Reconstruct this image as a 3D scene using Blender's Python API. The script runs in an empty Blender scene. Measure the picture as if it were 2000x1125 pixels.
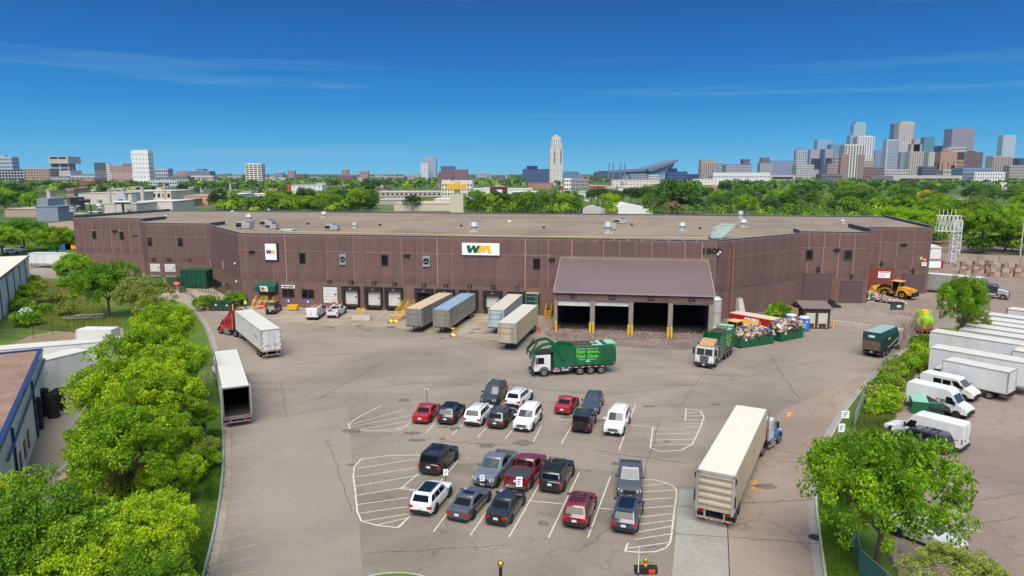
import bpy,math,random
from mathutils import Vector,Matrix
C=bpy.context.scene
COL=C.collection
R=math.radians
rnd=random.Random(7)
# ------------------------------------------------------------------ camera
CAMH,FPX,HOR=25.0,1360.0,338.0
PITCH=math.atan2(562.5-HOR,FPX)
cam=bpy.data.objects.new('camera',bpy.data.cameras.new('camera'))
COL.objects.link(cam)
cam.data.sensor_width=36.0
cam.data.lens=FPX/2000*36
cam.data.clip_start=0.5
cam.data.clip_end=40000
cam.location=(0,0,CAMH)
cam.rotation_euler=(math.pi/2-PITCH,0,0)
C.camera=cam
# ------------------------------------------------------------------ light
SUN_EL,SUN_AZ=55.0,186.0
w=bpy.data.worlds.new("World");C.world=w;w.use_nodes=True
nt=w.node_tree;N=nt.nodes;LK=nt.links
N.clear()
out=N.new('ShaderNodeOutputWorld');bg=N.new('ShaderNodeBackground')
sky=N.new('ShaderNodeTexSky');sky.sky_type='NISHITA';sky.sun_disc=False
sky.sun_elevation=R(SUN_EL);sky.sun_rotation=R(SUN_AZ)
tc=N.new('ShaderNodeTexCoord');sep=N.new('ShaderNodeSeparateXYZ')
LK.new(tc.outputs['Generated'],sep.inputs[0])
ramp=N.new('ShaderNodeValToRGB')
def lin(c):
    c=c/255.0
    return c/12.92 if c<=0.04045 else((c+0.055)/1.055)**2.4
def srgb(r,g,b,k=1.0):return(lin(r)*k,lin(g)*k,lin(b)*k,1)
EXPO=0.95
SKYSTR=0.12
kk=1.0
stops=[(0.0,(116,198,238)),(0.010,(104,192,238)),(0.045,(56,166,226)),(0.09,(10,137,209)),(0.15,(0,108,190)),(0.225,(0,85,162)),(0.45,(80,136,202)),(0.8,(178,196,220))]
el=ramp.color_ramp.elements
while len(el)<len(stops):el.new(0.5)
for e,(p,c)in zip(el,stops):
    e.position=p;e.color=srgb(*c,kk)
LK.new(sep.outputs[2],ramp.inputs[0])
mp=N.new('ShaderNodeMapping');mp.inputs['Scale'].default_value=(1.1,1.1,22.0);mp.inputs['Rotation'].default_value=(0,R(-1.6),0)
LK.new(tc.outputs['Generated'],mp.inputs[0])
nz=N.new('ShaderNodeTexNoise');nz.inputs['Scale'].default_value=1.7;nz.inputs['Detail'].default_value=7;nz.inputs['Roughness'].default_value=0.55
nz.inputs['Distortion'].default_value=0.4
LK.new(mp.outputs[0],nz.inputs['Vector'])
cr=N.new('ShaderNodeMapRange');cr.inputs[1].default_value=0.55;cr.inputs[2].default_value=0.82;cr.inputs[3].default_value=0;cr.inputs[4].default_value=0.3
LK.new(nz.outputs[0],cr.inputs[0])
cmix=N.new('ShaderNodeMixRGB');cmix.inputs[2].default_value=srgb(150,200,236)
LK.new(cr.outputs[0],cmix.inputs[0]);LK.new(ramp.outputs[0],cmix.inputs[1])
scale=N.new('ShaderNodeVectorMath');scale.operation='SCALE';scale.inputs['Scale'].default_value=1/SKYSTR/(2**EXPO)
LK.new(cmix.outputs[0],scale.inputs[0])
mx=N.new('ShaderNodeMixRGB');mx.inputs[0].default_value=0.975
LK.new(sky.outputs[0],mx.inputs[1]);LK.new(scale.outputs[0],mx.inputs[2])
LK.new(mx.outputs[0],bg.inputs[0]);bg.inputs[1].default_value=SKYSTR
LK.new(bg.outputs[0],out.inputs[0])
sl=bpy.data.lights.new('sun','SUN');sun=bpy.data.objects.new('sun',sl);COL.objects.link(sun)
sl.energy=2.8;sl.angle=R(50);sl.color=(1.0,0.93,0.82)
a,e_=R(SUN_AZ),R(SUN_EL)
sun.rotation_euler=Vector((math.sin(a)*math.cos(e_),math.cos(a)*math.cos(e_),math.sin(e_))).to_track_quat('Z','Y').to_euler()
vs=C.view_settings;vs.view_transform='Standard';vs.look='None';vs.exposure=EXPO;vs.gamma=1;vs.use_curve_mapping=False
C.cycles.max_bounces=6;C.cycles.diffuse_bounces=3;C.cycles.glossy_bounces=3;C.cycles.transparent_max_bounces=8
# ------------------------------------------------------------------ pixel -> place
def ray(x,y):
    u=(x-1000)/FPX;v=(y-562.5)/FPX
    return Vector((u,math.cos(PITCH)-v*math.sin(PITCH),-math.sin(PITCH)-v*math.cos(PITCH)))
def P(x,y,z=0.0):
    d=ray(x,y);t=(z-CAMH)/d.z
    return Vector((d.x*t,d.y*t,z))
def PD(x,y,D):
    d=ray(x,y);t=D/d.y
    return Vector((d.x*t,D,CAMH+d.z*t))
TH=R(-9.5);BO=Vector((-51.5,131.0,0));UD=Vector((math.cos(TH),math.sin(TH),0));VD=Vector((-math.sin(TH),math.cos(TH),0))
def B(u,v,z=0.0):return BO+UD*u+VD*v+Vector((0,0,z))
def BW(x,y,v=0.0):
    d=ray(x,y);o=Vector((0,0,CAMH))
    t=(v-(o-BO).dot(VD))/d.dot(VD);p=o+d*t
    return(p-BO).dot(UD),p.z
# ------------------------------------------------------------------ materials
MATS={}
def mat(name,col,rough=0.7,metal=0.0,var=0.0,vscale=3.0,bump=0.0,bscale=20.0,spec=0.5,coat=0.0,trans=0.0,emis=None,coord='Object',dirt=None,dirtscale=0.6,dirtamt=0.0,streak=False):
    if name in MATS:return MATS[name]
    m=bpy.data.materials.new(name);m.use_nodes=True;MATS[name]=m
    n=m.node_tree.nodes;l=m.node_tree.links;b=n['Principled BSDF']
    c=srgb(*col)
    b.inputs['Base Color'].default_value=c;b.inputs['Roughness'].default_value=rough;b.inputs['Metallic'].default_value=metal
    b.inputs['Specular IOR Level'].default_value=spec;b.inputs['Coat Weight'].default_value=coat;b.inputs['Coat Roughness'].default_value=0.08
    t=n.new('ShaderNodeTexCoord');src=t.outputs[coord]
    last=None
    if var:
        z=n.new('ShaderNodeTexNoise');z.inputs['Scale'].default_value=vscale;z.inputs['Detail'].default_value=6;z.inputs['Roughness'].default_value=0.6
        l.new(src,z.inputs['Vector'])
        r=n.new('ShaderNodeMapRange');r.inputs[1].default_value=0.3;r.inputs[2].default_value=0.7;r.inputs[3].default_value=1-var;r.inputs[4].default_value=1+var
        l.new(z.outputs[0],r.inputs[0])
        v=n.new('ShaderNodeVectorMath');v.operation='SCALE';v.inputs[0].default_value=c[:3];l.new(r.outputs[0],v.inputs['Scale'])
        last=v.outputs[0]
    if dirtamt:
        z=n.new('ShaderNodeTexNoise');z.inputs['Scale'].default_value=dirtscale;z.inputs['Detail'].default_value=8;z.inputs['Roughness'].default_value=0.65
        if streak:
            mpn=n.new('ShaderNodeMapping');mpn.inputs['Scale'].default_value=(1,1,0.18);l.new(src,mpn.inputs[0]);l.new(mpn.outputs[0],z.inputs['Vector'])
        else:l.new(src,z.inputs['Vector'])
        r=n.new('ShaderNodeMapRange');r.inputs[1].default_value=0.48;r.inputs[2].default_value=0.7;r.inputs[3].default_value=0;r.inputs[4].default_value=dirtamt
        l.new(z.outputs[0],r.inputs[0])
        x=n.new('ShaderNodeMixRGB');l.new(r.outputs[0],x.inputs[0])
        if last:l.new(last,x.inputs[1])
        else:x.inputs[1].default_value=c
        x.inputs[2].default_value=srgb(*dirt);last=x.outputs[0]
    if last:l.new(last,b.inputs['Base Color'])
    if bump:
        z=n.new('ShaderNodeTexNoise');z.inputs['Scale'].default_value=bscale;z.inputs['Detail'].default_value=4;l.new(src,z.inputs['Vector'])
        bp=n.new('ShaderNodeBump');bp.inputs['Strength'].default_value=bump;bp.inputs['Distance'].default_value=0.05
        l.new(z.outputs[0],bp.inputs['Height']);l.new(bp.outputs[0],b.inputs['Normal'])
    if emis:b.inputs['Emission Color'].default_value=srgb(*emis[0]);b.inputs['Emission Strength'].default_value=emis[1]
    if trans:
        o=n['Material Output'];ts=n.new('ShaderNodeBsdfTranslucent');ms=n.new('ShaderNodeMixShader');ms.inputs[0].default_value=trans
        if last:l.new(last,ts.inputs[0])
        else:ts.inputs[0].default_value=c
        l.new(b.outputs[0],ms.inputs[1]);l.new(ts.outputs[0],ms.inputs[2]);l.new(ms.outputs[0],o.inputs[0])
    return m
def paint(name,col,dirtamt=0.12):return mat('paint_'+name,col,0.28,0.0,coat=0.8,dirt=(120,112,100),dirtamt=dirtamt,dirtscale=1.3)
M_black=mat('black_rubber',(26,26,27),0.75,var=0.15)
M_dark=mat('dark_steel',(44,43,43),0.6,0.3,var=0.2)
M_glass=mat('tinted_glass',(13,16,20),0.08,0.0,spec=0.4)
M_chrome=mat('chrome',(200,202,205),0.2,0.9)
M_rim=mat('alloy_rim',(168,170,172),0.35,0.7)
M_red=mat('red_lens',(175,18,22),0.25,coat=0.5)
M_amber=mat('amber_lens',(200,90,20),0.3)
M_lamp=mat('lamp_glass',(205,212,218),0.12,0.2,coat=0.6)
M_white=mat('white_paint',(208,209,207),0.45,var=0.03,dirt=(160,152,140),dirtamt=0.34,dirtscale=0.6,streak=True)
M_plate=mat('number_plate',(205,210,216),0.5)
M_yellow=mat('safety_yellow',(226,178,26),0.5,dirt=(120,100,60),dirtamt=0.35,dirtscale=2)
M_line=mat('road_paint_white',(196,191,182),0.8,dirt=(150,138,126),dirtamt=0.75,dirtscale=1.6,coord='Object')
M_alu=mat('mill_aluminium',(176,176,172),0.42,0.45,var=0.08,vscale=1.5,dirt=(118,104,88),dirtamt=0.45,dirtscale=0.7,streak=True)
M_tan=mat('weathered_tan_metal',(176,164,144),0.6,0.1,var=0.06,dirt=(110,96,80),dirtamt=0.35,dirtscale=0.8,streak=True)
M_conc=mat('concrete',(168,162,152),0.9,var=0.1,vscale=1.2,dirt=(108,100,90),dirtamt=0.4,dirtscale=0.5)
M_wmgreen=mat('refuse_green_paint',(8,88,56),0.35,coat=0.4,dirt=(60,70,50),dirtamt=0.3,dirtscale=1.1)
M_wood=mat('grey_timber',(150,128,100),0.85,var=0.15)
# ------------------------------------------------------------------ mesh builder
class MB:
    def __init__(s):s.v=[];s.f=[];s.m=[]
    def add(s,vs_,fs,mi=0):
        o=len(s.v);s.v+=[tuple(p)for p in vs_]
        for f in fs:s.f.append(tuple(i+o for i in f));s.m.append(mi)
        return s
    def bx(s,x0,x1,y0,y1,z0,z1,mi=0):
        return s.add([(x0,y0,z0),(x1,y0,z0),(x1,y1,z0),(x0,y1,z0),(x0,y0,z1),(x1,y0,z1),(x1,y1,z1),(x0,y1,z1)],
            [(3,2,1,0),(4,5,6,7),(0,1,5,4),(1,2,6,5),(2,3,7,6),(3,0,4,7)],mi)
    def hexa(s,p,mi=0):
        return s.add(p,[(3,2,1,0),(4,5,6,7),(0,1,5,4),(1,2,6,5),(2,3,7,6),(3,0,4,7)],mi)
    def prism(s,poly,z0,z1,mi=0,cap=True):
        n=len(poly);vs_=[(p[0],p[1],z0)for p in poly]+[(p[0],p[1],z1)for p in poly]
        fs=[(i,(i+1)%n,n+(i+1)%n,n+i)for i in range(n)]
        if cap:fs+=[tuple(range(n-1,-1,-1)),tuple(range(n,2*n))]
        return s.add(vs_,fs,mi)
    def side(s,poly,y0,y1,mi=0):
        n=len(poly);vs_=[(p[0],y0,p[1])for p in poly]+[(p[0],y1,p[1])for p in poly]
        fs=[(i,(i+1)%n,n+(i+1)%n,n+i)for i in range(n)]+[tuple(range(n-1,-1,-1)),tuple(range(n,2*n))]
        return s.add(vs_,fs,mi)
    def cyl(s,p0,p1,r0,r1=None,n=8,mi=0,cap=True):
        r1=r0 if r1 is None else r1
        p0,p1=Vector(p0),Vector(p1);d=(p1-p0).normalized()
        a_=d.orthogonal().normalized();b_=d.cross(a_)
        vs_=[]
        for p,r in((p0,r0),(p1,r1)):
            for i in range(n):
                t=2*math.pi*i/n;vs_.append(p+a_*math.cos(t)*r+b_*math.sin(t)*r)
        fs=[(i,(i+1)%n,n+(i+1)%n,n+i)for i in range(n)]
        if cap:fs+=[tuple(range(n-1,-1,-1)),tuple(range(n,2*n))]
        return s.add(vs_,fs,mi)
    def tube(s,pts,r,n=6,mi=0):
        for a_,b_ in zip(pts,pts[1:]):s.cyl(a_,b_,r,r,n,mi)
        return s
    def bar(s,p0,p1,w_,h,mi=0):
        p0,p1=Vector(p0),Vector(p1);d=(p1-p0).normalized()
        up=Vector((0,0,1))if abs(d.z)<.95 else Vector((0,1,0))
        a_=d.cross(up).normalized()*w_/2;b_=a_.normalized().cross(d).normalized()*h/2
        return s.hexa([p0-a_-b_,p0+a_-b_,p0+a_+b_,p0-a_+b_,p1-a_-b_,p1+a_-b_,p1+a_+b_,p1-a_+b_],mi)
    def loft(s,rings,mi=0,cap=True):
        n=len(rings[0]);vs_=[p for r in rings for p in r];fs=[]
        for k in range(len(rings)-1):
            for i in range(n):
                j=(i+1)%n;fs.append((k*n+i,k*n+j,(k+1)*n+j,(k+1)*n+i))
        if cap:fs+=[tuple(range(n-1,-1,-1)),tuple((len(rings)-1)*n+i for i in range(n))]
        return s.add(vs_,fs,mi)
    def quad(s,a_,b_,c_,d_,mi=0):return s.add([a_,b_,c_,d_],[(0,1,2,3)],mi)
    def ico(s,c,r,mi=0,sq=(1,1,1),n1=6,n2=4):
        rings=[]
        vs_=[(c[0],c[1],c[2]-r*sq[2])]
        for k in range(1,n2):
            ph=-math.pi/2+math.pi*k/n2
            for i in range(n1):
                t=2*math.pi*i/n1;vs_.append((c[0]+r*sq[0]*math.cos(ph)*math.cos(t),c[1]+r*sq[1]*math.cos(ph)*math.sin(t),c[2]+r*sq[2]*math.sin(ph)))
        vs_.append((c[0],c[1],c[2]+r*sq[2]));L_=len(vs_)-1;fs=[]
        for i in range(n1):
            fs.append((0,1+(i+1)%n1,1+i));fs.append((L_,L_-n1+i,L_-n1+(i+1)%n1))
            for k in range(n2-2):fs.append((1+k*n1+i,1+k*n1+(i+1)%n1,1+(k+1)*n1+(i+1)%n1,1+(k+1)*n1+i))
        return s.add(vs_,fs,mi)
    def mesh(s,name,mats,smooth=None):
        me=bpy.data.meshes.new(name);me.from_pydata(s.v,[],s.f)
        if not isinstance(mats,(list,tuple)):mats=[mats]
        for m in mats:me.materials.append(m)
        if len(mats)>1:me.polygons.foreach_set('material_index',s.m)
        if smooth:
            me.polygons.foreach_set('use_smooth',[True]*len(me.polygons));me.set_sharp_from_angle(angle=R(smooth))
        me.update();return me
    def build(s,name,mats,parent=None,smooth=None,loc=None,rz=0.0,kind=None):
        return link(name,s.mesh(name,mats,smooth),parent,loc,rz,kind)
def link(name,me,parent=None,loc=None,rz=0.0,kind=None):
    o=bpy.data.objects.new(name,me);COL.objects.link(o)
    if parent:o.parent=parent
    if loc is not None:o.location=loc
    if rz:o.rotation_euler=(0,0,rz)
    if kind:o['kind']=kind
    return o
def tag(o,label,cat=None,group=None,kind=None):
    if label:o['label']=label
    if cat:o['category']=cat
    if group:o['group']=group
    if kind:o['kind']=kind
    return o
def thing(name,label,cat,loc=(0,0,0),rz=0.0,group=None):
    o=bpy.data.objects.new(name,None);COL.objects.link(o);o.location=loc;o.rotation_euler=(0,0,rz);o.empty_display_size=0.3
    return tag(o,label,cat,group)
KIDS={}
def copy_tree(root,loc,rz,label,scale=None,group=None):
    def kids(o):return[c for c in list(bpy.data.objects)if c.parent==o]
    r=root.copy();COL.objects.link(r);r.location=loc;r.rotation_euler=(0,0,rz)
    if scale:r.scale=scale
    if label:r['label']=label
    if group:r['group']=group
    key=root.name
    if key not in KIDS:KIDS[key]=[(c,kids(c))for c in kids(root)]
    for ch,gs in KIDS[key]:
        c=ch.copy();COL.objects.link(c);c.parent=r
        for g in gs:
            d=g.copy();COL.objects.link(d);d.parent=c
    return r
def struct(name,b_,mats,kind='structure'):
    return b_.build(name,mats,kind=kind)
def text_mesh(txt,size,ext=0.02,bold=0.0,xs=1.0,align='CENTER'):
    cu=bpy.data.curves.new('txt','FONT');cu.body=txt;cu.size=size;cu.extrude=ext;cu.offset=bold;cu.align_x=align;cu.align_y='CENTER';cu.resolution_u=2
    o=bpy.data.objects.new('txt',cu);COL.objects.link(o)
    dg=bpy.context.evaluated_depsgraph_get();me=bpy.data.meshes.new_from_object(o.evaluated_get(dg))
    bpy.data.objects.remove(o);bpy.data.curves.remove(cu)
    for v in me.vertices:v.co.x*=xs
    return me
def put_text(txt,size,m,parent,loc,rot,name='lettering',**k):
    me=text_mesh(txt,size,**k);me.materials.clear();me.materials.append(m)
    o=bpy.data.objects.new(name,me);COL.objects.link(o);o.parent=parent;o.location=loc;o.rotation_euler=rot
    return o
def wm_logo(b_,cx,cy,w_,h,d0,d1):
    kk_=[0]
    def poly(pts,mi):
        kk_[0]+=1;e0=d0-.004*kk_[0]*(1 if d1<d0 else-1);e1=d1-.004*kk_[0]*(1 if d1<d0 else-1)
        vs_=[(cx+(x-.5)*w_,e0,cy+(y-.5)*h)for x,y in pts]+[(cx+(x-.5)*w_,e1,cy+(y-.5)*h)for x,y in pts]
        b_.add(vs_,[(0,1,2,3),(7,6,5,4)]+[(i,(i+1)%4,4+(i+1)%4,4+i)for i in range(4)],mi)
    poly([(0,1),(.15,1),(.19,0),(.07,0)],0);poly([(.09,0),(.19,0),(.32,1),(.25,1)],0);poly([(.25,1),(.36,1),(.40,0),(.29,0)],0);poly([(.29,0),(.43,0),(.58,1),(.45,1)],0)
    poly([(.44,0),(.57,0),(.70,1),(.56,1)],1);poly([(.60,1),(.71,1),(.73,.1),(.64,.1)],1);poly([(.64,.1),(.73,.1),(.87,1),(.77,1)],1);poly([(.80,1),(.94,1),(1,0),(.87,0)],1)
M_logog=mat('logo_green',(0,84,60),0.5);M_logoy=mat('logo_yellow',(252,178,22),0.5)
M_ink=mat('black_lettering',(30,26,26),0.7)
# ------------------------------------------------------------------ ground and paving
def ground_mat(name,col,col2,big=0.05,fine=6.0,crack=0.0,speck=0.0,speckcol=(210,200,190),stain=(96,86,76),stainamt=0.4,col3=None):
    m=bpy.data.materials.new(name);m.use_nodes=True;n=m.node_tree.nodes;l=m.node_tree.links;b=n['Principled BSDF']
    b.inputs['Roughness'].default_value=0.92;b.inputs['Specular IOR Level'].default_value=0.25
    t=n.new('ShaderNodeTexCoord');src=t.outputs['Object']
    def noise(sc,det=6,ro=0.6,dist=0.0,vec=None):
        z=n.new('ShaderNodeTexNoise');z.inputs['Scale'].default_value=sc;z.inputs['Detail'].default_value=det;z.inputs['Roughness'].default_value=ro;z.inputs['Distortion'].default_value=dist
        l.new(vec or src,z.inputs['Vector']);return z.outputs[0]
    def mr(o,a0,a1,b0,b1):
        r=n.new('ShaderNodeMapRange');r.inputs[1].default_value=a0;r.inputs[2].default_value=a1;r.inputs[3].default_value=b0;r.inputs[4].default_value=b1;l.new(o,r.inputs[0]);return r.outputs[0]
    def mix(f,c1,c2):
        x=n.new('ShaderNodeMixRGB');l.new(f,x.inputs[0])
        for s_,c in((1,c1),(2,c2)):
            if isinstance(c,tuple):x.inputs[s_].default_value=srgb(*c)
            else:l.new(c,x.inputs[s_])
        return x.outputs[0]
    c=mix(mr(noise(big,7,0.62,0.6),0.36,0.66,0,1),col,col2)
    if col3:c=mix(mr(noise(big*0.6,3,0.5),0.45,0.7,0,0.8),c,col3)
    mpn=n.new('ShaderNodeMapping');mpn.inputs['Scale'].default_value=(0.35,1.6,1);mpn.inputs['Rotation'].default_value=(0,0,R(8));l.new(src,mpn.inputs[0])
    c=mix(mr(noise(big*5,8,0.7,0.5,mpn.outputs[0]),0.52,0.72,0,stainamt),c,stain)
    if crack:
        vo=n.new('ShaderNodeTexVoronoi');vo.feature='DISTANCE_TO_EDGE';vo.inputs['Scale'].default_value=0.09;vo.inputs['Randomness'].default_value=1
        wv=n.new('ShaderNodeVectorMath');wv.operation='ADD';nc=n.new('ShaderNodeTexNoise');nc.inputs['Scale'].default_value=0.35;nc.inputs['Detail'].default_value=5
        l.new(src,nc.inputs['Vector']);sc=n.new('ShaderNodeVectorMath');sc.operation='SCALE';sc.inputs['Scale'].default_value=5;l.new(nc.outputs['Color'],sc.inputs[0])
        l.new(src,wv.inputs[0]);l.new(sc.outputs[0],wv.inputs[1]);l.new(wv.outputs[0],vo.inputs['Vector'])
        c=mix(mr(vo.outputs['Distance'],0.0,0.012,crack,0),c,(70,62,56))
    f=mr(noise(fine,6,0.75),0.3,0.7,0.84,1.16)
    v=n.new('ShaderNodeVectorMath');v.operation='SCALE';l.new(c,v.inputs[0]);l.new(f,v.inputs['Scale']);c=v.outputs[0]
    if speck:
        c=mix(mr(noise(3.2,2,0.5),0.70,0.75,0,speck),c,speckcol)
    l.new(c,b.inputs['Base Color'])
    bp=n.new('ShaderNodeBump');bp.inputs['Strength'].default_value=0.3;bp.inputs['Distance'].default_value=0.02;l.new(noise(fine*2.5,4),bp.inputs['Height']);l.new(bp.outputs[0],b.inputs['Normal'])
    return m
G_asph=ground_mat('old_asphalt',(144,133,122),(117,109,100),0.045,5.0,crack=0.16,speck=0.5,stain=(96,86,76),stainamt=0.5,col3=(140,128,117))
G_asph_r=ground_mat('old_asphalt_reddish',(142,125,115),(118,105,97),0.05,5.0,crack=0.3,speck=0.35,stain=(103,88,79),stainamt=0.35)
G_lane=ground_mat('lane_asphalt',(148,131,119),(130,114,103),0.05,5.0,crack=0.4,speck=0.35,stain=(106,92,82),stainamt=0.35)
G_light=ground_mat('light_asphalt_patch',(141,132,121),(127,119,110),0.08,5.0,stainamt=0.15)
G_tex=ground_mat('coarse_asphalt',(134,125,113),(112,104,94),0.12,4.0,crack=0.3,stain=(98,88,78),stainamt=0.3)
G_conc=ground_mat('apron_concrete',(160,149,134),(136,125,111),0.07,4.0,crack=0.2,speck=0.3,stain=(88,79,70),stainamt=0.75)
G_slab=ground_mat('lane_concrete',(150,146,138),(134,131,124),0.15,3.0,stainamt=0.15)
G_dirt=ground_mat('dirt_track',(150,130,108),(126,108,88),0.15,2.0,stain=(80,92,40),stainamt=0.5)
G_litter=ground_mat('littered_floor',(128,112,106),(98,86,82),0.3,3.0,speck=0.9,stain=(72,62,58),stainamt=0.5)
G_grass=ground_mat('mown_grass',(70,98,30),(88,112,38),0.15,3.0,stain=(120,118,58),stainamt=0.45)
G_field=ground_mat('distant_ground',(66,92,38),(96,104,64),0.004,0.3,stain=(140,130,118),stainamt=0.35)
def sheet(name,pts,z,m,kind='structure'):
    b_=MB();b_.add([(p.x,p.y,0)for p in pts],[tuple(range(len(pts)))])
    o=b_.build(name,m,kind=kind);o.location.z=z;return o
def lerp_(a_,b2,t):return a_+(b2-a_)*t
def px(lst,z=0):return[P(x,y,z)for x,y in lst]
b_=MB();n_=24;S_=16000
b_.add([(-S_,-200,0),(S_,-200,0),(S_,15000,0),(-S_,15000,0)],[(0,1,2,3)])
g=b_.build('ground',G_field,kind='structure');g.location.z=-0.03
V=Vector
sheet('grass_verge_left',[V((-90,10,0)),V((-5,10,0)),V((-5,60,0)),V((-20,90,0)),V((-38,125,0))]+px([(380,570),(240,520),(60,545)])+[V((-140,150,0)),V((-140,10,0))],-0.012,G_grass)
yard=[V((-19.6,10,0))]+px([(398,1125),(418,1040),(434,960),(440,900),(437,840),(428,760),(415,690),(400,640),(372,600),(330,580),(250,560),(120,545),(50,540)])+[B(-90,5),B(-95,40),B(-66,36.3),B(-41,36.3),B(-41,20),B(0,-0.5),B(118,22),B(118.3,36),B(140,36),V((120,120,0)),V((98,104,0))]+px([(1835,640),(1760,690),(1700,740),(1650,800),(1610,870),(1592,920),(1590,980),(1600,1060),(1608,1125)])+[V((18.5,10,0))]
sheet('asphalt_yard',yard,0.0,G_asph)
sheet('asphalt_right_lane',px([(1440,1200),(1425,1125),(1420,960),(1440,880),(1530,800),(1680,735),(1700,740),(1650,800),(1610,870),(1592,920),(1590,980),(1600,1060),(1608,1125),(1620,1200)]),0.004,G_lane)
sheet('asphalt_patch',px([(440,1180),(455,835),(560,815),(680,793),(685,880),(700,1000),(708,1130),(712,1180)]),0.004,G_light)
sheet('car_park_surface',px([(708,1130),(700,1000),(690,890),(840,905),(1010,905),(1250,925),(1310,955),(1322,990),(1318,1100),(1308,1200),(712,1200)]),0.006,G_tex)
sheet('concrete_lane',px([(1307,1200),(1327,955),(1418,957),(1428,1200)]),0.010,G_slab)
b_=MB()
for y0 in(988,1042):
    a_,c_=P(1327-(y0-955)*.11,y0),P(1418+(y0-957)*.04,y0+8)
    b_.bar(a_+V((0,0,.0125)),c_+V((0,0,.0125)),.05,.004)
a_,c_=P(1418,958),P(1427,1180);b_.bar(a_+V((0,0,.0125)),c_+V((0,0,.0125)),.06,.004)
struct('concrete_joints',b_,M_dark)
sheet('dock_apron',[B(-4,-0.3),B(60,-0.3),B(61,-14)]+px([(1000,668),(880,655),(770,640),(560,632),(520,622)])+[B(-4,-6)],0.008,G_conc)
sheet('littered_apron',px([(1070,645),(1085,640),(1400,662),(1560,640),(1620,632),(1600,600),(1420,600)]),0.012,G_litter)
sheet('canopy_floor_apron',px([(1060,650),(1085,636),(1392,656),(1400,668),(1340,684),(1200,676),(1090,668)]),0.016,G_litter)
sheet('grass_verge_right',[V((16.5,10,0))]+px([(1612,1125),(1603,1060),(1594,980),(1597,920),(1615,870),(1655,800),(1705,740),(1765,690),(1838,640),(1900,600),(1960,560)])+[V((140,110,0)),V((60,10,0))],-0.008,G_grass)
sheet('neighbour_car_park',[V((25.5,10,0))]+px([(1790,1125),(1748,1060),(1745,960),(1748,880),(1740,840),(1745,780),(1790,720),(1830,680),(1900,630),(1990,590)])+[V((190,120,0)),V((190,10,0))],0.004,G_asph_r)
sheet('recycling_yard',[B(118,12),B(118,35),B(134.6,36),V((130,232,0)),V((330,250,0)),V((320,110,0)),V((150,100,0)),V((100,98,0))],0.006,G_asph_r)
sheet('gravel_bank_by_tracks',[V((120,232,0)),V((400,262,0)),V((400,300,0)),V((118,262,0))],0.012,G_dirt)
sheet('dirt_yard_left',[V((-90,60,0))]+px([(-40,700),(60,655),(150,640),(240,640),(250,700),(180,740),(120,850)])+[V((-30,52,0))],0.0,G_dirt)
sheet('driveway_left',px([(-60,1010),(20,1000),(120,990),(160,960),(170,800),(140,740),(60,760),(-60,800)]),0.006,G_light)
sheet('road_far_left',[P(-80,545),P(60,538),P(170,545),P(260,575),P(330,590),P(345,560),P(300,520),P(160,520),P(-80,500)],0.008,G_asph)
sheet('entrance_walk',[B(-41,21),B(-17,21),B(-16.5,16.5),B(0,-.3),B(0,-5)]+px([(400,612),(352,592),(318,578),(290,560)]),0.010,G_conc)
def kerb(name,pts,w1=0.16,h=0.13,m=None):
    b_=MB()
    for p,q in zip(pts,pts[1:]):b_.bar(p+V((0,0,h/2)),q+V((0,0,h/2)),w1,h)
    return struct(name,b_,m or M_conc)
def gutter(name,pts,w1,off,z,m):
    b_=MB()
    L_=[]
    for i,p in enumerate(pts):
        t=(pts[min(i+1,len(pts)-1)]-pts[max(i-1,0)]).normalized();nn=V((-t.y,t.x,0));L_.append((p+nn*off,p+nn*(off+w1)))
    for(p,q),(r,s_)in zip(L_,L_[1:]):b_.quad(*[(v_.x,v_.y,z)for v_ in(p,r,s_,q)])
    return struct(name,b_,m)
def smooth_pts(pts,k=4):
    o=[]
    for i in range(len(pts)-1):
        p0,p1,p2,p3=pts[max(i-1,0)],pts[i],pts[i+1],pts[min(i+2,len(pts)-1)]
        for j in range(k):
            t=j/k;o.append(0.5*((2*p1)+(p2-p0)*t+(2*p0-5*p1+4*p2-p3)*t*t+(3*p1-p0-3*p2+p3)*t*t*t))
    return o+[pts[-1]]
kl=smooth_pts(px([(352,1280),(378,1200),(397,1125),(418,1040),(431,960),(436,900),(435,840),(429,760),(418,690),(402,640),(378,606),(345,588)]))
kerb('kerb_left',kl,m=mat('kerb_blue_grey',(128,136,146),0.9,var=0.1,dirt=(160,152,140),dirtamt=.5,dirtscale=.5));gutter('gutter_left',kl,-0.55,-0.09,0.012,G_conc)
kr=smooth_pts(px([(1625,1280),(1618,1200),(1612,1125),(1603,1060),(1594,980),(1597,920),(1615,870),(1655,800),(1705,740),(1765,690),(1830,645)]))
kerb('kerb_right',kr,m=M_conc);gutter('gutter_right',kr,0.55,0.09,0.012,G_slab)
LINES=MB()
LC=[0]
def line(pts,w1=0.10):
    pts=[P(x,y,0.0)for x,y in pts]
    for p,q in zip(pts,pts[1:]):
        t=(q-p).normalized();nn=V((-t.y,t.x,0))*w1/2
        LC[0]=(LC[0]+1)%12;zz_=LC[0]*.0004
        LINES.quad(*[(v_.x,v_.y,zz_)for v_ in(p-nn-t*.03,q-nn+t*.03,q+nn+t*.03,p+nn-t*.03)])
def c4(X,Y):return(780+X/3.516,730+Y/3.516)
def c5(X,Y):return(1000+X/5,890+Y/5)
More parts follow.
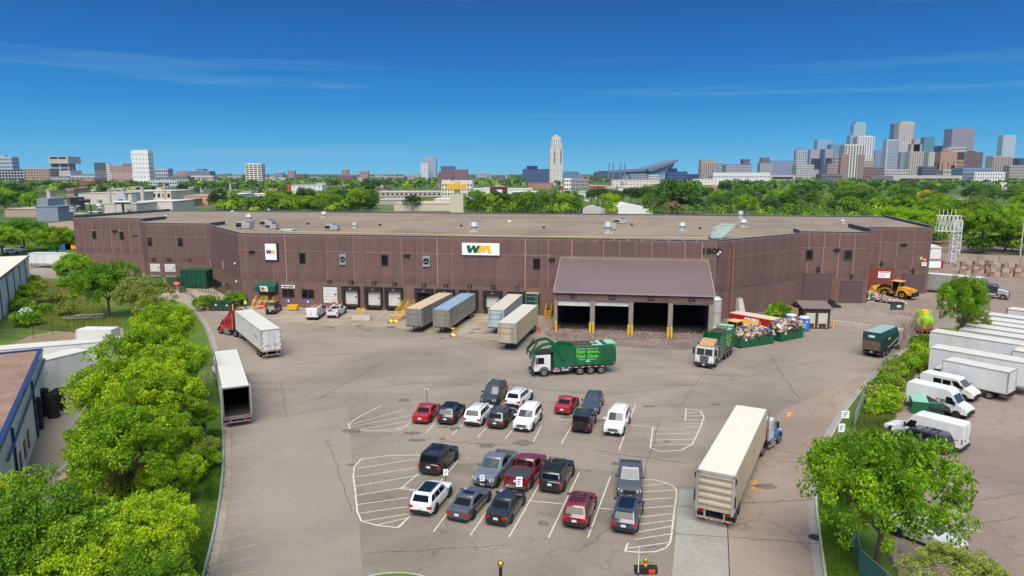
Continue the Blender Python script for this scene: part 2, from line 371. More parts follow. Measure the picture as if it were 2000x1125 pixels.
for a_,c_ in[((0,395),(75,335)),((180,408),(245,340)),((360,422),(440,345)),((537,437),(600,370)),((725,450),(790,370)),((920,467),(975,360)),((1112,483),(1200,330)),((1510,523),(1620,212)),
    ((0,1055),(70,980)),((235,1085),(460,785)),((265,760),(402,600)),((488,1108),(705,800)),((752,1125),(1000,690)),((1025,1125),(1235,680)),((1295,1125),(1450,705))]:
    line([c4(*a_),c4(*c_)])
line([c5(1100,935),c5(1130,855)])
line([c4(0,790),c4(110,797)]);line([c4(840,868),c4(1050,888),c4(1480,935)]);line([c4(600,845),c4(720,860)]);line([c4(1040,310),c4(1200,320)]);line([c4(1560,350),c4(1758,368)])
def island(out_,hatches):
    line(out_,0.12)
    for h in hatches:line(h,0.09)
island([c5(1285,235),c5(1400,240),c5(1500,265),c5(1570,295),c5(1607,335),c5(1603,420),c5(1590,500),c5(1575,620),c5(1560,760),c5(1545,850),c5(1500,905),c5(1400,940),c5(1230,945),c5(1105,935),c5(1130,860)],
    [[c5(1285,295),c5(1500,275)],[c5(1280,355),c5(1600,335)],[c5(1270,432),c5(1603,410)],[c5(1265,515),c5(1590,490)],[c5(1260,600),c5(1580,565)],[c5(1245,672),c5(1570,632)],[c5(1230,748),c5(1562,690)],[c5(1200,820),c5(1550,765)],[c5(1130,905),c5(1530,850)]])
island([(872,893),(830,889),(760,890),(705,897),(692,912),(690,930),(694,960),(698,1000),(706,1018),(735,1026),(776,1031),(800,1010)],
    [[(700,915),(812,897)],[(694,932),(812,914)],[(694,950),(820,928)],[(695,968),(798,951)],[(697,986),(797,972)],[(700,1003),(795,990)],[(712,1018),(798,1004)],[(735,1026),(795,1012)]])
line([(782,955),(818,925)]);line([(782,955),(812,958)])
island([(745,792),(700,815),(681,828),(683,838),(720,842),(770,842),(782,836)],[[(683,830),(790,800)],[(684,834),(800,812)],[(700,840),(804,822)],[(735,842),(800,832)]])
island([(1275,835),(1270,875),(1290,882),(1330,880),(1352,868),(1366,840),(1375,815),(1368,803),(1340,798),(1338,822)],
    [[(1273,848),(1362,846)],[(1272,860),(1358,858)],[(1271,870),(1350,868)],[(1275,838),(1340,838)],[(1338,806),(1372,806)],[(1338,813),(1374,812)],[(1338,820),(1373,820)],[(1337,827),(1370,827)],[(1337,834),(1367,834)]])
for a_,c_ in[((640,640),(520,640)),]:pass
for i in range(8):line([(1843-i*3,895+i*21.5+i*i*1.0),(1880-i*2,903+i*21.5+i*i*1.0)]if i else[(1862,877),(1882,881)],0.1)
line([(1850,1027),(1912,1037)])
for a_,c_ in[((600,632),(655,605)),((690,622),(722,600)),((730,628),(760,603)),((640,631),(668,612)),((555,619),(590,600))]:line([a_,c_],0.1)
line([(525,636),(780,642)],0.06)
o=LINES.build('painted_markings',M_line,kind='structure');o.location.z=0.0145
LINES=MB()
for i in range(15):
    y=870+i*15+i*i*.55
    line([(452-(y-870)*.16+0,y+6),(505-(y-870)*.03,y-4-(i*.7))],0.07)
o=LINES.build('faded_stall_lines',mat('faded_yellow_paint',(178,160,124),.9,dirt=(140,128,114),dirtamt=.9,dirtscale=1.2),kind='structure');o.location.z=0.0145
LINES=MB();rc=random.Random(4)
for a_,c_ in[((1290,822),(1235,1000)),((1235,1000),(1130,1078)),((560,815),(548,745)),((690,760),(900,742)),((900,742),(1180,772)),((1180,772),(1440,740)),((1440,740),(1620,700)),((520,700),(700,690)),((1050,1000),(1090,1010)),((1160,880),(1340,905)),((1000,870),(860,862)),((1425,1050),(1600,1062)),((1425,985),(1590,975)),((1380,720),(1330,790)),((760,700),(620,780)),((1500,690),(1560,780)),((640,860),(690,1000)),((720,1080),(1000,1065)),((1900,980),(2010,960)),((1820,1040),(1990,1010))]:
    n=14;pts_=[(lerp_(a_[0],c_[0],i/n)+rc.uniform(-3,3),lerp_(a_[1],c_[1],i/n)+rc.uniform(-1.5,1.5))for i in range(n+1)];line(pts_,rc.uniform(.03,.07))
o=LINES.build('sealed_cracks',mat('crack_sealant',(72,66,60),.9,dirt=(130,120,108),dirtamt=.8,dirtscale=1.0),kind='structure');o.location.z=0.0145
b_=MB()
for i in range(46):
    if i<16:p=P(rc.uniform(640,1060),rc.uniform(606,655))
    elif i<34:p=P(rc.uniform(800,1260),rc.uniform(790,1040))
    else:p=P(rc.uniform(480,1600),rc.uniform(640,1000))
    r_=rc.uniform(.25,1.1);el_=rc.uniform(.35,.9);n=14;b_.add([(p.x+math.cos(k*6.283/n)*r_*rc.uniform(.6,1.2),p.y+math.sin(k*6.283/n)*r_*el_*rc.uniform(.6,1.2),i*.0002)for k in range(n)],[tuple(range(n))])
o=b_.build('oil_stains',mat('oil_stain',(98,90,82),.8,dirt=(132,122,110),dirtamt=.9,dirtscale=2.5),kind='structure');o.location.z=0.020
b_=MB()
for x,y,s_ in((1473,948,1.0),(1541,810,.9)):
    p=P(x,y);q=P(x+(2 if x<1500 else 12),y-16);t=(q-p).normalized();nn=V((-t.y,t.x,0))
    def w_(a_,c_):v_=p+t*a_+nn*c_;return(v_.x,v_.y,0)
    b_.add([w_(-1*s_,-.14),w_(-1*s_,.14),w_(.35*s_,.14),w_(.35*s_,-.14)],[(0,1,2,3)]);b_.add([w_(.35*s_,-.5),w_(.35*s_,.5),w_(1.1*s_,0)],[(0,1,2)])
    b_.add([w_(-1.1*s_,-.3),w_(-1.1*s_,.3),w_(-.9*s_,.3),w_(-.9*s_,-.3)],[(0,1,2,3)])
o=b_.build('lane_arrows',mat('yellow_road_paint',(205,150,50),.8,dirt=(140,120,100),dirtamt=.6,dirtscale=1.5),kind='structure');o.location.z=0.0145
b_=MB();c=P(1592,1050);b_.cyl(c,c+V((0,0,.02)),.45,n=16);struct('manhole_cover',b_,M_dark)
def disc(name,c,rx,ry,z0,z1,m,rot=0):
    b_=MB();pl=[(c.x+math.cos(t)*rx*math.cos(rot)-math.sin(t)*ry*math.sin(rot),c.y+math.cos(t)*rx*math.sin(rot)+math.sin(t)*ry*math.cos(rot))for t in[i*math.pi/16 for i in range(32)]]
    b_.prism(pl,z0,z1);return struct(name,b_,m)
c=P(770,1142);disc('island_kerb',c,2.3,1.2,0,.12,M_conc);disc('island_grass',c,2.1,1.0,.1,.16,G_grass)
# ------------------------------------------------------------------ the warehouse
def wall_mat(name,col,k=1.0):
    m=bpy.data.materials.new(name);m.use_nodes=True;n=m.node_tree.nodes;l=m.node_tree.links;b=n['Principled BSDF']
    b.inputs['Roughness'].default_value=0.9;b.inputs['Specular IOR Level'].default_value=0.2
    t=n.new('ShaderNodeTexCoord');c=srgb(*col)
    def nz_(sc,vec=None,det=6):
        z=n.new('ShaderNodeTexNoise');z.inputs['Scale'].default_value=sc;z.inputs['Detail'].default_value=det;z.inputs['Roughness'].default_value=.65;l.new(vec or t.outputs['Object'],z.inputs['Vector']);return z.outputs[0]
    mpn=n.new('ShaderNodeMapping');mpn.inputs['Scale'].default_value=(1,1,5);l.new(t.outputs['Object'],mpn.inputs[0])
    mpv=n.new('ShaderNodeMapping');mpv.inputs['Scale'].default_value=(1.5,1.5,.12);l.new(t.outputs['Object'],mpv.inputs[0])
    oi=n.new('ShaderNodeObjectInfo')
    cur=None
    def mul(src,o,a0,a1,b0,b1):
        r=n.new('ShaderNodeMapRange');r.inputs[1].default_value=a0;r.inputs[2].default_value=a1;r.inputs[3].default_value=b0;r.inputs[4].default_value=b1;l.new(o,r.inputs[0])
        v=n.new('ShaderNodeVectorMath');v.operation='SCALE';l.new(r.outputs[0],v.inputs['Scale'])
        if src is None:v.inputs[0].default_value=c[:3]
        else:l.new(src,v.inputs[0])
        return v.outputs[0]
    cur=mul(None,nz_(0.25,mpn.outputs[0]),.3,.7,.86,1.14)
    cur=mul(cur,nz_(1.6,mpn.outputs[0],8),.3,.7,.84,1.16)
    cur=mul(cur,nz_(0.5,mpv.outputs[0],8),.35,.7,1.08,.84)
    cur=mul(cur,oi.outputs['Random'],0,1,.94,1.06)
    l.new(cur,b.inputs['Base Color'])
    bp=n.new('ShaderNodeBump');bp.inputs['Strength'].default_value=.4;bp.inputs['Distance'].default_value=.03;l.new(nz_(9),bp.inputs['Height']);l.new(bp.outputs[0],b.inputs['Normal'])
    return m
W_panel=wall_mat('brown_precast_panel',(110,87,83));W_seam=wall_mat('pink_joint_sealant',(176,143,133));W_low=wall_mat('brown_base_course',(113,89,84))
W_dark=mat('interior_shade_dark',(30,27,26),.95)  # near-black base colour: the shade of the interiors is put into the paint
def roof_gravel():
    m=ground_mat('roof_gravel',(140,126,110),(120,108,95),0.06,2.6,speck=0.25,stain=(112,96,80),stainamt=.45);return m
G_roof=roof_gravel()
G_roof.node_tree.nodes['Principled BSDF'].inputs['Roughness'].default_value=1
WH=thing('warehouse','large brown precast concrete warehouse with gravel roof and numbered loading docks','warehouse',BO,TH)
HH=13.8
GR={}
V3=lambda u,v,z=0.0:Vector((u,v,z))
FP=dict(A=(-67,36),Bt=(-41,36),Bb=(-41,27),Cc=(-36,22),Dt=(-16.5,22),D=(-16.5,16.5),E=(0,0),F=(87,0),G=(104.3,17.3),H=(104.3,22),I=(118.3,22),J=(118.3,36),K=(134.5,36),BR=(138,74),BL=(-64,70))
order=['A','Bt','Bb','Cc','Dt','D','E','F','G','H','I','J','K','BR','BL']
poly=[FP[k]for k in order]
b_=MB();b_.add([(p[0],p[1],HH-.12)for p in poly],[tuple(range(len(poly)))]);b_.build('roof',G_roof,WH)
b_=MB();b2=MB();M_cap=mat('metal_coping',(176,170,164),.4,.5);M_par=mat('parapet_inner',(70,72,80),.9)
par={('Bt','Bb'):.7,('Dt','D'):.7,('D','E'):.25,('G','H'):.7,('F','G'):.12,('I','J'):.8,('K','BR'):.5,('BL','A'):.6,('BR','BL'):.25}
for i,k in enumerate(order):
    k2=order[(i+1)%len(order)];p,q=V3(*FP[k]),V3(*FP[k2]);h=par.get((k,k2),.12)
    t=(q-p).normalized();nin=V3(-t.y,t.x)
    b_.bar(p+nin*.14+V3(0,0,HH-.2+h/2-.05),q+nin*.14+V3(0,0,HH-.2+h/2-.05),.24,h+.3)
    b2.bar(p+nin*.13+V3(0,0,HH+h-.05),q+nin*.13+V3(0,0,HH+h-.05),.34,.05)
b_.build('parapet',M_par,WH);b2.build('coping',M_cap,WH)
WALLS={}
def wall(key,a,c,seams_u,z_low=5.0,thick=.3,gaps=(),tiers=((5.05,10.68),(10.82,13.55))):
    p,q=V3(*FP[a]),V3(*FP[c]);L_=(q-p).length;t=(q-p)/L_;ang=math.atan2(t.y,t.x)
    b_=MB();x=0
    for g0,g1,gz in list(gaps)+[(L_,L_,0)]:
        b_.bx(x,g0,0.0,thick,0,HH-.2)
        if g1>g0:b_.bx(g0,g1,0.0,thick,gz,HH-.2)
        x=g1
    o=b_.build('wall',W_seam,WH,loc=p,rz=ang)
    b_=MB();x=0
    for g0,g1,gz in list(gaps)+[(L_,L_,0)]:
        b_.bx(x,g0,-.05,-0.002,0,z_low-.02);x=g1
    b_.build('base_course',W_low,o)
    ss=[0]+[s for s in seams_u if .3<s<L_-.3]+[L_]
    for s0,s1 in zip(ss,ss[1:]):
        for z0,z1 in tiers:
            key_=(round(s1-s0,1),z0)
            if key_ not in GR:
                w_=s1-s0;bb=MB();bb.bx(.05,w_-.05,-.06,0,z0,z1);GR[key_]=bb.mesh('wall_panel',W_panel)
            pn=bpy.data.objects.new('wall_panel',GR[key_]);COL.objects.link(pn);pn.parent=WH
            pn.location=p+t*s0;pn.rotation_euler=(0,0,ang)
    WALLS[key]=(p,t,ang,L_)
    return o
def WPx(key,x,y):
    p,t,ang,L_=WALLS[key]
    M_=Matrix.Translation(BO)@Matrix.Rotation(TH,4,'Z');pw=M_@p;tw=M_.to_3x3()@t;nw=Vector((tw.y,-tw.x,0))
    d=ray(x,y);o=Vector((0,0,CAMH));s_=(pw-o).dot(nw)/d.dot(nw);h=o+d*s_
    return(h-pw).dot(tw),h.z
def seams_px(lst,y=480):return[BW(x,y)[0]for x in lst]
sm=[480,505]+[500+X/4 for X in(18,126,228,333,438,548,655,758,868,978,1088,1138,1250,1305,1415,1530,1643,1758,1873,1990)]+[1000+X/4 for X in(105,224,285,405,470,590,715,840,965,1095,1222,1355,1490)]
eu0,eu1=BW(1086,640,-11.5)[0],BW(1388,655,-11.5)[0]
wall('front','E','F',sorted(set([s for s in seams_px(sm)if s<85.5])),gaps=[(eu0+.5,eu1-.5,5.2)])
even=lambda L_,n:[L_*i/n for i in range(1,n)]
wall('chamL','D','E',even(23.3,8));wall('chamR','F','G',even(24.5,9))
wall('v2L','Cc','Dt',even(19.5,8));wall('v2Lc','Bb','Cc',even(7.1,3));wall('v2Lr','Bt','Bb',even(9,3));wall('v3L','A','Bt',even(26,10))
wall('v2Lret','Dt','D',even(5.5,2));wall('v1Rret','G','H',even(4.7,2));wall('v2R','H','I',even(14,5));wall('v2Rret','I','J',even(14,5));wall('v3R','J','K',even(16.2,5))
wall('sideR','K','BR',even(38,12));wall('back','BR','BL',[20*i for i in range(1,10)]);wall('sideL','BL','A',even(34,12))
def on_wall(key,b_,name,mats,s,z,dy=0.0,parent=None,**k):
    p,t,ang,L_=WALLS[key];nn=Vector((t.y,-t.x,0))
    return b_.build(name,mats,parent or WH,loc=p+t*s+nn*dy+V3(0,0,z),rz=ang,**k)
M_frame=mat('brown_window_frame',(70,54,50),.6);M_wdark=mat('dark_window',(20,17,18),.15,spec=.6)
def win_px(key,x0,y0,x1,y1,frame=.08,mull=0,m=None):
    s0,z1=WPx(key,x0,y0);s1,z0=WPx(key,x1,y1);w_,h=s1-s0,z1-z0
    b_=MB();f=frame
    b_.bx(0,w_,-.12,-.02,0,f);b_.bx(0,w_,-.12,-.02,h-f,h);b_.bx(0,f,-.12,-.02,f,h-f);b_.bx(w_-f,w_,-.12,-.02,f,h-f)
    for i in range(mull):b_.bx(w_*(i+1)/(mull+1)-f/2,w_*(i+1)/(mull+1)+f/2,-.115,-.02,f,h-f)
    fr=on_wall(key,b_,'window',M_frame,s0,z0,.02)
    b_=MB();b_.bx(f,w_-f,-.085,-.02,f,h-f);b_.build('pane',m or M_wdark,fr)
    return fr
for a_ in[(584.5,493.7,597.5,515),(745,497.5,758.7,519),(1041,504.5,1055.5,526)]:win_px('front',*a_)
win_px('front',551,563.5,576,581,.12,1);win_px('front',589,564.5,615,583,.12,1)
win_px('v2L',288,463,298,480);win_px('v2L',347.5,464,358,481);win_px('v3L',180.5,451,189,467);win_px('v3L',234,452.5,243,468)
win_px('v2R',1574,487,1587.5,508,.2);win_px('v2R',1648.5,488,1663.7,508.5,.2)
win_px('chamL',398,540.5,412,558,.1,3);win_px('chamL',441,552,455,570,.1,2)
dr=win_px('chamL',416.7,542.5,434.5,570,.1,3);dr.name='entrance_door'
M_fan=mat('fan_housing',(150,156,156),.5,.3,var=.08)
for x0,y0,x1,y1 in((663.7,496,677,517),(826,499.5,840.5,521)):
    s0,z1=WPx('front',x0,y0);s1,z0=WPx('front',x1,y1);w_,h=s1-s0,z1-z0
    b_=MB();b_.bx(0,w_,-.3,-.06,0,h);o=on_wall('front',b_,'wall_fan',M_fan,s0,z0)
    b_=MB();c_=(w_/2,-.305,h/2);b_.cyl((w_/2,-.3,h*.52),(w_/2,-.34,h*.52),w_*.42,n=20);b_.build('fan_opening',M_wdark,o)
    b_=MB()
    for k in range(3):
        t=R(90+k*120);b_.bar((w_/2,-.36,h*.52),(w_/2+math.cos(t)*w_*.38,-.36,h*.52+math.sin(t)*w_*.38),.04,.14)
    b_.build('fan_blade',M_fan,o)
for key,x,y in[('front',492.5,491),('front',795,498),('front',1078,505.5),('v3L',225,451),('v2L',265,461),('v2R',1634,487),('v3R',1765,477)]:
    s,z=WPx(key,x,y);b_=MB();b_.bx(-.55,-.05,-.5,-.06,-.15,.15);b_.bx(.05,.55,-.5,-.06,-.15,.15);on_wall(key,b_,'floodlight',M_dark,s,z)
for key,x,y in[('front',1402,497),('front',1406,493),('chamL',461,515),('chamL',464,550),('v2L',388,531)]:
    s,z=WPx(key,x,y);b_=MB();b_.ico((0,-.25,0),.22);b_.bx(-.06,.06,-.2,-.05,.05,.3);on_wall(key,b_,'security_camera',M_white,s,z)
for x,y in[(411,512),(436,517)]:
    s,z=WPx('chamL',x,y);b_=MB();b_.bx(-.35,.35,-.12,-.06,-.9,.7);b_.bx(-.12,.12,-.2,-.12,-.15,.15);on_wall('chamL',b_,'wall_plate',W_seam,s,z)
s,z=WPx('chamR',1457,547);b_=MB();b_.bx(-.6,.6,-.12,-.06,-1.0,1.0);b_.ico((0,-.15,0),.14);on_wall('chamR',b_,'wall_plate',W_low,s,z)
def wall_text(key,txt,x,y,size,m=M_ink,bold=.02,dy=.09,xs=1.0,name='door_number'):
    p,t,ang,L_=WALLS[key];s,z=WPx(key,x,y);nn=Vector((t.y,-t.x,0))
    return put_text(txt,size,m,WH,p+t*s+nn*dy+V3(0,0,z),(math.pi/2,0,ang),name,bold=bold,xs=xs)
for n_,X,Y in((19,335,445),(18,505,448),(17,683,455),(16,843,459),(15,1073,467),(14,1243,473),(13,1428,478),(12,1610,485),(11,1798,490)):wall_text('front',str(n_),560+X/4,440+Y/4,1.05,bold=.04,xs=1.05)
for n_,x,y in((23,301,507),(22,331,508),(21,371,508.5)):wall_text('v2L',str(n_),x,y,1.05,bold=.05,xs=1.1)
wall_text('front','1800',1389.5,491,1.35,bold=.07,xs=1.25,name='street_number')
wall_text('v2R','8',1597.6,527,1.5,bold=.08);wall_text('v2R','7',1662.4,542,1.4,bold=.07);wall_text('v3R','6',1721.6,515,1.5,bold=.08);wall_text('v3R','4',1782,530,1.5,bold=.08)
def sign_on(key,x0,y0,x1,y1,label,mats,make,name='company_sign',cat='sign',depth=.25):
    s0,z1=WPx(key,x0,y0);s1,z0=WPx(key,x1,y1);w_,h=s1-s0,z1-z0
    p,t,ang,L_=WALLS[key];nn=Vector((t.y,-t.x,0));M_=Matrix.Translation(BO)@Matrix.Rotation(TH,4,'Z')
    t0=thing(name,label,cat,M_@(p+t*s0+nn*.07+V3(0,0,z0)),TH+ang);make(t0,w_,h,depth);return t0
M_signw=mat('sign_face_white',(232,235,238),.5);M_signf=mat('sign_frame_navy',(22,30,48),.5)
def mk1(t0,w_,h,d):
    b_=MB();b_.bx(0,w_,-d,0,0,h);b_.build('sign_panel',M_signw,t0)
    b_=MB();wm_logo(b_,w_*.45,h*.5,w_*.66,h*.6,-d-.01,-d-.05);b_.build('logo',[M_logog,M_logoy],t0)
sign_on('front',903,474,976,498.7,'wide white wall sign with green and yellow WM letters above dock fourteen',None,mk1)
def mk2(t0,w_,h,d):
    b_=MB();b_.bx(0,w_,-d,0,0,h);b_.build('sign_frame',M_signf,t0)
    b_=MB();b_.bx(.12,w_-.3,-d-.04,-d-.005,.15,h-.12);b_.build('sign_panel',M_signw,t0)
    b_=MB();wm_logo(b_,w_*.46,h*.5,w_*.66,h*.19,-d-.05,-d-.09);b_.build('logo',[mat('logo_black_green',(20,44,44),.5),M_logoy],t0)
sign_on('front',517.5,474,545.5,509,'upright white framed sign with small WM letters near the office end',None,mk2)
def mk3(t0,w_,h,d):
    b_=MB();b_.bx(0,w_,-.08,0,0,h);b_.build('sign_panel',M_signw,t0);put_text('SHIPPING & RECEIVING',h*.72,M_ink,t0,(w_/2,-.1,h*.5),(math.pi/2,0,0),bold=.012,xs=w_/(h*.72*12.2))
sign_on('front',550.5,556.5,576.5,563,'narrow white SHIPPING & RECEIVING sign above the first ground floor window',None,mk3)
M_door=mat('white_sectional_door',(205,203,198),.5,var=.05,dirt=(150,142,130),dirtamt=.4,dirtscale=.8);M_shel=mat('black_dock_shelter',(36,34,35),.8,var=.2)
def rollup(key,x0,y0,x1,y1,shelter=None,n=5,m=None,frame=True,name='dock_door'):
    s0,z1=WPx(key,x0,y0);s1,z0=WPx(key,x1,y1);w_,h=s1-s0,z1-z0
    b_=MB();b_.bx(-.15,0,-.1,-.055,0,h+.15);b_.bx(w_,w_+.15,-.1,-.055,0,h+.15);b_.bx(0,w_,-.1,-.055,h,h+.15)
    d_=on_wall(key,b_,name,M_frame,s0,z0)
    for k in range(n):
        b_=MB();b_.bx(0,w_,-.09,-.056,h*k/n+.015,h*(k+1)/n-.015);b_.build('door_panel',m or M_door,d_)
    if frame:b_=MB();b_.bx(w_*.78,w_*.95,-.1,-.091,h*.5,h*.58);b_.build('door_window',M_wdark,d_)
    return d_
def shelter(key,x0,x1,ytop,ybot,ix0,ix1,iy):
    s0,z1=WPx(key,x0,ytop);s1,z0=WPx(key,x1,ybot);i0,iz=WPx(key,ix0,iy);i1,_=WPx(key,ix1,iy);w_,h=s1-s0,z1-z0
    i0=i0-s0;i1=i1-s0;iz=iz-z0
    b_=MB();b_.bx(0,i0-.05,-.55,-.06,0,h-.05);b_.bx(i1+.05,w_,-.55,-.06,0,h-.05);b_.bx(0,w_,-.65,-.06,iz+.1,h)
    b_.bx(-.05,w_+.05,-.7,-.06,h,h+.1)
    o=on_wall(key,b_,'dock_shelter',M_shel,s0,z0)
    b_=MB();b_.bx(w_/2-.25,w_/2+.25,-.68,-.655,h-.42,h-.2);b_.build('shelter_badge',mat('grey_badge',(120,120,118),.5),o)
    b_=MB();b_.bx(.3,w_-.3,-.75,-.08,-.35,-.02);b_.bx(.35,.65,-.9,-.75,-.35,-.02);b_.bx(w_-.65,w_-.35,-.9,-.75,-.35,-.02);b_.build('dock_leveller',M_dark,o)
    return o
q=lambda X,Y:(560+X/4,440+Y/4)
rollup('front',*q(285,480),*q(400,608),n=5)
for S in((437,575,478,622,460,558,508,615),(612,752,482,628,638,735,517,625),(770,912,487,635,795,892,517,630),(1537,1685,512,650,1562,1660,550,642)):
    sx0,sx1,st,sb,ix0,ix1,iy,ib=S
    shelter('front',560+sx0/4,560+sx1/4,440+st/4,440+sb/4,560+ix0/4,560+ix1/4,440+iy/4);rollup('front',*q(ix0,iy),*q(ix1,ib))
for sx0,sx1,st,sb,ix0,ix1,iy in((1005,1148,495,640,1030,1125,530),(1170,1315,500,645,1195,1292,535),(1352,1497,505,648,1377,1475,540),(1725,1868,520,655,1750,1845,556)):
    shelter('front',560+sx0/4,560+sx1/4,440+st/4,440+sb/4,560+ix0/4,560+ix1/4,440+iy/4)
    s0,z1=WPx('front',560+ix0/4,440+iy/4);s1,z0=WPx('front',560+ix1/4,440+sb/4);b_=MB();b_.bx(0,s1-s0,-.09,-.056,0,z1-z0);on_wall('front',b_,'dock_shade_slab',W_dark,s0,z0)  # solid dark slab on the wall; shade of the open dock is its colour
rollup('v2L',293,514.5,314,530.5,n=3);rollup('v2L',321.5,515,344,531,n=3)
M_bdoor=mat('brown_sectional_door',(92,70,74),.6,var=.05)
rollup('v2R',1570,536,1619,586,n=8,m=M_bdoor,frame=False,name='garage_door');rollup('v2R',1643,550.5,1680,590,n=7,m=M_bdoor,frame=False,name='garage_door');rollup('v3R',1765,537,1801,572,n=6,m=M_bdoor,frame=False,name='garage_door')
M_rust=mat('rust_red_cladding',(122,58,44),.8,var=.12,dirt=(80,50,44),dirtamt=.4)
s0,z1=WPx('v3R',1690,522);s1,z0=WPx('v3R',1743,570);b_=MB();b_.bx(max(s0,.1),s1,-.14,-.06,z0,z1);on_wall('v3R',b_,'rust_panel',M_rust,0,0)
def mk4(t0,w_,h,d):
    b_=MB();b_.bx(0,w_,-.16,-.1,0,h);b_.build('sign_panel',M_signw,t0)
    b_=MB();b_.bx(w_*.1,w_*.35,-.17,-.162,h*.82,h*.92);b_.bx(w_*.4,w_*.9,-.17,-.162,h*.78,h*.9)
    for k in range(4):b_.bx(w_*.1,w_*(.6+.07*(k%3)),-.17,-.162,h*(.6-k*.14),h*(.63-k*.14))
    b_.build('lettering',mat('sign_red_text',(196,90,84),.6),t0)
sign_on('v3R',1715,530,1737.3,543,'white notice board with red heading on the rust coloured wall panel',None,mk4,'notice_board')
def mk5(t0,w_,h,d):
    b_=MB();b_.bx(0,w_,-.1,0,0,h);b_.build('sign_panel',M_signw,t0);b_=MB();b_.bx(w_*.15,w_*.85,-.11,-.102,h*.6,h*.7);b_.bx(w_*.15,w_*.7,-.11,-.102,h*.35,h*.45);b_.build('lettering',M_ink,t0)
sign_on('v3R',1800,512,1808.5,519.5,'small white notice at the far right corner of the warehouse',None,mk5,'notice_board')
def mk6(t0,w_,h,d):b_=MB();b_.cyl((w_/2,-.1,h/2),(w_/2,-.02,h/2),w_/2,n=14);b_.build('sign_disc',mat('hi_vis_lime',(170,205,50),.5),t0)
sign_on('v3R',1796,501,1801.5,507.5,'round lime warning disc at the far right corner of the warehouse',None,mk6,'warning_sign')
def mk7(t0,w_,h,d):
    b_=MB();b_.cyl((w_/2,-.1,h/2),(w_/2,-.02,h/2),w_/2,n=14);b_.build('sign_disc',mat('sign_pink_red',(205,80,90),.5),t0);b_=MB();b_.bx(w_*.2,w_*.8,-.12,-.102,h*.42,h*.58);b_.build('bar',M_signw,t0)
sign_on('v3R',1802,503,1808.5,511,'round red and white warning disc at the far right corner of the warehouse',None,mk7,'warning_sign')
EV=-11.5;ez=WPx('front',1,1)and BW(1083,569,EV)[1];tz=BW(1250,506,0)[1];cu0=eu0-.45;cu1=eu1+.35
M_croof=mat('mauve_ribbed_metal',(128,109,108),.38,.35,var=.05,dirt=(120,92,92),dirtamt=.3,dirtscale=.15)
b_=MB();n_=9
slope=math.atan2(tz-ez,-EV)
b_.hexa([(cu0,EV-.35,ez-.22),(cu1,EV-.35,ez-.22),(cu1,-.07,tz-.22),(cu0,-.07,tz-.22),(cu0,EV-.35,ez),(cu1,EV-.35,ez),(cu1,-.07,tz),(cu0,-.07,tz)])
can=b_.build('canopy_roof',M_croof,WH)
b_=MB();nr=96
for i in range(nr+1):
    u=cu0+(cu1-cu0)*i/nr;b_.bar((u,EV-.36,ez+.02),(u,-.08,tz+.02),.09,.1)
b_.build('roof_rib',mat('mauve_rib',(138,118,118),.35,.4),can,kind='stuff')
b_=MB();b_.bar((cu0,-.12,tz+.06),(cu1,-.12,tz+.06),.2,.12);b_.bar((cu0,EV-.38,ez-.05),(cu1,EV-.38,ez-.05),.12,.2)
for u in(cu0,cu1):b_.bar((u,EV-.36,ez+.04),(u,-.1,tz+.04),.14,.18)
b_.build('roof_flashing',M_cap,can)
zl=BW(1110,586,EV)[1]
xs_=[(1082,1088),(1152,1161),(1227,1236),(1304,1313),(1383,1390)]
us=[(BW(a_,640,EV)[0],BW(c_,640,EV)[0])for a_,c_ in xs_]
b_=MB();b_.bx(us[0][0]-.1,us[-1][1]+.1,EV-.06,EV+.2,zl,ez-.2);b_.build('fascia',W_low,WH)
M_pier=mat('grey_concrete_pier',(136,126,118),.9,var=.12,dirt=(96,86,78),dirtamt=.4)
for a_,c_ in us:
    b_=MB();b_.bx(a_,c_,EV-.1,EV+.8,0,zl-.02);b_.build('pier',M_pier,WH)
b_=MB()
for u,o_ in((us[0][0],.0),(us[-1][1]-.25,.0)):
    b_.add([(u,EV+.81,0),(u+.25,EV+.81,0),(u+.25,-.06,0),(u,-.06,0),(u,EV+.81,ez-.3),(u+.25,EV+.81,ez-.3),(u+.25,-.06,tz-.3),(u,-.06,tz-.3)],[(3,2,1,0),(4,5,6,7),(0,1,5,4),(1,2,6,5),(2,3,7,6),(3,0,4,7)])
b_.build('canopy_side_wall',W_low,WH)
for k,(dz_)in enumerate((.95,.8,0,.25)):
    if not dz_:continue
    u0,u1=us[k][1]+.03,us[k+1][0]-.03;b_=MB();b_.bx(u0,u1,EV+.25,EV+.31,zl-dz_,zl-.02);b_.build('raised_door',M_door,WH)
for k,nm in enumerate(('G1','G2','G3','G4')):
    put_text(nm,.95,M_ink,WH,((us[k][1]+us[k+1][0])/2,EV-.09,zl+.55),(math.pi/2,0,0),'door_number',bold=.03)
b_=MB();h0,h1=eu0+.4,eu1-.4
b_.bx(h0-.3,h0,.35,26,.02,10);b_.bx(h1,h1+.3,.35,26,.02,10);b_.bx(h0,h1,26,26.3,.02,10);b_.bx(h0,h1,.35,26,10,10.2);b_.build('hall_lining',W_dark,WH)  # room walls coloured near-black so the bays stay in deep shade
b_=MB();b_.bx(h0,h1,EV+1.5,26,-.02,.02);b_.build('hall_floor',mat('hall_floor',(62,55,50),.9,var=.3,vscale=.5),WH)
M_awn=mat('green_awning',(6,72,56),.6,var=.06)
s0,z1=WPx('front',504.5,548);s1,z0=WPx('front',544,566);w_=s1-s0
b_=MB();b_.side([(0,0),(0,1)],0,0)if False else None
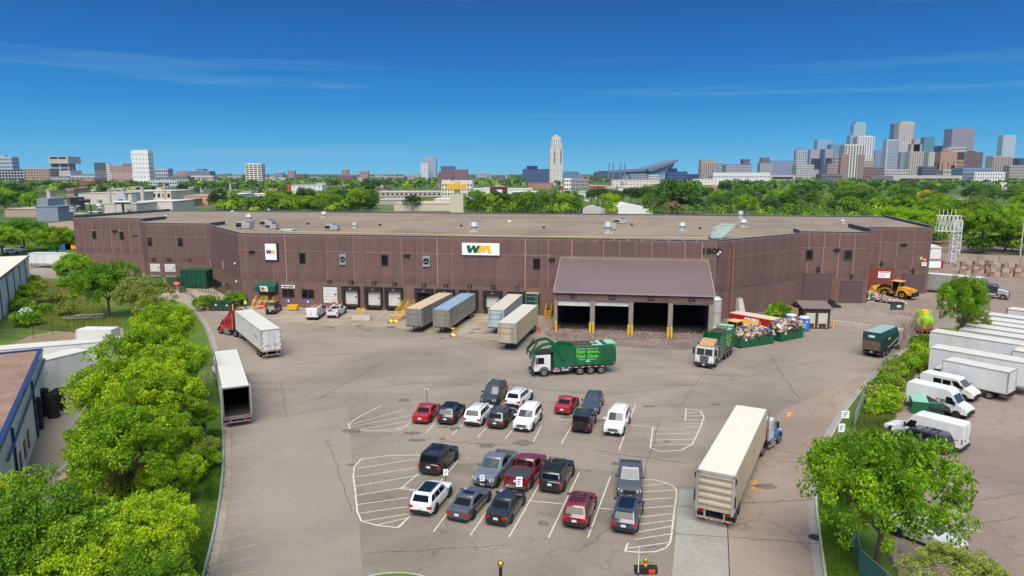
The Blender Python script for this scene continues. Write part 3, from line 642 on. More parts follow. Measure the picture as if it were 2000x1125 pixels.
b_.add([(0,-.06,z1),(w_,-.06,z1),(w_,-1.4,z1-.9),(0,-1.4,z1-.9),(0,-1.4,z0-.25),(w_,-1.4,z0-.25),(0,-.06,z0-.25),(w_,-.06,z0-.25)],[(0,3,2,1),(3,4,5,2),(0,6,4,3),(1,2,5,7)])
aw=on_wall('front',b_,'awning',M_awn,s0,0)
b_=MB();b_.hexa([(w_*.3,-1.46,z0-.1),(w_*.66,-1.46,z0-.1),(w_*.66,-1.41,z0-.1),(w_*.3,-1.41,z0-.1),(w_*.26,-1.46,z0+.85),(w_*.62,-1.46,z0+.85),(w_*.62,-1.41,z0+.85),(w_*.26,-1.41,z0+.85)]);b_.build('awning_panel',M_signw,aw)
b_=MB();wm_logo(b_,w_*.46,z0+.37,w_*.28,.6,-1.47,-1.5);b_.build('logo',[M_logog,M_logoy],aw)
b_=MB();b_.bx(0,1.1,-.12,-.06,1.2,3.3);on_wall('front',b_,'office_door',M_frame,s0+w_*.55,0)
def stair(t0,w_,pl,steps,h,m,flights):
    pass
SU=s0+.3
t0=thing('yellow_stair','yellow railed double stair under the green awning of the office door','stairs',B(SU,-.2),TH)
b_=MB();b_.bx(0,3.6,-1.5,-.02,1.1,1.2);b_.build('platform',M_conc,t0)
for sx,name in((-1,'a'),(1,'b')):
    xa=0 if sx<0 else 3.6
    for k in range(6):
        b_=MB();x_=xa+sx*(.25*k);
        b_.bx(0.1+(0 if sx<0 else 2.2),1.2+(0 if sx<0 else 2.2),-1.5-.28*(k+1),-1.5-.28*k,1.1-.18*(k+1),1.14-.18*(k+1));b_.build('step',M_conc,t0)
b_=MB()
def rail(b_,pts,h,n=3,r=.035):
    for p_,q_ in zip(pts,pts[1:]):
        p_,q_=Vector(p_),Vector(q_)
        for k in range(n):z=h*(k+1)/n;b_.cyl(p_+V3(0,0,z),q_+V3(0,0,z),r,n=5)
    for p_ in pts:b_.cyl(p_,Vector(p_)+V3(0,0,h),r*1.2,n=5)
rail(b_,[(0,-.1,1.2),(0,-1.5,1.2),(.05,-3.2,.05)],1.05,4);rail(b_,[(1.2,-1.5,1.2),(1.2,-3.2,.05)],1.05,4);rail(b_,[(1.2,-1.5,1.2),(2.3,-1.5,1.2)],1.05,4);rail(b_,[(3.6,-.1,1.2),(3.6,-1.5,1.2),(3.5,-3.2,.05)],1.05,4);rail(b_,[(2.3,-1.5,1.2),(2.3,-3.2,.05)],1.05,4)
b_.build('railing',M_yellow,t0)
RZ=HH-.12
M_hvac=mat('hvac_grey',(178,178,176),.5,.3,var=.08,dirt=(120,110,100),dirtamt=.3);M_vent=mat('galvanised_vent',(196,196,190),.45,.4,dirt=(130,118,104),dirtamt=.3)
def rtu(x,y,w_,d_,h,label):
    t0=thing('rooftop_unit',label,'rooftop unit',P(x,y,RZ),TH)
    b_=MB();b_.bx(-w_/2,w_/2,-d_/2,d_/2,.2,h);b_.build('housing',M_hvac,t0)
    b_=MB();b_.bx(-w_/2+.1,w_/2-.1,-d_/2+.1,d_/2-.1,0,.2);b_.build('curb',M_wood,t0)
    b_=MB();b_.bx(-w_/2-.02,-w_*.1,-d_/2-.02,-d_/2+.2,.4,h-.2);b_.build('grille',M_dark,t0)
    b_=MB();b_.cyl((w_*.2,0,h),(w_*.2,0,h+.12),min(w_,d_)*.3,n=14);b_.build('fan_guard',M_dark,t0)
rtu(479.5,447,3.0,1.9,1.5,'grey rooftop unit nearest the left front corner of the roof');rtu(524,442,2.7,1.8,1.3,'grey rooftop unit behind the twin units near the roof front')
rtu(533,448,2.2,1.6,1.1,'smaller grey rooftop unit above the upright company sign');rtu(650,450,2.6,1.6,1.2,'grey rooftop unit with dark inlet above the first wall fan')
rtu(1212,437,2.6,1.8,1.1,'low grey condenser box on the roof behind the canopy');rtu(1196,449,1.3,1.3,1.5,'dark grilled rooftop unit beside a white vent above the canopy')
def rvent(x,y,r,h,label):
    t0=thing('roof_vent',label,'roof vent',P(x,y,RZ))
    b_=MB();b_.bx(-r*1.2,r*1.2,-r*1.2,r*1.2,0,.25);b_.cyl((0,0,.25),(0,0,h*.6),r*.8,n=12);b_.build('base',M_vent,t0)
    b_=MB();b_.cyl((0,0,h*.6),(0,0,h),r*1.25,r*1.0,n=14);b_.build('cap',M_vent,t0)
for i,(x,y,r,h,w_)in enumerate([(487,432,.75,1.7,'behind the front left rooftop unit'),(525,413,.3,.8,'at the back edge on the left'),(633,425,.7,1.5,'on the middle left of the roof'),(693,446,.45,1.2,'right of the rooftop unit with the dark inlet'),
    (926.5,453,.8,1.9,'just behind the big wide sign'),(995,438,.5,.9,'right of the big wide sign, farther back'),(1187,456,.75,2.2,'on the roof above the left of the canopy'),(1332,451,.7,1.7,'left of the curved duct hood'),(1451,444,.75,1.7,'right of the curved duct hood'),(1446,427,.6,1.9,'near the back edge behind the duct hood'),
    (1645,437,.45,1.0,'on the right wing of the roof'),(454,414.5,.35,.6,'at the back edge, far left'),(324,425,.3,.7,'on the far left wing')]):rvent(x,y,r,h,'galvanised round roof vent '+w_)
for x,y,w_,lab in[(563,451.5,2.6,'flat square skylight right of the twin rooftop units'),(1110,444,.7,'small dark roof drain box in the middle of the roof')][:1]:
    t0=thing('skylight',lab,'skylight',P(x,y,RZ),TH);b_=MB();b_.bx(-w_/2,w_/2,-.9,.9,0,.3);b_.build('curb',M_hvac,t0);b_=MB();b_.bx(-w_/2+.1,w_/2-.1,-.8,.8,.3,.42);b_.build('dome',mat('skylight_plastic',(200,196,186),.3),t0)
t0=thing('duct_hood','pale green curved sheet metal exhaust hood on the front edge of the roof','exhaust hood',P(1396,467,RZ),TH)
pl=[(-.9,0),(-.8,.9),(-.1,1.9),(1.2,2.6),(3.3,2.6),(2.4,1.6),(1.3,.6),(.9,0)]
b_=MB();b_.side(pl,-1.3,1.3);b_.build('hood',mat('pale_green_metal',(178,196,186),.5,.2,var=.05),t0)
b_=MB()
for(xa,za),(xb,zb)in zip(pl[:5],pl[1:5]):b_.bar((xa,-1.33,za),(xb,-1.33,zb),.05,.06)
for k,(xa,za)in enumerate(pl[1:5]):b_.bar((.9-0.05*k,-1.33,.1),(xa,-1.33,za),.04,.05)
b_.build('seam',M_vent,t0)
b_=MB();b_.bx(-1,1.0,-1.4,1.4,0,.25);b_.build('curb',M_dark,t0)
b_=MB();M_pipe=mat('yellow_gas_pipe',(196,164,96),.6)
def rp(lst,z=.12):return[P(x,y,RZ+z)for x,y in lst]
Mi=(Matrix.Translation(BO)@Matrix.Rotation(TH,4,'Z')).inverted()
def runs(b_,lst,r=.06,z=.14):b_.tube([Mi@p for p in rp(lst,z)],r,5)
runs(b_,[(455,439),(480,445),(560,452),(700,455),(860,458),(1000,461),(1200,463),(1330,464),(1390,465)],.07);runs(b_,[(536,436),(633,423)],.05);runs(b_,[(1235,444),(1258,422)],.05);runs(b_,[(1394,446),(1397,430)],.05)
runs(b_,[(660,424),(860,428),(1100,430),(1250,430)],.04);runs(b_,[(1430,450),(1520,449),(1548,450)],.04);runs(b_,[(1604,450),(1590,440),(1583,427)],.05)
b_.build('gas_pipe',M_pipe,WH)
b_=MB()
for i in range(34):
    x=470+i*27;p_=Mi@P(x,441+(x-470)*.026+(12 if x<1400 else 0)*0+9,RZ);b_.bx(p_.x-.12,p_.x+.12,p_.y-.12,p_.y+.12,RZ,RZ+.22)
for i in range(26):
    x=560+i*38;p_=Mi@P(x,424+(i%3),RZ);b_.bx(p_.x-.1,p_.x+.1,p_.y-.1,p_.y+.1,RZ,RZ+.2)
b_.build('pipe_support',M_wood,WH,kind='stuff')
for x,y in[(601,438.5),(742,440.5),(901,442.5),(1062,445.5),(1367,447.5),(1234,440)]:
    p_=Mi@P(x,y,RZ);b_=MB();b_.bx(p_.x-.25,p_.x+.25,p_.y-.25,p_.y+.25,RZ,RZ+.35);b_.build('roof_drain',M_dark,WH)
b_=MB()
for x in(1098,1120,1136,1232,1300,680,808,905,1304,610):
    p_=Mi@P(x,427,RZ);b_.cyl((p_.x,p_.y,RZ),(p_.x,p_.y,RZ+1.1),.06,n=5)
b_.build('vent_pipe',M_vent,WH)
p_,t_,ang,L_=WALLS['chamR'];s,z=WPx('chamR',1430,487);b_=MB();b_.cyl((0,-.25,0),(0,-.25,z),.09,n=6);b_.cyl((0,-.25,z),(-1.2,-.25,z+1.6),.05,n=5);on_wall('chamR',b_,'standpipe',mat('red_pipe',(150,60,56),.5),s,0)
b_=MB();b_.cyl((.14,-.25,0),(.14,-.25,z),.05,n=6);on_wall('chamR',b_,'standpipe',M_vent,s,0)
# ------------------------------------------------------------------ vehicles
WHL={}
def wheel(parent,x,y,r,w_=.24,rim=None,side=1,rr=.66):
    k=(round(r,2),round(w_,2),rim.name if rim else '',rr)
    if k not in WHL:
        b_=MB();n=20;prof=[(.72*r,-w_/2),(.94*r,-w_/2),(r,-w_/2+.05),(r,w_/2-.05),(.94*r,w_/2),(.72*r,w_/2)]
        rings=[[(p_*math.cos(2*math.pi*i/n),q_,p_*math.sin(2*math.pi*i/n))for p_,q_ in prof]for i in range(n)];b_.loft(rings+[rings[0]],cap=False)
        c=MB();c.cyl((0,-w_/2+.05,0),(0,w_/2-.03,0),r*.74,n=16,mi=1);c.cyl((0,-w_/2+.04,0),(0,w_/2-.02,0),r*rr,r*rr*.92,n=16)
        c.cyl((0,0,0),(0,w_/2+.0,0),r*.2,n=8,mi=1)
        if r<.45:
            for i in range(5):
                t=2*math.pi*(i+.5)/5;c.cyl((math.cos(t)*r*.42,w_/2-.03,math.sin(t)*r*.42),(math.cos(t)*r*.42,w_/2-.012,math.sin(t)*r*.42),r*.15,n=4,mi=1)
        else:
            for i in range(8):
                t=2*math.pi*i/8;c.cyl((math.cos(t)*r*.45,w_/2-.03,math.sin(t)*r*.45),(math.cos(t)*r*.45,w_/2-.012,math.sin(t)*r*.45),r*.07,n=5,mi=1)
        WHL[k]=(b_.mesh('wheel',M_black,40),c.mesh('rim',[rim or M_rim,M_dark],30))
    a_,c_=WHL[k]
    o=link('wheel',a_,parent,(x,y,r));
    if side<0:o.rotation_euler=(0,0,math.pi)
    link('rim',c_,o);return o
def lerp(a_,b_,t):return a_+(b_-a_)*t
def interp(pts,x):
    for(x0,y0),(x1,y1)in zip(pts,pts[1:]):
        if x<=x1:return lerp(y0,y1,(x-x0)/(x1-x0)if x1>x0 else 0)
    return pts[-1][1]
KINDS_={
 'sedan':dict(L=4.8,W=1.84,H=1.45,r=.33,deck=[(-.5,.62),(-.49,.92),(-.44,1.0),(-.30,1.02),(.2,.96),(.42,.82),(.485,.68),(.5,.5)],gb=(-.345,.235),gt=(-.17,.06),belt=.97,tum=.2,pil=(0,.33,.66,1)),
 'coupe':dict(L=4.85,W=1.88,H=1.42,r=.34,deck=[(-.5,.6),(-.49,.9),(-.45,.98),(-.32,.99),(.2,.94),(.42,.8),(.485,.66),(.5,.5)],gb=(-.36,.22),gt=(-.18,.03),belt=.95,tum=.22,pil=(0,.4,.72,1)),
 'suv':dict(L=4.65,W=1.88,H=1.70,r=.37,deck=[(-.5,.55),(-.495,.95),(-.47,1.08),(-.3,1.1),(.22,1.06),(.44,.92),(.49,.76),(.5,.5)],gb=(-.485,.245),gt=(-.40,.08),belt=1.07,tum=.2,pil=(0,.27,.6,1)),
 'bigsuv':dict(L=5.1,W=2.0,H=1.86,r=.40,deck=[(-.5,.55),(-.497,1.05),(-.48,1.15),(-.3,1.16),(.2,1.14),(.44,1.06),(.49,.9),(.5,.5)],gb=(-.492,.235),gt=(-.44,.09),belt=1.14,tum=.16,pil=(0,.32,.64,1)),
 'jeep':dict(L=4.3,W=1.86,H=1.84,r=.42,deck=[(-.5,.6),(-.497,1.1),(-.48,1.14),(.12,1.14),(.44,1.1),(.47,.95),(.475,.6)],gb=(-.492,.12),gt=(-.48,.05),belt=1.12,tum=.06,pil=(0,.32,.66,1)),
 'pickup':dict(L=5.75,W=2.02,H=1.88,r=.41,deck=[(-.5,.55),(-.498,1.1),(-.49,1.18),(-.3,1.18),(.2,1.16),(.44,1.1),(.49,.95),(.5,.55)],gb=(-.115,.235),gt=(-.09,.10),belt=1.16,tum=.17,pil=(0,.48,1)),
 'minivan':dict(L=5.15,W=2.0,H=1.74,r=.36,deck=[(-.5,.5),(-.495,.9),(-.47,1.06),(-.3,1.06),(.28,1.0),(.44,.86),(.49,.7),(.5,.5)],gb=(-.485,.34),gt=(-.42,.13),belt=1.03,tum=.2,pil=(0,.34,.66,1)),
}
def car(label,kind,pm,near,d0,d1,away=True,cat='car',name='parked_car',near_is_center=False,opts='',L=None,group='cars in the warehouse car park',H=None,W=None):
    K=dict(KINDS_[kind]);L=L or K['L'];W=W or K['W'];H=H or K['H'];r=K['r']
    p0=P(*near);dv=(P(*d1)-P(*d0)).normalized();ctr=p0 if near_is_center else p0+dv*L/2
    hd=dv if away else-dv
    t0=thing(name,label,cat,ctr,math.atan2(hd.y,hd.x),group)
    hw=W/2;clr=.24 if kind in('sedan','coupe')else .3
    def wid(fx):
        a_=abs(fx)*2
        return hw*(1-(.15 if kind!='jeep' else .02)*max(0,(a_-.68)/.32)**2)
    xs=sorted(set([-.5,-.49,-.46,-.42,-.34,-.2,0,.15,.28,.38,.44,.47,.49,.5]+[p_[0]for p_ in K['deck']]))
    if kind=='jeep':xs=[x for x in xs if x<=.475]
    rings=[]
    for fx in xs:
        w_=wid(fx);zt=interp(K['deck'],fx);zb=clr+(.08 if abs(fx)>.47 else 0);x=fx*L
        zm=lerp(zb,zt,.62)
        rings.append([(x,-w_*.9,zb),(x,w_*.9,zb),(x,w_*.985,zb+.1),(x,w_,lerp(zb,zt,.45)),(x,w_*.985,zm+.06),(x,w_*.95,zt-.05),(x,w_*.87,zt),(x,-w_*.87,zt),(x,-w_*.95,zt-.05),(x,-w_*.985,zm+.06),(x,-w_,lerp(zb,zt,.45)),(x,-w_*.985,zb+.1)])
    b_=MB()
    if kind=='pickup':
        fr=[q_ for q_ in rings if q_[0][0]>=-.125*L-.01];cutx=-.125*L
        fx=-.125;w_=wid(fx);zt=1.18;zb=clr
        first=[(cutx,y,z)for(_,y,z)in rings[xs.index(-.2)]]
        b_.loft([first]+fr)
        for s_ in(-1,1):
            ys=sorted((s_*w_*.985,s_*(w_-.16)))
            b_.bx(-.497*L,cutx,ys[0],ys[1],zb+.05,1.18)
        b_.bx(-.5*L,-.485*L,-w_*.96,w_*.96,zb+.2,1.16);b_.bx(-.497*L,cutx,-w_*.9,w_*.9,zb,.72)
    else:b_.loft(rings)
    body=b_.build('body',pm,t0,28)
    wx=(-.5*L+(.98 if kind!='pickup' else 1.2),.5*L-(.9 if kind not in('pickup','bigsuv','jeep')else .95));
    if kind=='jeep':wx=(-.5*L+.75,.5*L-.78)
    for x in wx:
        for s_ in(-1,1):
            b_=MB();y0=s_*(hw*.93);y1=s_*(hw+.012)
            b_.cyl((x,y0,r+.03),(x,y1,r+.03),r*1.17,n=18);b_.build('wheel_arch',M_black,t0)
    for x in wx:
        for s_ in(-1,1):wheel(t0,x,s_*(hw-.1),r,.24,side=s_)
    gb0,gb1=K['gb'][0]*L,K['gb'][1]*L;gt0,gt1=K['gt'][0]*L,K['gt'][1]*L;bz=K['belt'];tz_=H;tw=hw*(1-K['tum'])
    bw=hw*.93;bwf=hw*.88
    def sec(t):
        z=lerp(bz-.03,tz_-.05,t);x0=lerp(gb0,gt0,t);x1=lerp(gb1,gt1,t);w_=lerp(bw,tw,t);cx=.10*(1-.4*t)
        return[(x0,-w_+.14,z),(x0+.10,-w_+.02,z),(x1-.25,-w_,z),(x1-.04,-w_+.16,z),(x1+.03,0,z),(x1-.04,w_-.16,z),(x1-.25,w_,z),(x0+.10,w_-.02,z),(x0,w_-.14,z)]
    top=[(lerp(x,(gt0+gt1)/2,.06),y*.92,tz_)for x,y,z in sec(1)]
    b_=MB();b_.loft([sec(0),sec(1),top]);b_.build('cabin',pm if 'blackroof' not in opts else M_black,t0,35)
    def gp(fx_t,t,s_):
        x0=lerp(gb0,gt0,t)+.10;x1=lerp(gb1,gt1,t)-.25;z=lerp(bz-.03,tz_-.05,t);w_=lerp(bw,tw,t)
        return Vector((lerp(x0,x1,fx_t),s_*(w_-.02*(1-fx_t)+.008),z))
    b_=MB();pl=K['pil']
    for s_ in(-1,1):
        for a_,c_ in zip(pl,pl[1:]):
            e0=a_+.015 if a_>0 else .03;e1=c_-.015 if c_<1 else .985
            b_.quad(gp(e0,.18,s_),gp(e1,.18,s_),gp(e1,.84,s_),gp(e0,.84,s_))
    b_.build('side_window',M_glass,t0)
    def fb(front):
        b_=MB();ta,tb=(.1,.92)if front else(.2,.84)
        rows=[]
        for t in(ta,tb):
            z=lerp(bz-.03,tz_-.05,t);w_=lerp(bw,tw,t)-.2
            if front:
                x=lerp(gb1,gt1,t);rows.append([Vector((x-.03+.012,-w_,z+.006)),Vector((x+.042,0,z+.006)),Vector((x-.03+.012,w_,z+.006))])
            else:
                x=lerp(gb0,gt0,t);rows.append([Vector((x-.012,-w_,z+.006)),Vector((x-.012,0,z+.006)),Vector((x-.012,w_,z+.006))])
        b_.add(rows[0]+rows[1],[(0,1,4,3),(1,2,5,4)])
        return b_
    fb(True).build('windscreen',mat('windscreen_glass',(58,68,72),.08,spec=.5),t0);fb(False).build('rear_window',M_glass,t0)
    zf=interp(K['deck'],.46)-.17;xf=.5*L if kind!='jeep' else .475*L;zr=interp(K['deck'],-.49)-.12
    for s_ in(-1,1):
        b_=MB();ys=sorted((s_*hw*.58,s_*hw*.90));b_.hexa([(xf-.22,ys[0],zf-.08),(xf-.06,ys[0],zf-.08),(xf-.06,ys[1],zf-.08),(xf-.22,ys[1],zf-.08),(xf-.34,ys[0],zf+.1),(xf-.10,ys[0],zf+.1),(xf-.14,ys[1],zf+.1),(xf-.36,ys[1],zf+.1)])
        for i_,v_ in enumerate(b_.v):b_.v[i_]=(v_[0]+.08-(.1 if abs(v_[1])>hw*.8 else 0),v_[1],v_[2])
        b_.build('headlight',M_lamp,t0)
        b_=MB()
        if kind in('sedan','coupe'):b_.bx(-.5*L-.01,-.45*L,*sorted((s_*hw*.52,s_*hw*.90)),zr-.14,zr+.04)
        elif kind in('suv','minivan'):b_.bx(-.5*L-.005,-.46*L,*sorted((s_*hw*.60,s_*hw*.93)),zr-.14,zr+.08)
        else:b_.bx(-.502*L,-.48*L,*sorted((s_*hw*.80,s_*hw*.955)),zr-.28,zr+.08)
        b_.build('tail_light',M_red,t0)
        b_=MB();xm=gb1-.34;b_.bx(xm-.08,xm+.1,*sorted((s_*(hw*.97),s_*(hw+.19))),bz+.02,bz+.17);b_.build('mirror',pm if 'blackmirror' not in opts else M_black,t0)
    b_=MB();low=M_dark if 'pbump' not in opts else pm
    b_.bx(xf-.12,xf+.02,-hw*.72,hw*.72,clr+.02,clr+.22);b_.build('front_bumper',M_dark,t0)
    b_=MB();b_.bx(-.5*L-.03,-.5*L+.15,-hw*.82,hw*.82,clr+.02,clr+(.16 if kind in('sedan','coupe')else .28));b_.build('rear_bumper',M_chrome if 'chromeb' in opts else M_dark,t0)
    b_=MB();b_.bx(xf-.03,xf+.035,-hw*.45,hw*.45,zf-.22,zf+.02);b_.build('grille',M_dark,t0)
    if 'chromeg' in opts:b_=MB();b_.bx(xf+.01,xf+.045,-hw*.6,hw*.6,zf-.12,zf-.06);b_.build('grille_bar',M_chrome,t0)
    b_=MB();b_.bx(-.5*L-.045,-.5*L-.005,-.17,.17,zr-.22,zr-.06);b_.build('number_plate',M_plate,t0)
    if away is False:b_=MB();b_.bx(xf+.03,xf+.05,-.16,.16,clr+.12,clr+.24);b_.build('number_plate',M_plate,t0)
    if 'rails' in opts or 'rack' in opts:
        for s_ in(-1,1):b_=MB();b_.tube([(gt0+.1,s_*tw*.82,tz_+.01),(gt0+.2,s_*tw*.82,tz_+.06),(gt1-.3,s_*tw*.82,tz_+.06),(gt1-.2,s_*tw*.82,tz_+.01)],.022,5);b_.build('roof_rail',M_chrome if 'chromer' in opts else M_black,t0)
    if 'rack' in opts or 'bars' in opts:
        for f_ in(.25,.5,.75):b_=MB();x=lerp(gt0+.2,gt1-.3,f_);b_.bx(x-.04,x+.04,-tw*.84,tw*.84,tz_+.05,tz_+.085);b_.build('cross_bar',M_black,t0)
    if 'basket' in opts:
        b_=MB();xa,xb=gt0+.25,gt1-.35
        for k in range(7):x=lerp(xa,xb,k/6);b_.bx(x-.02,x+.02,-tw*.75,tw*.75,tz_+.1,tz_+.13)
        for y in(-tw*.75,-tw*.25,tw*.25,tw*.75):b_.bx(xa,xb,y-.02,y+.02,tz_+.13,tz_+.16)
        for y in(-tw*.75,tw*.75):b_.bx(xa,xb,y-.02,y+.02,tz_+.26,tz_+.29)
        for x in(xa,xb):
            b_.bx(x-.02,x+.02,-tw*.75,tw*.75,tz_+.26,tz_+.29)
            for y in(-tw*.75,tw*.75):b_.bx(x-.02,x+.02,y-.02,y+.02,tz_+.1,tz_+.29)
        b_.build('roof_basket',M_dark,t0)
    if 'sunroof' in opts:b_=MB();b_.bx(lerp(gt0,gt1,.35),lerp(gt0,gt1,.85),-tw*.62,tw*.62,tz_-.01,tz_+.006);b_.build('sunroof',M_glass,t0)
    if 'panoroof' in opts:b_=MB();b_.bx(lerp(gt0,gt1,.12),lerp(gt0,gt1,.9),-tw*.7,tw*.7,tz_-.01,tz_+.006);b_.build('sunroof',M_glass,t0)
    if 'fin' in opts:b_=MB();b_.side([(gt0+.15,tz_),(gt0+.32,tz_),(gt0+.17,tz_+.1)],-.02,.02);b_.build('antenna',M_black,t0)
    if 'spoil' in opts:b_=MB();b_.bx(gt0-.16,gt0+.1,-tw*.8,tw*.8,tz_-.06,tz_-.02);b_.build('spoiler',pm,t0)
    if 'spare' in opts:
        b_=MB();b_.cyl((-.5*L-.26,0,.98),(-.5*L-.02,0,.98),.4,n=18);sp=b_.build('spare_wheel',M_black,t0,40)
        b_=MB();b_.cyl((-.5*L-.28,0,.98),(-.5*L-.262,0,.98),.16,n=12);b_.build('hub',M_dark,sp)
    if kind=='pickup':
        w_=hw*.82
        if 'cover' in opts:b_=MB();b_.bx(-.492*L,-.13*L,-w_,w_,1.17,1.2);b_.build('bed_cover',mat('vinyl_cover',(52,52,54),.7),t0)
        else:b_=MB();b_.bx(-.483*L,-.13*L,-w_+.02,w_-.02,.72,.735);b_.build('bed_floor',M_black,t0)
    b_=MB()
    for f_ in pl[:-1]+(1,):
        x=lerp(gb0+.10,gb1-.25,f_)
        if f_==0:continue
        for s_ in(-1,1):b_.bx(x-.008,x+.008,*sorted((s_*hw*.96,s_*(hw*1.004))),clr+.15,lerp(clr,K['belt'],.62)+.06)
    b_.build('door_seam',M_dark,t0)
    b_=MB()
    for f_ in pl[1:]:
        x=lerp(gb0+.10,gb1-.25,f_)-.95 if f_>.5 else lerp(gb0+.10,gb1-.25,f_)-.3
        for s_ in(-1,1):b_.bx(x,x+.2,*sorted((s_*hw*.97,s_*(hw*1.01))),bz-.2,bz-.16)
    b_.build('door_handle',M_chrome if 'chromer' in opts else pm,t0)
    return t0
def cc(X,Y):return c4(X,Y)
PW=paint('white',(224,226,226));PB=paint('black',(18,19,21));PR=paint('bright_red',(150,18,24));PN=paint('navy',(24,32,58));PG=paint('graphite',(70,74,80));PM=paint('maroon',(104,10,24));PS=paint('steel_grey',(96,102,110));PDB=paint('slate_blue',(44,54,72));PCH=paint('charcoal',(50,54,56))
pg='white_wall'
car('white crossover with panoramic roof at the left end of the front row','suv',PW,(820,1011),(846,1003),(871,973),opts='panoroof spoil rails chromer')
car('grey two door coupe between the white crossover and the black sedan','coupe',PG,(892,1022),(918.5,1016),(945,986),opts='fin sunroof')
car('black sedan right of the grey coupe in the front row','sedan',PB,(968,1030),(993,1029),(1014.6,997),opts='fin')
car('maroon red compact crossover with roof rails, alone in the front row','suv',PM,(1121,1036),(1147,1037),(1159,1003),opts='rails rack fin chromer')
car('slate blue crossover nose to nose with the grey pickup','suv',PDB,(1217,1046),(1240,1046),(1249,1009),opts='fin spoil panoroof')
car('black boxy off-road wagon by the hatched island on the left','bigsuv',PB,(837,931),(860,932),(885,906),opts='rails sunroof',L=4.75)
car('silver grey full size pickup facing the camera beside the red pickup','pickup',PS,(942,957),(966,960),(994,928),away=False,cat='pickup truck',name='pickup_truck',opts='chromeg')
car('dark red pickup with a flat black bed cover','pickup',PM,(1007,961),(1033,961),(1057,929),cat='pickup truck',name='pickup_truck',opts='cover chromeb')
car('black crossover with a roof basket beside the red pickup','bigsuv',PB,(1073,966),(1096,968),(1113,938),opts='rails basket',H=1.76,L=4.95)
car('grey pickup with dark grille facing the slate blue crossover','pickup',PG,(1229,980),(1229,980),(1231,930),away=False,cat='pickup truck',name='pickup_truck',L=5.4,W=1.92)
car('bright red sedan at the left end of the back row','sedan',PR,(820,830),(840,829.5),(860,807))
car('navy blue crossover second from the left in the back row','suv',PN,(869,832),(890,832),(908,811),opts='rails panoroof')
car('white off-road wagon with dark rear glass in the back row','suv',PW,(921,835),(941,835),(960.6,813),opts='rails spoil',L=4.85,W=1.95)
car('dark grey crossover between two white ones in the back row','suv',PCH,(966,840),(985,842),(1004,821),opts='rails fin')
car('white crossover facing the camera at the right end of the left group','bigsuv',PW,(1018,846),(1038,848),(1053,827),away=False,opts='rails chromeg',H=1.8,L=4.95)
car('dark grey boxy wagon parked behind the back row facing the camera','bigsuv',PCH,(952,796),(970,797),(983,783),away=False,opts='rails chromeg',L=4.8)
car('white crossover with black roof rails parked behind the back row','suv',PW,(1000,799),(1018,799),(1036,783),opts='rails spoil')
car('red sedan in the right group of the back row','sedan',PR,(1097,812),(1113,813),(1126,795),L=4.5)
car('dark blue grey hatchback facing the camera behind the black off-roader','suv',PDB,(1151,812),(1169,817),(1178,795),away=False,opts='rails',H=1.5)
car('black boxy open-top style off-roader with a spare wheel on its tailgate','jeep',PB,(1134,848),(1152,851),(1162.5,828),opts='spare',cat='off-roader')
car('large white wagon facing the camera at the right end of the back row','bigsuv',PW,(1196,854),(1218,855),(1229,831),away=False,opts='rails chromeg',L=5.2)
car('black pickup parked beside the yellow office stair','suv',PB,(528,615),(537,613),(552,601),group='vehicles along the dock wall',L=5.2)
car('dark blue minivan beside the white van in the neighbouring car park','minivan',PN,(1857,888),(1848,893),(1778,872),group='vehicles in the neighbouring car park',cat='minivan',opts='rails bars chromer')
car('pale silver sedan half hidden under the big tree on the right','sedan',paint('pale_silver',(190,194,186)),(1882,1086),(1850,1092),(1768,1060),away=False,group='vehicles in the neighbouring car park')
car('white hatchback nose showing behind the white cargo van','suv',PW,(1780,852),(1780,855),(1740,843),away=True,near_is_center=True,group='vehicles in the neighbouring car park',H=1.5)
car('red car at the bottom edge of the picture','suv',PR,(866,1196),(866,1196),(903,1172),near_is_center=True,group=None,H=1.6)
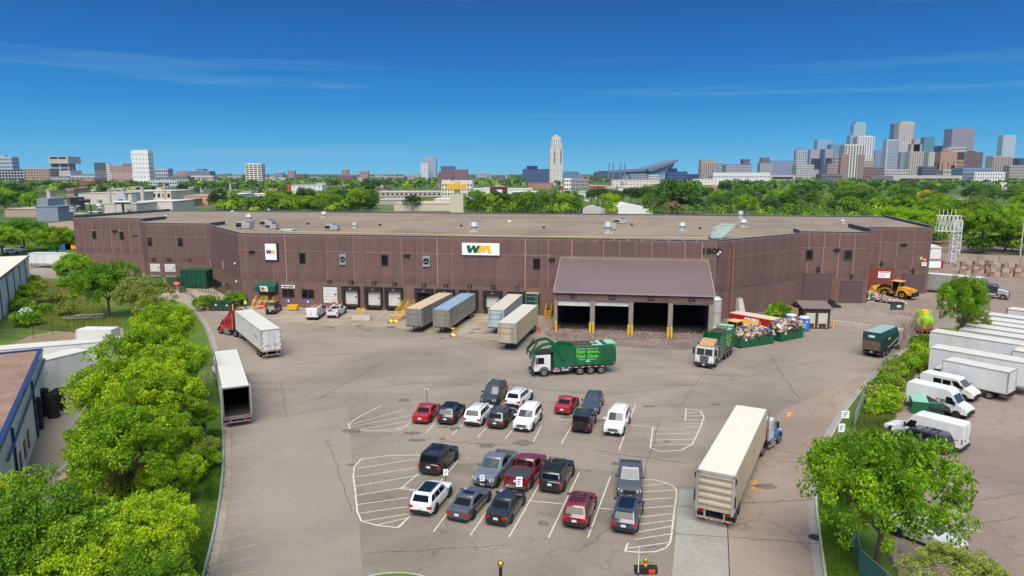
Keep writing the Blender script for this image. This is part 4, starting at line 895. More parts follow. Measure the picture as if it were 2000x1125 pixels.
# ---- panel vans
def van(label,near,d0,d1,away=True,L=6.0,H=2.7,W=2.05,pm=None,windows=0,rack='',dark_low=True,group='vehicles in the neighbouring car park',logo=False,name='cargo_van',mid=False):
    p0=P(*near);dv=(P(*d1)-P(*d0)).normalized();ctr=p0 if mid else p0+dv*L/2;hd=dv if away else-dv
    t0=thing(name,label,'van',ctr,math.atan2(hd.y,hd.x),group);pm=pm or M_white;hw=W/2
    prof=[(-.5*L,.45),(-.5*L,H-.25),(-.49*L,H-.06),(-.47*L,H),(.5*L-2.0,H),(.5*L-1.75,H-.12),(.5*L-.95,1.42),(.5*L-.2,1.08),(.5*L-.03,.85),(.5*L,.45)]
    b_=MB();rings=[]
    for y,ins,dz in((-hw*.86,.12,.07),(-hw*.95,.03,.02),(-hw,0.0,.0)):
        pass
    ys=[(-hw*.99,.0,.35),(-hw,.0,.0)]
    def ring(y,k):
        return[(x,y*(1 if z<1.3 else 1-k*(z-1.3)/(H-1.3)),z)for x,z in prof]
    n=len(prof)
    A_=[(x,-hw*(1-.10*max(0,(z-1.2)/(H-1.2))),z)for x,z in prof];C_=[(x,hw*(1-.10*max(0,(z-1.2)/(H-1.2))),z)for x,z in prof]
    A2=[(x*.985,y*.93,z+(.03 if z>1 else 0))for x,y,z in A_];C2=[(x*.985,y*.93,z+(.03 if z>1 else 0))for x,y,z in C_]
    b_.loft([A_,[(x,y*.94,z+(.035 if z>H-.3 else 0))for x,y,z in A_],[(x,y*.94,z+(.035 if z>H-.3 else 0))for x,y,z in C_],C_]);b_.build('body',pm,t0,25)
    r=.37
    wx=(-.5*L+1.25,.5*L-1.0)
    for x in wx:
        for s_ in(-1,1):b_=MB();b_.cyl((x,s_*hw*.9,r+.03),(x,s_*(hw+.012),r+.03),r*1.18,n=18);b_.build('wheel_arch',M_black,t0)
    for x in wx:
        for s_ in(-1,1):wheel(t0,x,s_*(hw-.12),r,.24,side=s_)
    def wsx(z):return .5*L-1.75+(H-.12-z)/(H-.12-1.42)*.80
    b_=MB();za,zb=1.50,min(2.25,H-.2);yy=hw*.84;b_.quad((wsx(za)+.02,-yy,za+.02),(wsx(za)+.02,yy,za+.02),(wsx(zb)+.02,yy*.96,zb+.02),(wsx(zb)+.02,-yy*.96,zb+.02));b_.build('windscreen',mat('windscreen_glass',(58,68,72),.08,spec=.5),t0)
    def ysd(z):return hw*(1-.10*max(0,(z-1.2)/(H-1.2)))+.008
    b_=MB()
    for s_ in(-1,1):
        b_.add([(wsx(1.35)-.22,s_*ysd(1.35),1.35),(wsx(2.05)-.2,s_*ysd(2.05),2.05),(wsx(2.05)-.75,s_*ysd(2.05),2.05),(wsx(1.35)-1.15,s_*ysd(1.35),1.35)],[(0,1,2,3)])
        if windows:
            for k in range(windows):x1=wsx(1.4)-1.5-k*.95;b_.quad((x1,s_*ysd(1.4),1.4),(x1,s_*ysd(2.0),2.0),(x1-.85,s_*ysd(2.0),2.0),(x1-.85,s_*ysd(1.4),1.4))
    b_.build('side_window',M_glass,t0)
    if dark_low:b_=MB();b_.bx(-.5*L-.06,.5*L+.03,-hw*1.005,hw*1.005,.36,.52);b_.bx(.5*L-.25,.5*L+.05,-hw*.95,hw*.95,.4,.75);b_.build('trim',M_dark,t0)
    b_=MB();b_.bx(-.5*L-.12,-.5*L+.05,-hw*.95,hw*.95,.38,.58);b_.build('rear_bumper',M_dark,t0)
    b_=MB();b_.bx(-.5*L-.01,-.5*L+.01,-.012,.012,.6,H-.25);b_.bx(-.5*L-.02,-.5*L+.01,.05,.25,1.0,1.1);b_.build('door_seam',M_dark,t0)
    b_=MB();b_.bx(-.5*L-.015,-.5*L,-.28,.1,.7,.84);b_.build('number_plate',M_plate,t0)
    for s_ in(-1,1):
        b_=MB();b_.bx(-.5*L-.02,-.5*L+.06,*sorted((s_*hw*.86,s_*hw*.985)),.9,1.35);b_.build('tail_light',M_red,t0)
        b_=MB();b_.hexa([(.5*L-.25,s_*hw*.6,.82),(.5*L-.0,s_*hw*.6,.82),(.5*L-.1,s_*hw*.97,.82),(.5*L-.4,s_*hw*.97,.82),(.5*L-.35,s_*hw*.6,1.06),(.5*L-.16,s_*hw*.6,1.06),(.5*L-.28,s_*hw*.95,1.12),(.5*L-.5,s_*hw*.95,1.12)]);b_.build('headlight',M_lamp,t0)
        b_=MB();x=.5*L-1.25;b_.bx(x,x+.1,*sorted((s_*hw*1.0,s_*(hw+.24))),1.35,1.7);b_.build('mirror',M_dark,t0)
        b_=MB();b_.bx(.5*L-2.35,.5*L-2.33,*sorted((s_*hw*.97,s_*(hw*1.004))),.55,1.35);b_.bx(.5*L-3.6,.5*L-3.58,*sorted((s_*hw*.97,s_*(hw*1.004))),.55,1.35);b_.bx(-.5*L+.3,.5*L-3.7,*sorted((s_*hw*.98,s_*(hw*1.003))),1.18,1.21);b_.build('door_seam',M_dark,t0)
    b_=MB();b_.bx(.5*L-.02,.5*L+.03,-hw*.5,hw*.5,.7,.86);b_.build('grille',M_dark,t0)
    if rack:
        for f_ in(.1,.35,.6,.85):b_=MB();x=lerp(-.48*L,.5*L-2.1,f_);b_.bx(x-.03,x+.03,-hw*.8,hw*.8,H+.1,H+.14);b_.build('roof_rack_bar',M_dark,t0)
        for y in(-.45,.45):
            b_=MB();b_.bx(-.46*L,.5*L-2.0,y-.22,y-.17,H+.15,H+.23);b_.bx(-.46*L,.5*L-2.0,y+.17,y+.22,H+.15,H+.23)
            for k in range(10):x=lerp(-.44*L,.5*L-2.1,k/9);b_.bx(x-.02,x+.02,y-.17,y+.17,H+.17,H+.21)
            b_.build('ladder',mat('orange_red_ladder',(170,66,50),.6),t0)
    if logo:
        b_=MB();y=-(hw+.004)
        b_.add([(0,y,1.5),(.25,y,1.62),(.2,y,1.75),(-.05,y,1.6)],[(0,1,2,3)]);b_.build('logo',mat('logo_red',(190,30,40),.5),t0)
        b_=MB()
        for k in range(3):b_.bx(.35,1.5-.2*k,y-.002,y,1.66-.12*k,1.72-.12*k)
        b_.build('lettering',M_dark,t0)
    return t0
van('white van with a ladder rack parked at the dock wall left of the service pickup',(609,626),(614,625),(633,611),L=5.7,H=2.1,rack='y',group='vehicles along the dock wall')
van('tall white cargo van with a small logo beside the green skip',(1895,818),(1877,811),(1782,788),away=False,L=6.0,H=2.75,logo=True)
van('white passenger van with side windows behind the tall logo van',(1908,785),(1895,781),(1812,762),away=False,L=5.6,H=2.3,windows=2)
van('long white cargo van with its rear to the lot beside the blue minivan',(1884,882),(1884,882),(1765,850),L=6.0,H=2.6)
# ---- service pickup
def service_pickup():
    t0=car('white service pickup with ladders on its rack at the dock wall','pickup',M_white,(648,622),(660,618),(677,607),cat='service truck',name='service_pickup',group='vehicles along the dock wall')
    b_=MB()
    for s_ in(-1,1):b_.bx(-2.8,-.7,*sorted((s_*.72,s_*1.02)),.62,1.5)
    b_.build('tool_box',M_white,t0)
    b_=MB()
    for x in(-2.7,-.8,.5):
        for s_ in(-1,1):b_.bx(x-.03,x+.03,s_*.85-.03,s_*.85+.03,1.3,2.1)
        b_.bx(x-.03,x+.03,-.85,.85,2.08,2.14)
    b_.build('ladder_rack',M_white,t0)
    for y in(-.6,.6):
        b_=MB();b_.bx(-3.0,1.2,y-.2,y-.15,2.15,2.23);b_.bx(-3.0,1.2,y+.15,y+.2,2.15,2.23)
        for k in range(12):x=-2.9+k*.36;b_.bx(x-.02,x+.02,y-.15,y+.15,2.17,2.21)
        b_.build('ladder',mat('orange_red_ladder',(170,66,50),.6),t0)
service_pickup()
# ------------------------------------------------------------------ trucks and trailers
def place(near,far,L=None):
    p,q=P(*near),P(*far);d=(q-p).normalized();return p,math.atan2(d.y,d.x),d
M_troof=mat('trailer_roof_white',(198,195,186),.55,var=.05,dirt=(168,156,134),dirtamt=.45,dirtscale=.35)
def dual(parent,xs,hw,r=.52,rim=None,label=None):
    for x in xs:
        for s_ in(-1,1):
            wheel(parent,x,s_*(hw-.16),r,.28,side=s_,rim=rim,rr=.6)
            wheel(parent,x,s_*(hw-.48),r,.28,side=s_,rim=rim,rr=.6)
        b_=MB();b_.cyl((x,-hw+.3,r),(x,hw-.3,r),.07,n=6);b_.build('axle',M_dark,parent)
def trailer(label,p,rz,L=16.1,W=2.6,H=4.1,fl=1.15,style='van',body=None,roof=None,ribs=0,gear=True,axles=(1.3,2.6),group='semi trailers',name='semi_trailer',cat='trailer',nrear=True,r=.52):
    t0=thing(name,label,cat,p,rz,group);hw=W/2;body=body or M_white;roof=roof or M_troof
    if style=='open':
        b_=MB();b_.bx(0,L,hw-.05,hw,fl,H);b_.bx(0,L,-hw,-hw+.05,fl,H);b_.bx(L-.05,L,-hw+.05,hw-.05,fl,H);b_.build('side_wall',body,t0)
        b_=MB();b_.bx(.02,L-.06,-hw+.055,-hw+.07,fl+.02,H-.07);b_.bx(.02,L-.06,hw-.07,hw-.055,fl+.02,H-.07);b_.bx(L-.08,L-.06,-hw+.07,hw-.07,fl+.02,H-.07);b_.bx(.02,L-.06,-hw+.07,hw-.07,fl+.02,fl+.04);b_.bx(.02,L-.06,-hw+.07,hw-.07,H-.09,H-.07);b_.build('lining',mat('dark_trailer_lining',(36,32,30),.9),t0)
        b_=MB();b_.bx(0,L,-hw,hw,H-.06,H);b_.build('roof',roof,t0)
        b_=MB();b_.bx(0,L,-hw+.02,hw-.02,fl-.12,fl);b_.build('floor',M_wood,t0)
        b_=MB();b_.bx(-.04,.1,-hw,-hw+.1,fl-.1,H);b_.bx(-.04,.1,hw-.1,hw,fl-.1,H);b_.bx(-.04,.1,-hw,hw,H-.1,H+.02);b_.bx(-.06,.08,-hw,hw,fl-.35,fl-.02);b_.build('rear_frame',mat('galvanised_frame',(140,140,138),.5,.5,var=.1),t0)
        for s_ in(-1,1):b_=MB();b_.bx(.0,1.25,*sorted((s_*(hw+.02),s_*(hw+.07))),fl,H-.1);b_.build('folded_door',body,t0)
    else:
        b_=MB();b_.bx(0,L,-hw,hw,fl,H-.04);b_.build('box',body,t0)
        b_=MB();b_.bx(.03,L-.03,-hw+.04,hw-.04,H-.04,H);b_.build('roof',roof,t0)
        b_=MB()
        for s_ in(-1,1):b_.bx(0,L,*sorted((s_*hw,s_*(hw+.02))),H-.14,H-.03);b_.bx(0,L,*sorted((s_*hw,s_*(hw+.025))),fl-.05,fl+.14)
        b_.bx(-.02,0,-hw,hw,H-.16,H-.02);b_.build('rail',M_alu,t0)
        if ribs:
            for s_ in(-1,1):
                b_=MB()
                for k in range(ribs):x=.15+(L-.3)*k/(ribs-1);b_.bx(x-.055,x+.055,*sorted((s_*hw,s_*(hw+.06))),fl+.14,H-.14)
                b_.build('side_rib',M_alu if body is not M_tan else M_tan,t0,kind='stuff')
        if style=='van':
            for s_ in(-1,1):
                b_=MB();b_.bx(-.06,-.005,*sorted((s_*.03,s_*(hw-.08))),fl+.1,H-.22);d_=b_.build('rear_door',body,t0)
                b_=MB()
                for y in(.22,.45):b_.cyl((-.1,s_*y,fl),(-.1,s_*y,H-.25),.025,n=5)
                b_.build('lock_rod',M_alu,d_)
                b_=MB()
                for k in range(4):z=lerp(fl+.4,H-.5,k/3);b_.bx(-.08,-.04,*sorted((s_*(hw-.2),s_*(hw-.02))),z-.05,z+.05)
                b_.build('hinge',M_dark,d_)
            b_=MB();b_.bx(-.05,.0,-hw,-hw+.07,fl,H-.1);b_.bx(-.05,.0,hw-.07,hw,fl,H-.1);b_.bx(-.07,.0,-hw,hw,fl-.1,fl+.08);b_.bx(-.07,0,-hw,hw,H-.2,H-.05);b_.build('rear_frame',M_alu,t0)
        if style=='ribbed_rear':
            for k in range(5):b_=MB();z=fl+.55+k*.52;b_.hexa([(-.12,-hw+.18,z-.09),(0,-hw+.18,z-.14),(0,hw-.18,z-.14),(-.12,hw-.18,z-.09),(-.12,-hw+.18,z+.09),(0,-hw+.18,z+.14),(0,hw-.18,z+.14),(-.12,hw-.18,z+.09)]);b_.build('rear_rib',M_tan,t0)
            b_=MB();b_.bx(-.14,.0,-hw,-hw+.16,fl-.1,H-.05);b_.bx(-.14,0,hw-.16,hw,fl-.1,H-.05);b_.bx(-.14,0,-hw,hw,H-.2,H-.03);b_.build('rear_frame',M_alu,t0)
            for s_ in(-1,1):b_=MB();b_.cyl((-.1,s_*(hw+.1),fl+.6),(-.1,s_*(hw+.1),fl+1.4),.05,n=6);b_.cyl((-.1,s_*(hw+.1),H-.6),(-.1,s_*(hw+.1),H-.2),.05,n=6);b_.build('hinge_ram',M_dark,t0)
        if style=='tank_rear':
            b_=MB();b_.bx(-.05,0,-hw+.15,hw-.15,H-1.5,H-1.42);b_.bx(-.05,0,-hw+.15,hw-.15,H-.7,H-.62);b_.bx(-.05,0,-hw+.15,-hw+.25,fl+.2,H-.15);b_.bx(-.05,0,hw-.25,hw-.15,fl+.2,H-.15);b_.build('front_brace',M_alu,t0)
            b_=MB()
            for k in range(9):b_.bx(-.14,-.1,-hw+.2,-hw+.6,fl+.2+k*.28,fl+.23+k*.28)
            b_.bx(-.14,-.1,-hw+.18,-hw+.21,fl+.1,H-.2);b_.bx(-.14,-.1,-hw+.59,-hw+.62,fl+.1,H-.2);b_.build('ladder',M_alu,t0)
            b_=MB();b_.bx(-.03,0,-hw+.05,hw-.05,fl,fl+.12);b_.build('bumper_rail',M_dark,t0)
    if axles:
        dual(t0,axles,hw,r)
        b_=MB();b_.bx(axles[0]-1.0,axles[-1]+1.0,-.5,-.38,.7,fl-.01);b_.bx(axles[0]-1.0,axles[-1]+1.0,.38,.5,.7,fl-.01);b_.build('bogie_frame',M_dark,t0)
        for s_ in(-1,1):b_=MB();b_.bx(axles[0]-.95,axles[0]-.92,*sorted((s_*(hw-.75),s_*(hw-.05))),.25,fl-.05);b_.build('mud_flap',M_black,t0)
    b_=MB()
    for k in range(12):x=lerp(2.5,L-1,k/11);b_.bx(x-.05,x+.05,-hw+.05,hw-.05,fl-.16,fl-.005)
    b_.build('cross_member',M_dark,t0)
    if nrear:
        b_=MB();b_.bx(-.02,.1,-hw+.05,hw-.05,.45,.57);b_.bx(0,.08,-.75,-.63,.57,fl-.1);b_.bx(0,.08,.63,.75,.57,fl-.1);b_.build('underride_bar',M_alu,t0)
        b_=MB()
        for k in range(7):y=lerp(-hw+.1,hw-.3,k/6);b_.bx(-.035,-.02,y,y+.16,.47,.55)
        b_.build('reflector_tape',M_red,t0)
        for s_ in(-1,1):
            for k in range(3):b_=MB();y=s_*(hw-.2-.17*k);b_.cyl((-.1,y,fl-.12),(-.07,y,fl-.12),.065,n=8);b_.build('tail_light',M_red,t0)
    if gear:
        for s_ in(-1,1):b_=MB();b_.bx(L-3.1,L-2.95,s_*.75-.07,s_*.75+.07,.08,fl-.01);b_.bx(L-3.2,L-2.85,s_*.75-.15,s_*.75+.15,0,.08);b_.build('landing_leg',M_dark,t0)
        b_=MB();b_.bar((L-3.02,-.75,.5),(L-3.02,.75,1.0),.06,.06);b_.bx(L-3.05,L-3,-.75,.75,.6,.68);b_.build('leg_brace',M_dark,t0)
    return t0
def tractor(label,p,rz,pm,sleeper=True,fairing=True,hood_m=None,group=None,name='truck_tractor',stacks=True,H=3.0):
    """origin: ground under the fifth wheel, +x forward"""
    t0=thing(name,label,'truck',p,rz,group);hm=hood_m or pm
    b_=MB();b_.bx(-1.6,4.9,-.5,-.38,.75,1.0);b_.bx(-1.6,4.9,.38,.5,.75,1.0);b_.cyl((0,0,1.0),(0,0,1.12),.5,n=16);b_.bx(-.6,.4,-.5,.5,.9,1.0);b_.build('chassis',M_dark,t0)
    dual(t0,(-.66,.66),1.25,.52)
    for s_ in(-1,1):wheel(t0,4.6,s_*1.05,.52,.3,side=s_,rr=.6)
    x0=1.5 if sleeper else 2.1
    b_=MB()
    def sec(x,hw_,z0,z1,c=.12):return[(x,-hw_,z0),(x,hw_,z0),(x,hw_,z1-c),(x,hw_-c,z1),(x,-hw_+c,z1),(x,-hw_,z1-c)]
    b_.loft([sec(x0,1.18,1.0,H),sec(2.9,1.18,1.0,H),sec(3.35,1.08,1.0,H-.12),sec(3.62,1.0,1.0,2.05)]);b_.build('cab',pm,t0,30)
    if fairing:
        b_=MB();b_.hexa([(x0,-1.15,H-.02),(3.0,-.95,H-.02),(3.0,.95,H-.02),(x0,1.15,H-.02),(x0,-1.1,4.0),(x0+.5,-1.0,4.0),(x0+.5,1.0,4.0),(x0,1.1,4.0)]);b_.build('roof_fairing',pm,t0,30)
    b_=MB();b_.loft([sec(3.5,.86,1.0,2.08),sec(4.6,.74,.9,1.9),sec(5.35,.66,.8,1.7),sec(5.5,.62,.8,1.4)]);b_.build('hood',hm,t0,30)
    for s_ in(-1,1):
        b_=MB();n=8;ring=[]
        for k in range(n+1):
            t=math.pi*k/n;ring.append([(4.6+math.cos(t)*.72,s_*.72,.55+math.sin(t)*.72),(4.6+math.cos(t)*.72,s_*1.2,.55+math.sin(t)*.72),(4.6+math.cos(t)*.62,s_*1.2,.55+math.sin(t)*.62),(4.6+math.cos(t)*.62,s_*.72,.55+math.sin(t)*.62)])
        b_.loft(ring);b_.build('fender',hm,t0,40)
        b_=MB();b_.bx(5.25,5.42,*sorted((s_*.75,s_*1.05)),.95,1.2);b_.build('headlight',M_lamp,t0)
        b_=MB();b_.cyl((2.2,s_*1.0,.85),(3.4,s_*1.0,.85),.3,n=14);b_.build('fuel_tank',M_chrome,t0,40)
        b_=MB();b_.bx(2.0,3.6,*sorted((s_*1.1,s_*1.28)),.42,.5);b_.build('step',M_alu,t0)
        b_=MB();b_.bx(3.3,3.42,*sorted((s_*1.3,s_*1.52)),1.9,2.55);b_.bx(3.3,3.36,*sorted((s_*1.1,s_*1.3)),2.4,2.46);b_.build('mirror',M_dark,t0)
        b_=MB();b_.add([(2.55,s_*1.188,1.75),(3.3,s_*1.12,1.75),(3.22,s_*1.12,2.45),(2.55,s_*1.188,2.45)],[(0,1,2,3)]);b_.build('side_window',M_glass,t0)
        if stacks:b_=MB();b_.cyl((x0-.1,s_*1.05,1.0),(x0-.1,s_*1.05,2.2),.13,n=10);b_.cyl((x0-.1,s_*1.05,2.2),(x0-.1,s_*1.05,3.7),.07,n=8);b_.build('exhaust_stack',M_chrome,t0,40)
    b_=MB();b_.add([(3.66,-.88,2.1),(3.66,.88,2.1),(3.4,.92,H-.2),(3.4,-.92,H-.2)],[(0,1,2,3)]);b_.build('windscreen',M_glass,t0)
    b_=MB();b_.bx(5.35,5.6,-1.15,1.15,.45,.75);b_.build('bumper',M_chrome,t0)
    b_=MB();b_.bx(5.38,5.53,-.5,.5,.85,1.5);b_.build('grille',M_dark,t0)
    b_=MB();b_.bx(-1.6,-.9,*(.7,1.2),.4,1.0)if False else None;b_.bx(-1.75,-1.6,-.5,.5,.6,.95);b_.build('rear_beam',M_dark,t0)
    return t0
def rig_pos(rear,d,L,kp=1.0):
    return rear+d*(L-kp)
p,rz,d=place((1396,1018),(1500,848));
pr_,pl_=P(1430,1030),P(1362,1017)
a0=P(1437,930,4.1);a1=P(1362,915,4.1);f0=P(1500,797,4.1);f1=P(1437,790,4.1)
rear=(a0+a1)/2;front=(f0+f1)/2;d=(front-rear);d.z=0;L_=d.length;d.normalize();rear.z=0
trailer('long silver refuse transfer trailer with ribbed rear door in the right lane',rear,math.atan2(d.y,d.x),L=15.7,W=2.65,style='ribbed_rear',body=M_tan,ribs=26,roof=mat('white_tarp',(206,201,186),.6,var=.03),axles=(1.4,2.75),gear=True)
fw=rear+d*14.4;hd=math.atan2(d.y,d.x)-R(14)
tractor('blue nosed truck tractor pulling the silver transfer trailer',fw-V((0,0,0)),hd,M_white,sleeper=False,fairing=False,hood_m=paint('truck_blue',(30,84,140)),H=2.95)
a0=P(549,641,4.1);a1=P(508,645,4.1);f1=P(453,604,4.1);rear=(a0+a1)/2;dd=(f1-a1);dd.z=0;dd.normalize();rear.z=0
tr=trailer('white box trailer with double rear doors behind the red tractor',rear,math.atan2(dd.y,dd.x),L=16.1,style='van',body=M_white,axles=(1.8,3.1))
b_=MB();M_maroonp=mat('maroon_print',(130,50,56),.6)
for k,(x,z)in enumerate(((4.2,2.9),)):b_.add([(x,1.306,z),(x-.3,1.306,z+.1),(x-.5,1.306,z-.5),(x-.35,1.306,z-.6)],[(0,1,2,3)])
b_.build('logo',M_maroonp,tr)
b_=MB()
for k in range(3):b_.bx(2.4,3.6-.2*k,1.302,1.306,2.7-.22*k,2.8-.22*k)
b_.build('lettering',mat('grey_print',(120,120,126),.6),tr)
b_=MB()
for y0,y1,z in((.2,.95,1.9),(.3,.9,1.72),(-1.0,-.3,1.95),(-.95,-.35,1.78)):b_.bx(-.066,-.061,y0,y1,z,z+.06)
b_.build('lettering',M_maroonp,tr)
fw=rear+dd*15.4+V((-.3,.2,0));q_=P(437,648)-fw;tractor('red truck tractor pulling the white box trailer near the office',fw,math.atan2(q_.y,q_.x),paint('truck_red',(168,14,30)),sleeper=True,fairing=True)
a0=P(487,750,4.1);a1=P(433,762,4.1);f0=P(462,676,4.1);rear=(a0+a1)/2;dd=(f0-a0);dd.z=0;dd.normalize();rear.z=0
trailer('empty white trailer with open rear at the left kerb',rear,math.atan2(dd.y,dd.x),L=16.1,style='open',body=M_white,axles=(1.6,2.9))
fw=rear+dd*15.1;tractor('white truck tractor mostly hidden by trees at the left kerb',fw,math.atan2(dd.y,dd.x)+R(4),M_white,sleeper=True,fairing=False)
def docked(label,n0,n1,far,L,W,H,body,roof,ribs,style='tank_rear',axles=None,fl=1.1):
    a_,c_=P(n0[0],n0[1],H),P(n1[0],n1[1],H);m_=(a_+c_)/2;q_=P(far[0],far[1],H);s_=c_ if far[2]else a_
    dd=(q_-s_);dd.z=0;dd.normalize();m_.z=0
    return trailer(label,m_,math.atan2(dd.y,dd.x),L=L,W=W,H=H,fl=fl,body=body,roof=roof,ribs=ribs,style=style,axles=axles or(L-2.6,L-1.3),gear=False,nrear=False,group='trailers backed onto the docks')
M_blue_tarp=mat('faded_blue_tarp',(120,148,172),.7,var=.12,dirt=(168,158,140),dirtamt=.4,dirtscale=.4);M_tan_tarp=mat('tan_tarp',(186,166,138),.75,var=.08,dirt=(130,110,90),dirtamt=.4,dirtscale=.5)
M_steel=mat('grey_steel_trailer',(140,136,128),.55,.35,var=.08,dirt=(98,86,72),dirtamt=.4,dirtscale=.7,streak=True)
M_paleblue=mat('pale_blue_trailer',(166,184,194),.5,.1,var=.06,dirt=(120,110,98),dirtamt=.5,dirtscale=.8,streak=True)
qq=lambda X,Y:(560+X/4,440+Y/4)
dk=[docked('grey steel trailer with a tan tarp roof backed onto dock fourteen',qq(932,648),qq(1045,652),(*qq(1300,525),1),15.0,2.6,4.0,M_steel,M_tan_tarp,20),
 docked('steel trailer with a faded blue tarp roof backed onto dock thirteen',qq(1135,655),qq(1272,660),(*qq(1475,535),1),15.2,2.6,4.0,M_steel,M_blue_tarp,18),
 docked('pale blue dirty box trailer backed onto dock eleven',qq(1568,655),qq(1702,665),(*qq(1842,545),1),14.6,2.6,4.0,M_paleblue,mat('grimy_white_roof',(188,180,164),.7,var=.08),0),
 docked('long light silver transfer trailer parked beside the pale blue one',qq(1657,760),qq(1782,768),(*qq(1982,600),1),14.6,2.6,4.1,M_tan,mat('cream_tarp',(188,184,172),.7,var=.05),30),
 docked('green dirty trailer backed against the wall beside the canopy',qq(1863,528),qq(1965,532),(*qq(2055,470),1),9.5,2.5,4.1,mat('dark_green_trailer',(12,60,46),.5,var=.1,dirt=(60,50,40),dirtamt=.4),mat('grimy_white_roof',(188,180,164),.7),0)]
for o,x in((dk[0],1.8),(dk[1],1.8),(dk[3],2.4)):
    for s_ in(-1,1):b_=MB();b_.bx(x,x+.16,s_*.75-.07,s_*.75+.07,.08,1.05);b_.bx(x-.1,x+.26,s_*.75-.15,s_*.75+.15,0,.08);b_.build('landing_leg',M_dark,o)
# ---- front loader refuse truck
def text_on(txt,size,m,parent,x,y,z,side,name='lettering',bold=.01,xs=1):
    rot=(math.pi/2,0,0)if side<0 else(math.pi/2,0,math.pi)
    return put_text(txt,size,m,parent,(x,y,z),rot,name,bold=bold,xs=xs,ext=.006)
M_lime=mat('lime_lettering',(120,214,40),.5);M_stripe=mat('maroon_stripe',(110,22,34),.5)
def refuse_truck(label,p,rz,arms=True,hopper=True):
    """origin under the middle; +x forward; side at -y carries the lettering"""
    t0=thing('refuse_truck',label,'garbage truck',p,rz,'green and white garbage trucks');g_=M_wmgreen;hw=1.25
    b_=MB();b_.bx(-4.6,4.3,-.45,-.33,.85,1.15);b_.bx(-4.6,4.3,.33,.45,.85,1.15);b_.bx(-4.4,3.4,-1.1,1.1,.95,1.12);b_.build('chassis',M_dark,t0)
    for x in(-3.6,-2.25):
        for s_ in(-1,1):wheel(t0,x,s_*1.08,.53,.3,side=s_,rr=.6);wheel(t0,x,s_*.75,.53,.28,side=s_,rr=.6)
    for s_ in(-1,1):wheel(t0,-.85,s_*1.08,.53,.3,side=s_,rr=.6);wheel(t0,3.75,s_*1.08,.55,.32,side=s_,rr=.6)
    b_=MB();c=.1
    b_.hexa([(2.95,-1.2,.75),(5.0,-1.2,.75),(5.0,1.2,.75),(2.95,1.2,.75),(2.95,-1.2,2.75),(4.82,-1.15,2.75),(4.82,1.15,2.75),(2.95,1.2,2.75)]);b_.build('cab',M_white,t0)
    b_=MB();b_.quad((4.985,-1.02,1.75),(4.985,-.06,1.75),(4.875,-.06,2.55),(4.875,-1.0,2.55));b_.quad((4.985,.06,1.75),(4.985,1.02,1.75),(4.875,1.0,2.55),(4.875,.06,2.55));b_.build('windscreen',mat('truck_windscreen',(50,62,66),.08,spec=.5),t0)
    for s_ in(-1,1):
        b_=MB();b_.quad((3.75,s_*1.206,1.65),(4.6,s_*1.206,1.65),(4.6,s_*1.19,2.45),(3.75,s_*1.19,2.45));b_.build('side_window',M_glass,t0)
        b_=MB();b_.bx(4.75,4.85,*sorted((s_*1.35,s_*1.6)),1.7,2.5);b_.bar((4.8,s_*1.2,2.5),(4.8,s_*1.4,2.5),.05,.05);b_.build('mirror',M_dark,t0)
        b_=MB();b_.cyl((4.98,s_*.95,1.05),(5.06,s_*.95,1.05),.13,n=10);b_.build('headlight',M_lamp,t0)
        b_=MB();n=8;ring=[]
        for k in range(n+1):
            t=math.pi*k/n;ring.append([(3.75+math.cos(t)*.74,s_*.8,.55+math.sin(t)*.74),(3.75+math.cos(t)*.74,s_*1.26,.55+math.sin(t)*.74),(3.75+math.cos(t)*.64,s_*1.26,.55+math.sin(t)*.64),(3.75+math.cos(t)*.64,s_*.8,.55+math.sin(t)*.64)])
        b_.loft(ring);b_.build('fender',M_black,t0,40)
    b_=MB();b_.bx(4.98,5.05,-.55,.55,.85,1.6);b_.build('grille',M_dark,t0)
    b_=MB()
    for k in range(6):b_.bx(5.05,5.08,-.5+k*.19,-.44+k*.19,.9,1.55)
    b_.build('grille_bar',M_chrome,t0)
    b_=MB();b_.bx(4.98,5.25,-1.25,1.25,.4,.75);b_.build('bumper',M_dark,t0)
    b_=MB();b_.bx(5.252,5.26,-.18,.18,.45,.6);b_.build('number_plate',M_plate,t0)
    b_=MB();b_.bx(4.95,5.0,-.03,.03,1.7,2.7);b_.build('pillar',M_white,t0)
    b_=MB();b_.bx(2.55,2.93,-1.1,1.1,1.1,2.5);b_.build('engine_box',M_dark,t0)
    b_=MB()
    for s_ in(-1,1):
        ys=sorted((s_*hw,s_*(hw-.08)))
        b_.side([(-.1,1.15),(2.5,1.15),(2.6,2.9),(2.1,3.5),(1.4,3.9),(-.1,3.75)],ys[0],ys[1])
    b_.bx(-.1,2.5,-hw+.08,hw-.08,1.15,1.9);b_.bx(2.42,2.5,-hw+.08,hw-.08,1.9,3.0);b_.bx(-.1,0,-hw+.08,hw-.08,1.9,3.75)
    b_.build('hopper',g_,t0)
    b_=MB();b_.bx(.05,2.4,-hw+.12,hw-.12,1.92,2.2 if hopper else 3.2);b_.build('hopper_load',mat('brown_waste',(140,100,70),.9,var=.3,vscale=2),t0)
    b_=MB()
    sec=lambda x,w_,z0,z1,c:[(x,-w_+c*.6,z0),(x,w_-c*.6,z0),(x,w_,z0+c),(x,w_,z1-c),(x,w_-c*1.5,z1),(x,-w_+c*1.5,z1),(x,-w_,z1-c),(x,-w_,z0+c)]
    b_.loft([sec(-.12,hw,1.15,3.75,.15),sec(-3.9,hw,1.15,3.75,.15)]);b_.build('body',g_,t0,30)
    for x in(-.25,-1.5,-2.6,-3.75):
        b_=MB()
        for s_ in(-1,1):b_.bx(x-.05,x+.05,*sorted((s_*hw,s_*(hw+.045))),1.3,3.6)
        b_.build('body_rib',g_,t0)
